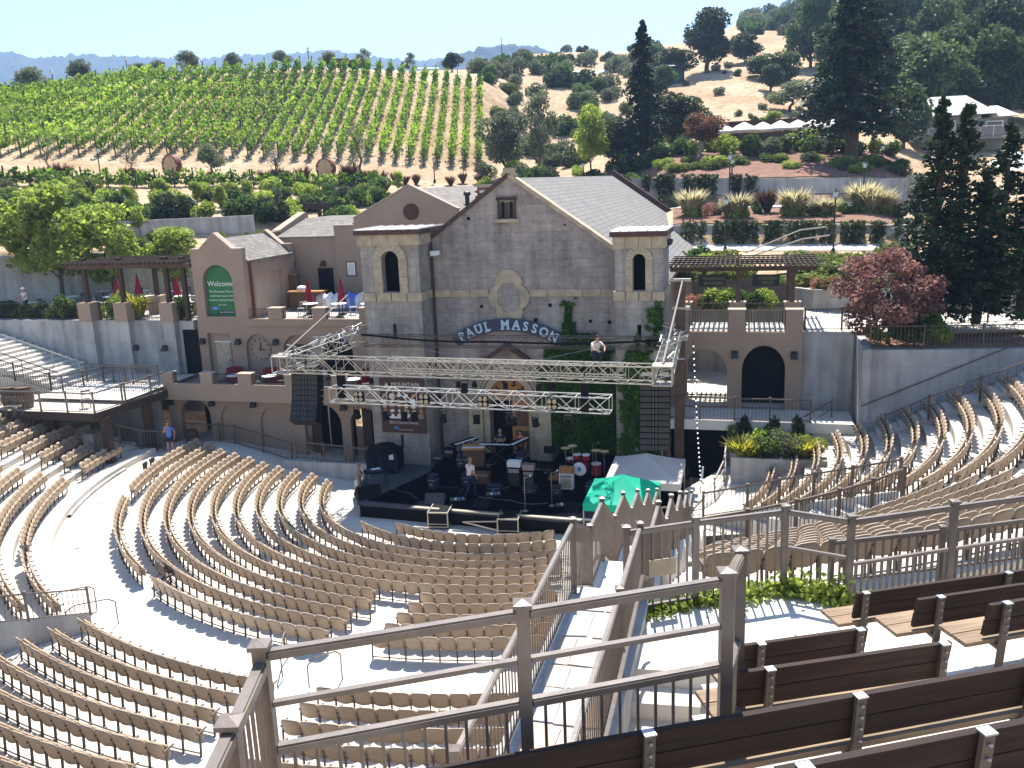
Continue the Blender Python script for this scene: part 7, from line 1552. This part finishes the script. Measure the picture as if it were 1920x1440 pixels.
# ---- lamp posts
def lamp(label, P, h, s=1.0, white=False):
    t = thing('lamp_post', label, 'lamp post', P, 0, 'lantern lamp posts'); MB().lathe([(.12*s,0),(.12*s,.3),(.05*s,.4),(.045*s,h-.45),(.09*s,h-.42),(.03*s,h-.4)], n=8).build('pole', MT['iron'], t); l = MB().lathe([(.08*s,h-.4),(.16*s,h-.1),(.16*s,h-.08)], n=6).build('lantern', MT['whitepaint'] if white else MT['letter'], t); MB().lathe([(.19*s,h-.08),(.04*s,h+.08),(.015*s,h+.2)], n=6).build('cap', MT['iron'], l)
for i, (x, d, yb, yt, lab) in enumerate(((190,98,337,287,'left of the left barrel head'),(519,97,345,292,'between the two barrel heads'),(815,98,343,300,'right of the right barrel head'))): lamp(f'dark lamp post at the foot of the vineyard {lab}', at_dist(x, d), hpx(yb, yt, d), 1.2)
for x, d, yt, lab in ((265,140,108,'near the second oak'),(127,138,138,'near the leftmost tree'),(598,150,94,'right of the middle'),(950,190,70,'beyond the scrub')): P = at_dist(x, d); lamp(f'thin lamp post on the hill crest {lab}', P, max(3, atd(x, yt, d).z-P.z), 1.3, x < 300)
for x, d, yt, lab in ((1362,61.5,372,'dark lantern post on the lower garden path, left'),(1568,60.5,358,'dark lantern post on the lower garden path, right'),(1368,76,290,'dark lantern post before the tall garden wall, left'),(1372,79,308,'dark lantern post on top of the tall garden wall'),(1620,76,305,'dark lantern post before the tall garden wall, right'),(1652,84,272,'dark lantern post under the big redwood'),(1323,57,452,'short lantern post behind the right pergola'),(1094,90,305,'dark lantern post left of the dark redwood')):
    P = at_dist(x, d); lamp(lab, P, max(1.5, atd(x, yt, d).z-P.z), 1.15)
# ---- trees on the crest
for i, (x, d, yb, yt, k) in enumerate(((88,139,165,122,'olive0'),(183,142,155,112,'olive1'),(285,144,140,116,'olive0'),(320,145,138,112,'olive1'),(377,146,134,95,'olive2'),(460,147,132,96,'olive0'),(550,150,130,93,'olive2'),(632,152,128,95,'olive1'),(700,155,128,90,'airy0'),(780,152,138,97,'airy1'),(858,160,135,96,'oak2'),(420,150,135,124,'olive1'),(238,143,150,140,'olive0'))):
    P = at_dist(x, d); hh = {'oak':7.9,'oliv':5.0,'airy':7.9}[k[:4] if k[:3] != 'oak' else 'oak']; s = (atd(x, yt, d).z-P.z)/hh; s = max(.2, s); tree(k, f'small tree on the vineyard crest, {nth([88,183,238,285,320,377,420,460,550,632,700,780,858].index(x)+1)} from the left', P, s*1.45, group='trees on the vineyard crest', sz=s)
# bare and silvery young trees at the foot of the vineyard
for x, d, yb, yt, k, lab in ((95,101,325,245,'bare0','far left, behind the flax'),(245,100,330,250,'bare1','left of the barrel head'),(400,99,330,268,'olive2','between the barrel heads'),(520,100,335,262,'bare0','behind the middle lamp post'),(678,101,330,210,'bare1','right of the right barrel head')):
    P = at_dist(x, d); s = (atd(x, yt, d).z-P.z)/(7.4 if k[0] == 'b' else 5.0); tree(k, f'thin silvery young tree at the foot of the vineyard, {lab}', P, s*1.1, group='young trees at the vineyard foot', sz=s)
for i, (x, s) in enumerate(((85,1.5),(118,1.9),(240,1.5),(262,1.6),(395,1.2),(497,1.4),(520,1.6),(540,1.7),(570,1.9),(643,1.6),(658,2.4),(685,1.6),(700,1.5),(713,1.5),(740,1.2),(760,1.1),(780,1.2),(845,1.2),(868,1.2),(900,1.3))):
    shrub(f'flax{i%2}', f'reddish flax clump at the foot of the vineyard, {nth(i+1)} from the left', at_dist(x, 97+vr.uniform(-.6,.8)), s, 'flax clumps along the vineyard foot')
# ---- trees and hedges on the terraces left of the winery
P = W(-33,7.5,7.2); tree('bright0', 'large bright green tree at the left edge above the court', W(-28.0,9.0,7.2), 1.2, sz=1.08)
tree('bright1', 'bright green tree leaning over the left court, beside the largest one', W(-26.0,11.5,7.0), 1.0, sz=.92)
P = at_dist(268, 63.5); P.z = 8.2; tree('bright1', 'small bright green tree behind the pergola, left of the stucco tower', W(-22.2,12.6,7.2), .78, sz=.66)
for i, (x, d, yt, s) in enumerate(((30,76,352,.8),(150,80,362,.62),(232,82,368,.55),(365,84,352,.6),(460,86,332,.62),(745,92,318,.5),(105,84,372,.5),(300,86,372,.5),(410,82,372,.5),(250,74,400,.5))):
    P = at_dist(x, d); sz = (atd(x, yt, d).z-P.z)/8.2; tree(f'bright{i%2}', f'slim bright green tree on the terraces below the vineyard, {nth(sorted([30,150,232,365,460,745,105,300,410,250]).index(x)+1)} from the left', P, max(.3, sz*.95), group='bright young trees on the terraces', sz=max(.3, sz))
hk = 0
def scatter_shrubs(n, xr_, dr, keys, smin, smax, phrase, group, seed, name=None, flatten=1.0):
    r = random.Random(seed); L_ = sorted((r.uniform(*xr_), r.uniform(*dr), r.choice(keys), r.uniform(smin, smax)) for _ in range(n))
    for i, (x, d, k, s) in enumerate(L_): P = at_dist(x, d); shrub(k, f'{phrase}, {nth(i+1)} from the left', P-Vector((0,0,.08*s)), s, group, name, s*flatten)
scatter_shrubs(48, (-20,740), (82,92.5), ['mid0','mid1','bright0','bright2','olive1','juniper0'], 1.1, 2.0, 'rounded shrub in the upper hedge band below the vine row', 'shrubs of the upper hedge band', 31)
scatter_shrubs(40, (-20,660), (75.6,81), ['mid0','mid2','oak0','oak1','bright1'], 1.5, 2.4, 'dark hedge shrub above the shaded wall', 'hedge shrubs above the shaded wall', 32)
scatter_shrubs(22, (60,660), (66.8,72.8), ['olive0','juniper1','mid1'], .8, 1.4, 'dry bank shrub between the two shaded walls', 'shrubs on the dry bank', 33)
scatter_shrubs(10, (560,760), (80,90), ['mid0','bright1','mid1'], 1.2, 2.0, 'leafy shrub behind the stucco hall', 'shrubs behind the stucco hall', 34)
for i in range(9): shrub(['mid0','oak1','juniper2'][i%3], f'shrub along the railing of the left court, {nth(i+1)} from the left', W(-28.6+.78*i, 4.4, 7.2), vr.uniform(.8,1.25), 'shrubs along the court railing')
for i, (u_, v_) in enumerate(((-23.3,4.0),(-20.3,4.0),(-18.6,4.1),(-15.6,4.0),(-21.4,6.6))): shrub(['mid1','bright2','yflax','mid0','bright0'][i], f'potted climbing plant at the pergola posts, {nth(i+1)} from the left', W(u_, v_, 7.2), vr.uniform(.8,1.2), 'climbing plants at the pergola', None, 1.5)
for i in range(4): shrub(['mid0','juniper0','bright1','mid2'][i], f'green shrub in the bed below the great stair, {nth(i+1)} from the left', atz(-5+16*i, 690-6*(i%2), 4.4), 1.1, 'shrubs below the great stair')
rb = random.Random(6); mb = MB()
tag(MB().lathe([(0,.5),(.8,.42),(1.15,.1),(1.2,-.3)], n=12).build('boulder', MT['rock'], loc=atz(45,700,4.0)), 'rounded boulder below the great stair', 'boulder')
# ---- scrub slope right of the vineyard
scatter_shrubs(46, (905,1175), (108,150), ['olive0','olive1','olive2','mid0','mid1','juniper0'], 1.5, 3.2, 'scrub bush on the dry slope right of the vineyard', 'scrub bushes right of the vineyard', 41)
scatter_shrubs(40, (900,1240), (150,205), ['olive0','olive2','mid1','oak0'], 2.2, 4.0, 'scrub bush high on the slope near the skyline', 'scrub bushes near the skyline', 42)
scatter_shrubs(16, (960,1320), (205,245), ['oak0','oak1','olive0'], 1.4, 2.6, 'tiny dark bush on the grassy skyline', 'tiny skyline bushes', 43)
scatter_shrubs(30, (880,1180), (84,106), ['mid0','bright1','olive1','mid2','oak2'], 1.2, 2.4, 'shrub in the mixed garden behind the winery roof', 'mixed garden shrubs behind the roof', 44)
def ptree(key, lab, x, d, yt, width=None, base_h=None, dz=0):
    P = at_dist(x, d); hh = base_h or {'oak':7.9,'oliv':5.0,'brig':7.8,'wood':9.6,'airy':8.2,'mapl':4.6,'rust':6.2,'redw':16,'bigr':20,'coni':11}[(key[:4] if not key.startswith('oak') else 'oak')]
    sz = (atd(x, yt, d).z-P.z+dz)/hh; return tree(key, lab, P, width or sz, sz=sz)
ptree('airy0', 'tall grey-leaved slender tree behind the winery gable', 1015, 97, 160, .95); ptree('olive1', 'olive tree beside the slender grey tree', 945, 99, 205, 1.3)
ptree('bright0', 'yellow-green tree with forked dark trunk left of the redwood', 1108, 92, 185, .78); ptree('redwood', 'tall pointed dark redwood behind the winery roof', 1205, 93, 40, .92); ptree('oak0', 'broad dark oak beside the pointed redwood', 1262, 97, 168, 1.05); ptree('oak2', 'dark evergreen oak in front of the pointed redwood', 1165, 95, 215, .95)
ptree('rust', 'copper-leaved tree with pale forked trunks before the umbrellas', 1310, 88, 205, 1.0); ptree('oak1', 'large lone oak standing on the bare hill', 1323, 158, 8, 1.55); ptree('oak2', 'rounded oak right of the lone hill oak', 1393, 172, 60, 1.25); ptree('oak0', 'dark tree beside the green tanks', 1262, 150, 85, 1.15); ptree('wood1', 'bushy tree at the foot of the hill oak', 1240, 140, 118, .6)
ptree('olive2', 'bush on the bare hill below the wood', 1478, 128, 150, 1.7); ptree('wood0', 'pale green tree at the edge of the bare hill', 1425, 150, 100, .8); ptree('wood2', 'rounded tree at the lower edge of the wood', 1465, 150, 95, .85); ptree('oak1', 'small dark tree beside the dry track', 1440, 140, 118, .75)
ptree('bigredwood', 'huge spreading redwood rising beside the restaurant terrace', 1592, 86, -45, 1.0)
ptree('bright1', 'sunlit yellow-green tree behind the restaurant', 1445, 108, 205, .5); ptree('wood3', 'leafy tree right of the huge redwood', 1690, 100, 150, .75); ptree('oak0', 'dark oak behind the huge redwood', 1530, 104, 160, .9)
scatter_shrubs(36, (1385,1530), (235,365), ['olive0','oak1','mid1','olive2'], 3.0, 5.5, 'grey-green scrub on the far ridge at the top', 'scrub on the far ridge', 45)
scatter_shrubs(22, (1240,1500), (118,170), ['olive1','olive0','mid2'], .6, 1.6, 'small bush on the bare dry hill', 'small bushes on the bare hill', 46)
# wooded hillside, tree by tree
wr_ = random.Random(77); WT = []
for row, d in enumerate((118,138,160,184,210,238,268,300,335)):
    n = (7,8,9,9,10,10,10,10,10)[row]
    for k in range(n):
        x = (1690,1560,1500,1480,1475,1490,1500,1510,1520)[row]+(1990-(1690,1560,1500,1480,1475,1490,1500,1510,1520)[row])*(k+wr_.uniform(.15,.85))/n; dd = d+wr_.uniform(-9,9); WT.append((row, k, x, dd))
for row, k, x, dd in WT:
    s = wr_.uniform(.85, 1.35)*(1 if row < 5 else 1.2); key = wr_.choice(['wood0','wood1','wood2','wood3','wood0','oak1','oak2']); s = s*1.2 if key[0] == 'o' else s
    tree(key, f'tree of the wooded hillside, {nth(row+1)} rank uphill, {nth(k+1)} from the left', at_dist(x, dd), s, group='trees of the wooded hillside', sz=s*wr_.uniform(.9,1.2))
for i, (x, d) in enumerate(((1480,285),(1500,300),(1455,330),(1530,330))): ptree('wood2', f'distant tree on the far ridge, {nth(sorted([1480,1500,1455,1530]).index(x)+1)} from the left', x, d, 40-(x-1455)*.5, 1.0)
# dark conifers at the right
for i, (x, y, z, yt, w, k) in enumerate(((1742,600,7.3,188,.95,0),(1790,560,8.2,200,.9,1),(1866,580,7.8,232,.95,2),(1712,560,7.9,330,.72,1),(1915,590,7.6,330,1.0,0),(1830,600,7.3,330,.9,2))):
    P = atz(x, y, z); d = math.hypot(P.x, P.y); sz = (atd(x, yt, d).z-P.z)/11; tree(f'conifer{k}', f'dark green conifer at the right edge, {["tallest spire on the left","second spire","third spire, broad","short one on the far left","cut by the picture edge","short broad one in front"][i]}', P, w, group='dark conifers on the right', sz=sz)
# ---- garden terraces on the right
for i, (x, k, s) in enumerate(((1295,'feather0',2.1),(1325,'pink0',1.1),(1372,'feather1',1.5),(1385,'feather0',1.9),(1440,'flax0',1.9),(1490,'feather0',2.1),(1500,'feather1',1.3),(1548,'feather1',1.6),(1575,'bright1',1.0),(1618,'feather0',2.2),(1640,'feather1',2.1),(1662,'feather0',1.7),(1345,'olive0',.9),(1420,'mid1',.8),(1530,'juniper0',1.0),(1590,'mid0',.9),(1690,'oak0',1.2))):
    shrub(k, f'{"pale feathery grass" if k[:3]=="fea" else "dark red tuft" if k[:4]=="flax" else "low garden shrub"} in the mulch bed below the tall wall, {nth(sorted([1295,1325,1372,1385,1440,1490,1500,1548,1575,1618,1640,1662,1345,1420,1530,1590,1690]).index(x)+1)} from the left', at_dist(x, 69.5+vr.uniform(-1.2,2.2)), s, 'plants of the mulch bed')
for i, (x, k, s) in enumerate(((1120,'mid0',1.6),(1150,'oak1',2.0),(1185,'oak0',2.2),(1215,'mid1',1.8),(1245,'mid2',1.7),(1275,'mid0',1.8),(1300,'bright0',1.5),(1330,'bright1',1.9),(1367,'bright2',2.1),(1410,'mid1',2.2),(1440,'olive1',1.9),(1465,'mid0',1.8),(1500,'bright0',2.2),(1523,'mid2',1.7),(1550,'olive0',1.4),(1580,'mid0',1.4),(1640,'bright1',1.4),(1605,'oak2',1.5),(1670,'mid1',1.5))):
    shrub(k, f'clipped shrub above the tall garden wall, {nth(i+1)} from the left', at_dist(x, 90+vr.uniform(-2,2)), s, 'shrubs above the tall garden wall')
scatter_shrubs(34, (1180,1690), (79.5,86), ['juniper0','juniper1','mid1','bright0','olive2'], .8, 1.7, 'low plant on the bank above the tall garden wall', 'low plants above the tall wall', 51, None, .7)
scatter_shrubs(14, (1200,1560), (101,108), ['mid0','bright1','oak1','olive0'], 1.6, 2.8, 'bush behind the restaurant umbrellas', 'bushes behind the umbrellas', 52)
js = random.Random(61)
for i in range(72):      # juniper bank above the right path
    u_, v_ = js.uniform(17.5, 37), 0; v_ = 10.4+(js.random()**.8)*9; P = W(u_, v_, 0); a0 = math.atan2(P.x, P.y); d_ = math.hypot(P.x, P.y)
    zz = 7.9+(tz(63*math.sin(a0), 63*math.cos(a0))-7.9)*min(1, max(0, (d_-50)/13)); shrub(['juniper0','juniper1','juniper2','juniper0','mid0','oak0' if u_ > 26 else 'juniper1'][i%6], f'spreading juniper mound on the bank behind the right pergola, the {nth(i+1)} mound', Vector((P.x,P.y,zz-.1)), js.uniform(1.4,2.6), 'juniper mounds on the right bank', None, js.uniform(.8,1.3))
for i in range(9): u_ = 18.5+i*.75; shrub(['pink0','pink1','olive0','juniper0','bright1'][i%5], f'flowering bed plant behind the curved planter wall, {nth(i+1)} from the left', W(u_, 10.0+.3*(i%2)+.02*i, 7.9), vr.uniform(.55,.8), 'flowering plants behind the curved wall')
for i, (u_, k) in enumerate(((11.8,'pink1'),(12.6,'pink0'),(13.4,'bright0'),(14.2,'mid0'),(15.2,'mid1'),(16.0,'bright2'),(13.0,'mid2'))): shrub(k, f'garden plant under the right pergola, {nth(i+1)} from the tower', W(u_, 10.2+.4*(i%2), 6.85), vr.uniform(.8,1.3), 'plants under the right pergola')
scatter_shrubs(20, (1255,1400), (52.5,58), ['juniper0','mid1','bright0','juniper2'], 1.0, 1.7, 'low shrub on the bank behind the winery eave', 'low shrubs behind the winery eave', 53, None, .8)
tree('maple', 'purple-leaved maple on the corner of the retaining wall', atz(1665,642,6.7), .98, sz=.90)
for i, (x, y, k, s) in enumerate(((1700,640,'mid0',1.2),(1725,638,'bright1',1.3),(1745,640,'mid1',1.2),(1760,642,'bright0',.9),(1645,640,'bright2',.7))): shrub(k, f'green shrub under the purple maple, {nth([4,0,1,2,3][i]+1 if 0 else i+1)} in the bed', atz(x, y, 6.9), s, 'shrubs under the maple')
for i, (u_, v_, k, s) in enumerate(((14.7,-1.4,'yflax',1.0),(15.1,-1.5,'yflax',.8),(15.8,-1.3,'mid0',1.1),(16.5,-1.2,'olive0',1.25),(16.1,-.6,'mid2',1.2),(17.2,-1.2,'yflax',1.0),(17.6,-.6,'bright0',1.0),(15.2,-.4,'bright1',1.1),(14.8,.0,'mid1',1.2),(16.8,-.3,'mid0',.9))): shrub(k, f'plant in the concrete planter box, {nth(i+1)} counted from its left end', W(u_, v_, 2.1), s, 'plants of the concrete planter')
for i, (u_, s) in enumerate(((14.9,.5),(16.0,.55),(17.1,.55))): t = shrub('oak1', f'clipped upright cypress behind the planter, {nth(i+1)} from the left', W(u_, .15, 2.2), s, 'clipped cypresses behind the planter', None, 1.5)
for nm_, da, db, xa, xb in (('mulch_bed',65.3,74.4,1262,1705),('mulch_bed_upper',78.3,92,1180,1705)):
    mb = MB().grid([[tuple(at_dist(x, da+(db-da)*j/8)+Vector((0,0,.07))) for x in range(xa, xb, 14)] for j in range(9)]); structure(nm_, mb, MT['mulch'], smooth=True)
# trailing plants over the garden walls
def trail(label, xs, d, ytop, drop, n, m, seed, off=.35):
    r = random.Random(seed); P = []
    for _ in range(n):
        x = r.uniform(*xs); k = .5+.9*noise.noise(Vector((x*.05, seed*3.7, 0)))
        if k < .42: continue
        dd = r.random()**1.2*drop*max(.1, k*1.5); q = atd(x, ytop, d-off); P.append((q.x+r.gauss(0,.1), q.y+r.gauss(0,.15), q.z+.25-dd))
    tag(leaf_quads(P, .24, seed).build('trailing_plants', MT[m], recalc=False), label, 'trailing plants', kind='stuff')
trail('dark plants trailing over the low garden wall', (1270,1690), 64.8, 421, 1.5, 3600, 'lf_oak', 3); trail('dark plants trailing over the left part of the tall garden wall', (1165,1420), 77.6, 333, 1.6, 2600, 'lf_oak', 4); trail('green hedge strip along the foot of the tall garden wall', (1235,1480), 76.2, 375, 1.1, 1800, 'lf_mid', 5, 0)
trail('ivy hanging down the planter side beside the dark passage', (1372,1400), 41.5, 842, 1.4, 0, 'lf_ivy', 6)
# ---- ivy on the winery
def ivy(label, regions, v, n, seed, leaf=.15, fill=0):
    r = random.Random(seed); P = []; tot = sum((u1-u0)*(z1-z0)*w for u0,u1,z0,z1,w in regions)
    for u0,u1,z0,z1,w in regions:
        for _ in range(int(n*(u1-u0)*(z1-z0)*w/tot)):
            u, z = r.uniform(u0,u1), r.uniform(z0,z1); k = noise.noise(Vector((u*1.1+seed, z*.9, 0)))+.5*noise.noise(Vector((u*3, z*3, seed)))
            edge = min(u-u0, u1-u, z1-z, .5)/.5
            if k+.55*edge+fill > .05: P.append(W(u, v-abs(r.gauss(0,.07)), z))
    return tag(leaf_quads(P, leaf, seed).build('ivy', MT['lf_ivy'], recalc=False), label, 'ivy')
ivy('green ivy covering the lower right of the stone front', [(5.9,9.25,.8,3.6,1),(5.2,9.2,3.4,5.6,1.1),(5.6,8.9,5.4,6.3,.9),(6.3,8.2,6.2,7.0,.8),(6.5,7.1,6.9,7.5,.8),(6.62,6.95,7.4,8.5,1.0),(6.4,7.2,8.3,8.7,.4)], 1.5, 19000, 3, fill=.3)
ivy('thin ivy climbing the right stone tower', [(9.25,11.28,1.0,3.2,.7),(9.25,11.28,3.0,6.4,1.0),(9.7,10.4,6.2,7.4,.6),(10.5,11.28,6.0,8.4,1.0),(10.9,11.25,8.2,8.7,.5)], -.02, 7000, 9)
# ================================================================== buildings and things on the right hill
RS = thing('restaurant_pavilion', 'dark open restaurant pavilion in the shade behind the umbrellas', 'building'); A_, B_ = at_dist(1345,101), at_dist(1600,101); mb = MB(); vwall(mb, A_, B_, A_.z-1, A_.z+2.0, .4); mb.build('rear_wall', MT['darkwood'], RS)
for i in range(7): q = at_dist(1350+36*i, 96.5); MB().bar(q+Vector((0,0,-.5)), q+Vector((0,0,1.9)), .18, .18).build('post', MT['darkwood'], RS)
for i, (x, d) in enumerate(((1352,95),(1393,94),(1428,95.5),(1460,94.5),(1492,95),(1522,95.5),(1555,97))):
    P = at_dist(x, d); P.z = at_dist(1450, 95).z-.4; t = thing('patio_umbrella', f'pale patio umbrella on the restaurant terrace, {nth(i+1)} from the left', 'umbrella', P, 0, 'pale umbrellas of the restaurant'); MB().lathe([(1.5,2.2),(.9,2.6),(.05,3.0)], n=8).build('canopy', MT['umbrella'], t); MB().lathe([(1.5,2.19),(1.5,2.02)], n=8).build('valance', MT['umbrella'], t); MB().tube((0,0,0),(0,0,3.2),.04,.04,6).build('pole', MT['darkwood'], t)
for i in range(6): P = at_dist(1375+30*i, 92.5); P.z = at_dist(1450,95).z-.5; table(f'restaurant terrace table, {nth(i+1)} from the left', P, .5, .75, 'darkwood', group='restaurant terrace tables')
person('person in a pale shirt standing on the restaurant terrace', at_dist(1531,92), R(180), 1.75, 'white_shirt', 'navy')
HS = at_dist(1788, 104); HZ = atd(1788, 292, 104).z; t = thing('hillside_house', 'grey house with pale hipped roof and balcony among the trees', 'house', (HS.x,HS.y,HZ), R(-14)); k = 104/FPX
MB().box(-4.0,4.6,0,6,0,3.6).build('wall', MT['house_wall'], t); MB().box(-3.2,2.2,-.0,5.5,3.601,4.2).build('upper_wall', MT['house_wall'], t)
MB().add([(-4.7,-.7,4.0),(3.6,-.7,4.0),(3.6,6.5,4.0),(-4.7,6.5,4.0),(-2.2,2.7,6.1),(1.2,2.7,6.1)], [(0,1,5,4),(1,2,5),(2,3,4,5),(3,0,4),(0,3,2,1)]).build('roof', MT['house_roof'], t); MB().add([(3.0,-.6,3.7),(5.6,-.6,3.7),(5.6,5,3.7),(3.0,5,3.7),(3.4,2.4,4.9),(4.2,2.4,4.9)], [(0,1,5,4),(1,2,5),(2,3,4,5),(3,0,4)]).build('porch_roof', MT['house_roof'], t)
for x0, x1, z0, z1 in ((-1.2,-.2,2.2,3.5),(2.6,4.2,2.0,3.3),(.6,1.6,2.3,3.4)): w_ = MB().box(x0,x1,-.06,-.002,z0,z1).build('window', MT['whitepaint'], t); MB().box(x0+.1,x1-.1,-.09,-.061,z0+.1,z1-.1).build('pane', MT['glass_dark'], w_)
b = MB().box(-4.5,4.2,-2.2,-.01,1.5,1.75).build('balcony', MT['house_wall'], t)
MB().bar((-4.4,-2.1,2.75),(4.1,-2.1,2.75),.1,.1).build('balcony_rail', MT['house_roof'], t)
for i in range(8): MB().box(-4.4+1.2*i,-4.32+1.2*i,-2.14,-2.06,1.751,2.7).build('baluster_post', MT['house_roof'], t)
MB().box(-4.3,4.0,-2.12,-2.1,1.85,2.6).build('balcony_panel', MT['house_wall'], t)
for i in range(3): P = atd(1898+14*i, 300+6*i, 70-3*i); P.z -= 1.2; t = thing('patio_umbrella', f'white umbrella at the right picture edge, {nth(i+1)} from the left', 'umbrella', P, 0, 'white umbrellas at the right edge'); MB().lathe([(1.6,1.0),(.05,1.9)], n=8).build('canopy', MT['whitepaint'], t); MB().tube((0,0,-1.5),(0,0,1.9),.04,.04,6).build('pole', MT['alu'], t)
for i, (x, d, r_, yt) in enumerate(((1083,172,2.6,132),(1112,176,2.2,134),(1140,180,2.2,130),(1170,182,2.2,126),(1252,150,2.6,120))):
    P = at_dist(x, d); P.z = atd(x, yt, d).z-2.2; t = thing('water_tank', f'green water tank with pale roof on the hill, {nth(i+1)} from the left', 'tank', P, 0, 'green water tanks on the hill'); MB().lathe([(r_,-1.5),(r_,1.6)], n=20).build('shell', MT['tank_green'], t); MB().lathe([(r_+.1,1.6),(.1,2.3)], n=20).build('roof', MT['whitepaint'], t)
mb = MB().grid([[tuple(at_dist(x, d)+Vector((0,0,.9))) for x in range(690, 850, 16)] for d in (150, 153)]); structure('crest_road', mb, MT['whitepaint'])
for i in range(5): P = at_dist(648+i*14, 150); o = thing('parked_vehicle', f'tiny dark parked vehicle on the crest road, {nth(i+1)} from the left', 'vehicle', P, 0, 'vehicles on the crest road') if i in (1,3) else None
for o_ in [o for o in bpy.data.objects if o.name.startswith('parked_vehicle')]: MB().add([(-1.6,-.7,.3),(1.6,-.7,.3),(1.6,.7,.3),(-1.6,.7,.3),(-1.6,-.7,.9),(1.6,-.7,.85),(1.6,.7,.85),(-1.6,.7,.9),(-1.2,-.6,1.5),(.7,-.6,1.5),(.7,.6,1.5),(-1.2,.6,1.5)], [(0,1,5,4),(1,2,6,5),(2,3,7,6),(3,0,4,7),(4,5,9,8),(5,6,10,9),(6,7,11,10),(7,4,8,11),(8,9,10,11),(3,2,1,0)]).build('body', MT['oak'], o_); [MB().lathe([(.32,-.1),(.32,.1)], (x,y,.32), 10, 'y').build('wheel', MT['black'], o_) for x in (-1,1) for y in (-.7,.7)]
mb = MB().grid([[tuple(at_dist(x, d)+Vector((0,0,.12))) for d in (118,121)] for x in range(1290, 1440, 10)])
# ================================================================== air
hz, hnt, _b = nodes('haze'); hnt.nodes.remove(_b); pv = hnt.nodes.new('ShaderNodeVolumePrincipled'); pv.inputs['Density'].default_value = .00030; pv.inputs['Color'].default_value = (.42,.64,1,1); pv.inputs['Anisotropy'].default_value = .25
hnt.links.new(pv.outputs[0], hnt.nodes['Material Output'].inputs['Volume'])
hb = MB().box(-2300,2300,-520,3100,-7.2,430).build('haze', hz); tag(hb, 'thin bluish summer haze filling the valley air', 'haze', kind='stuff')
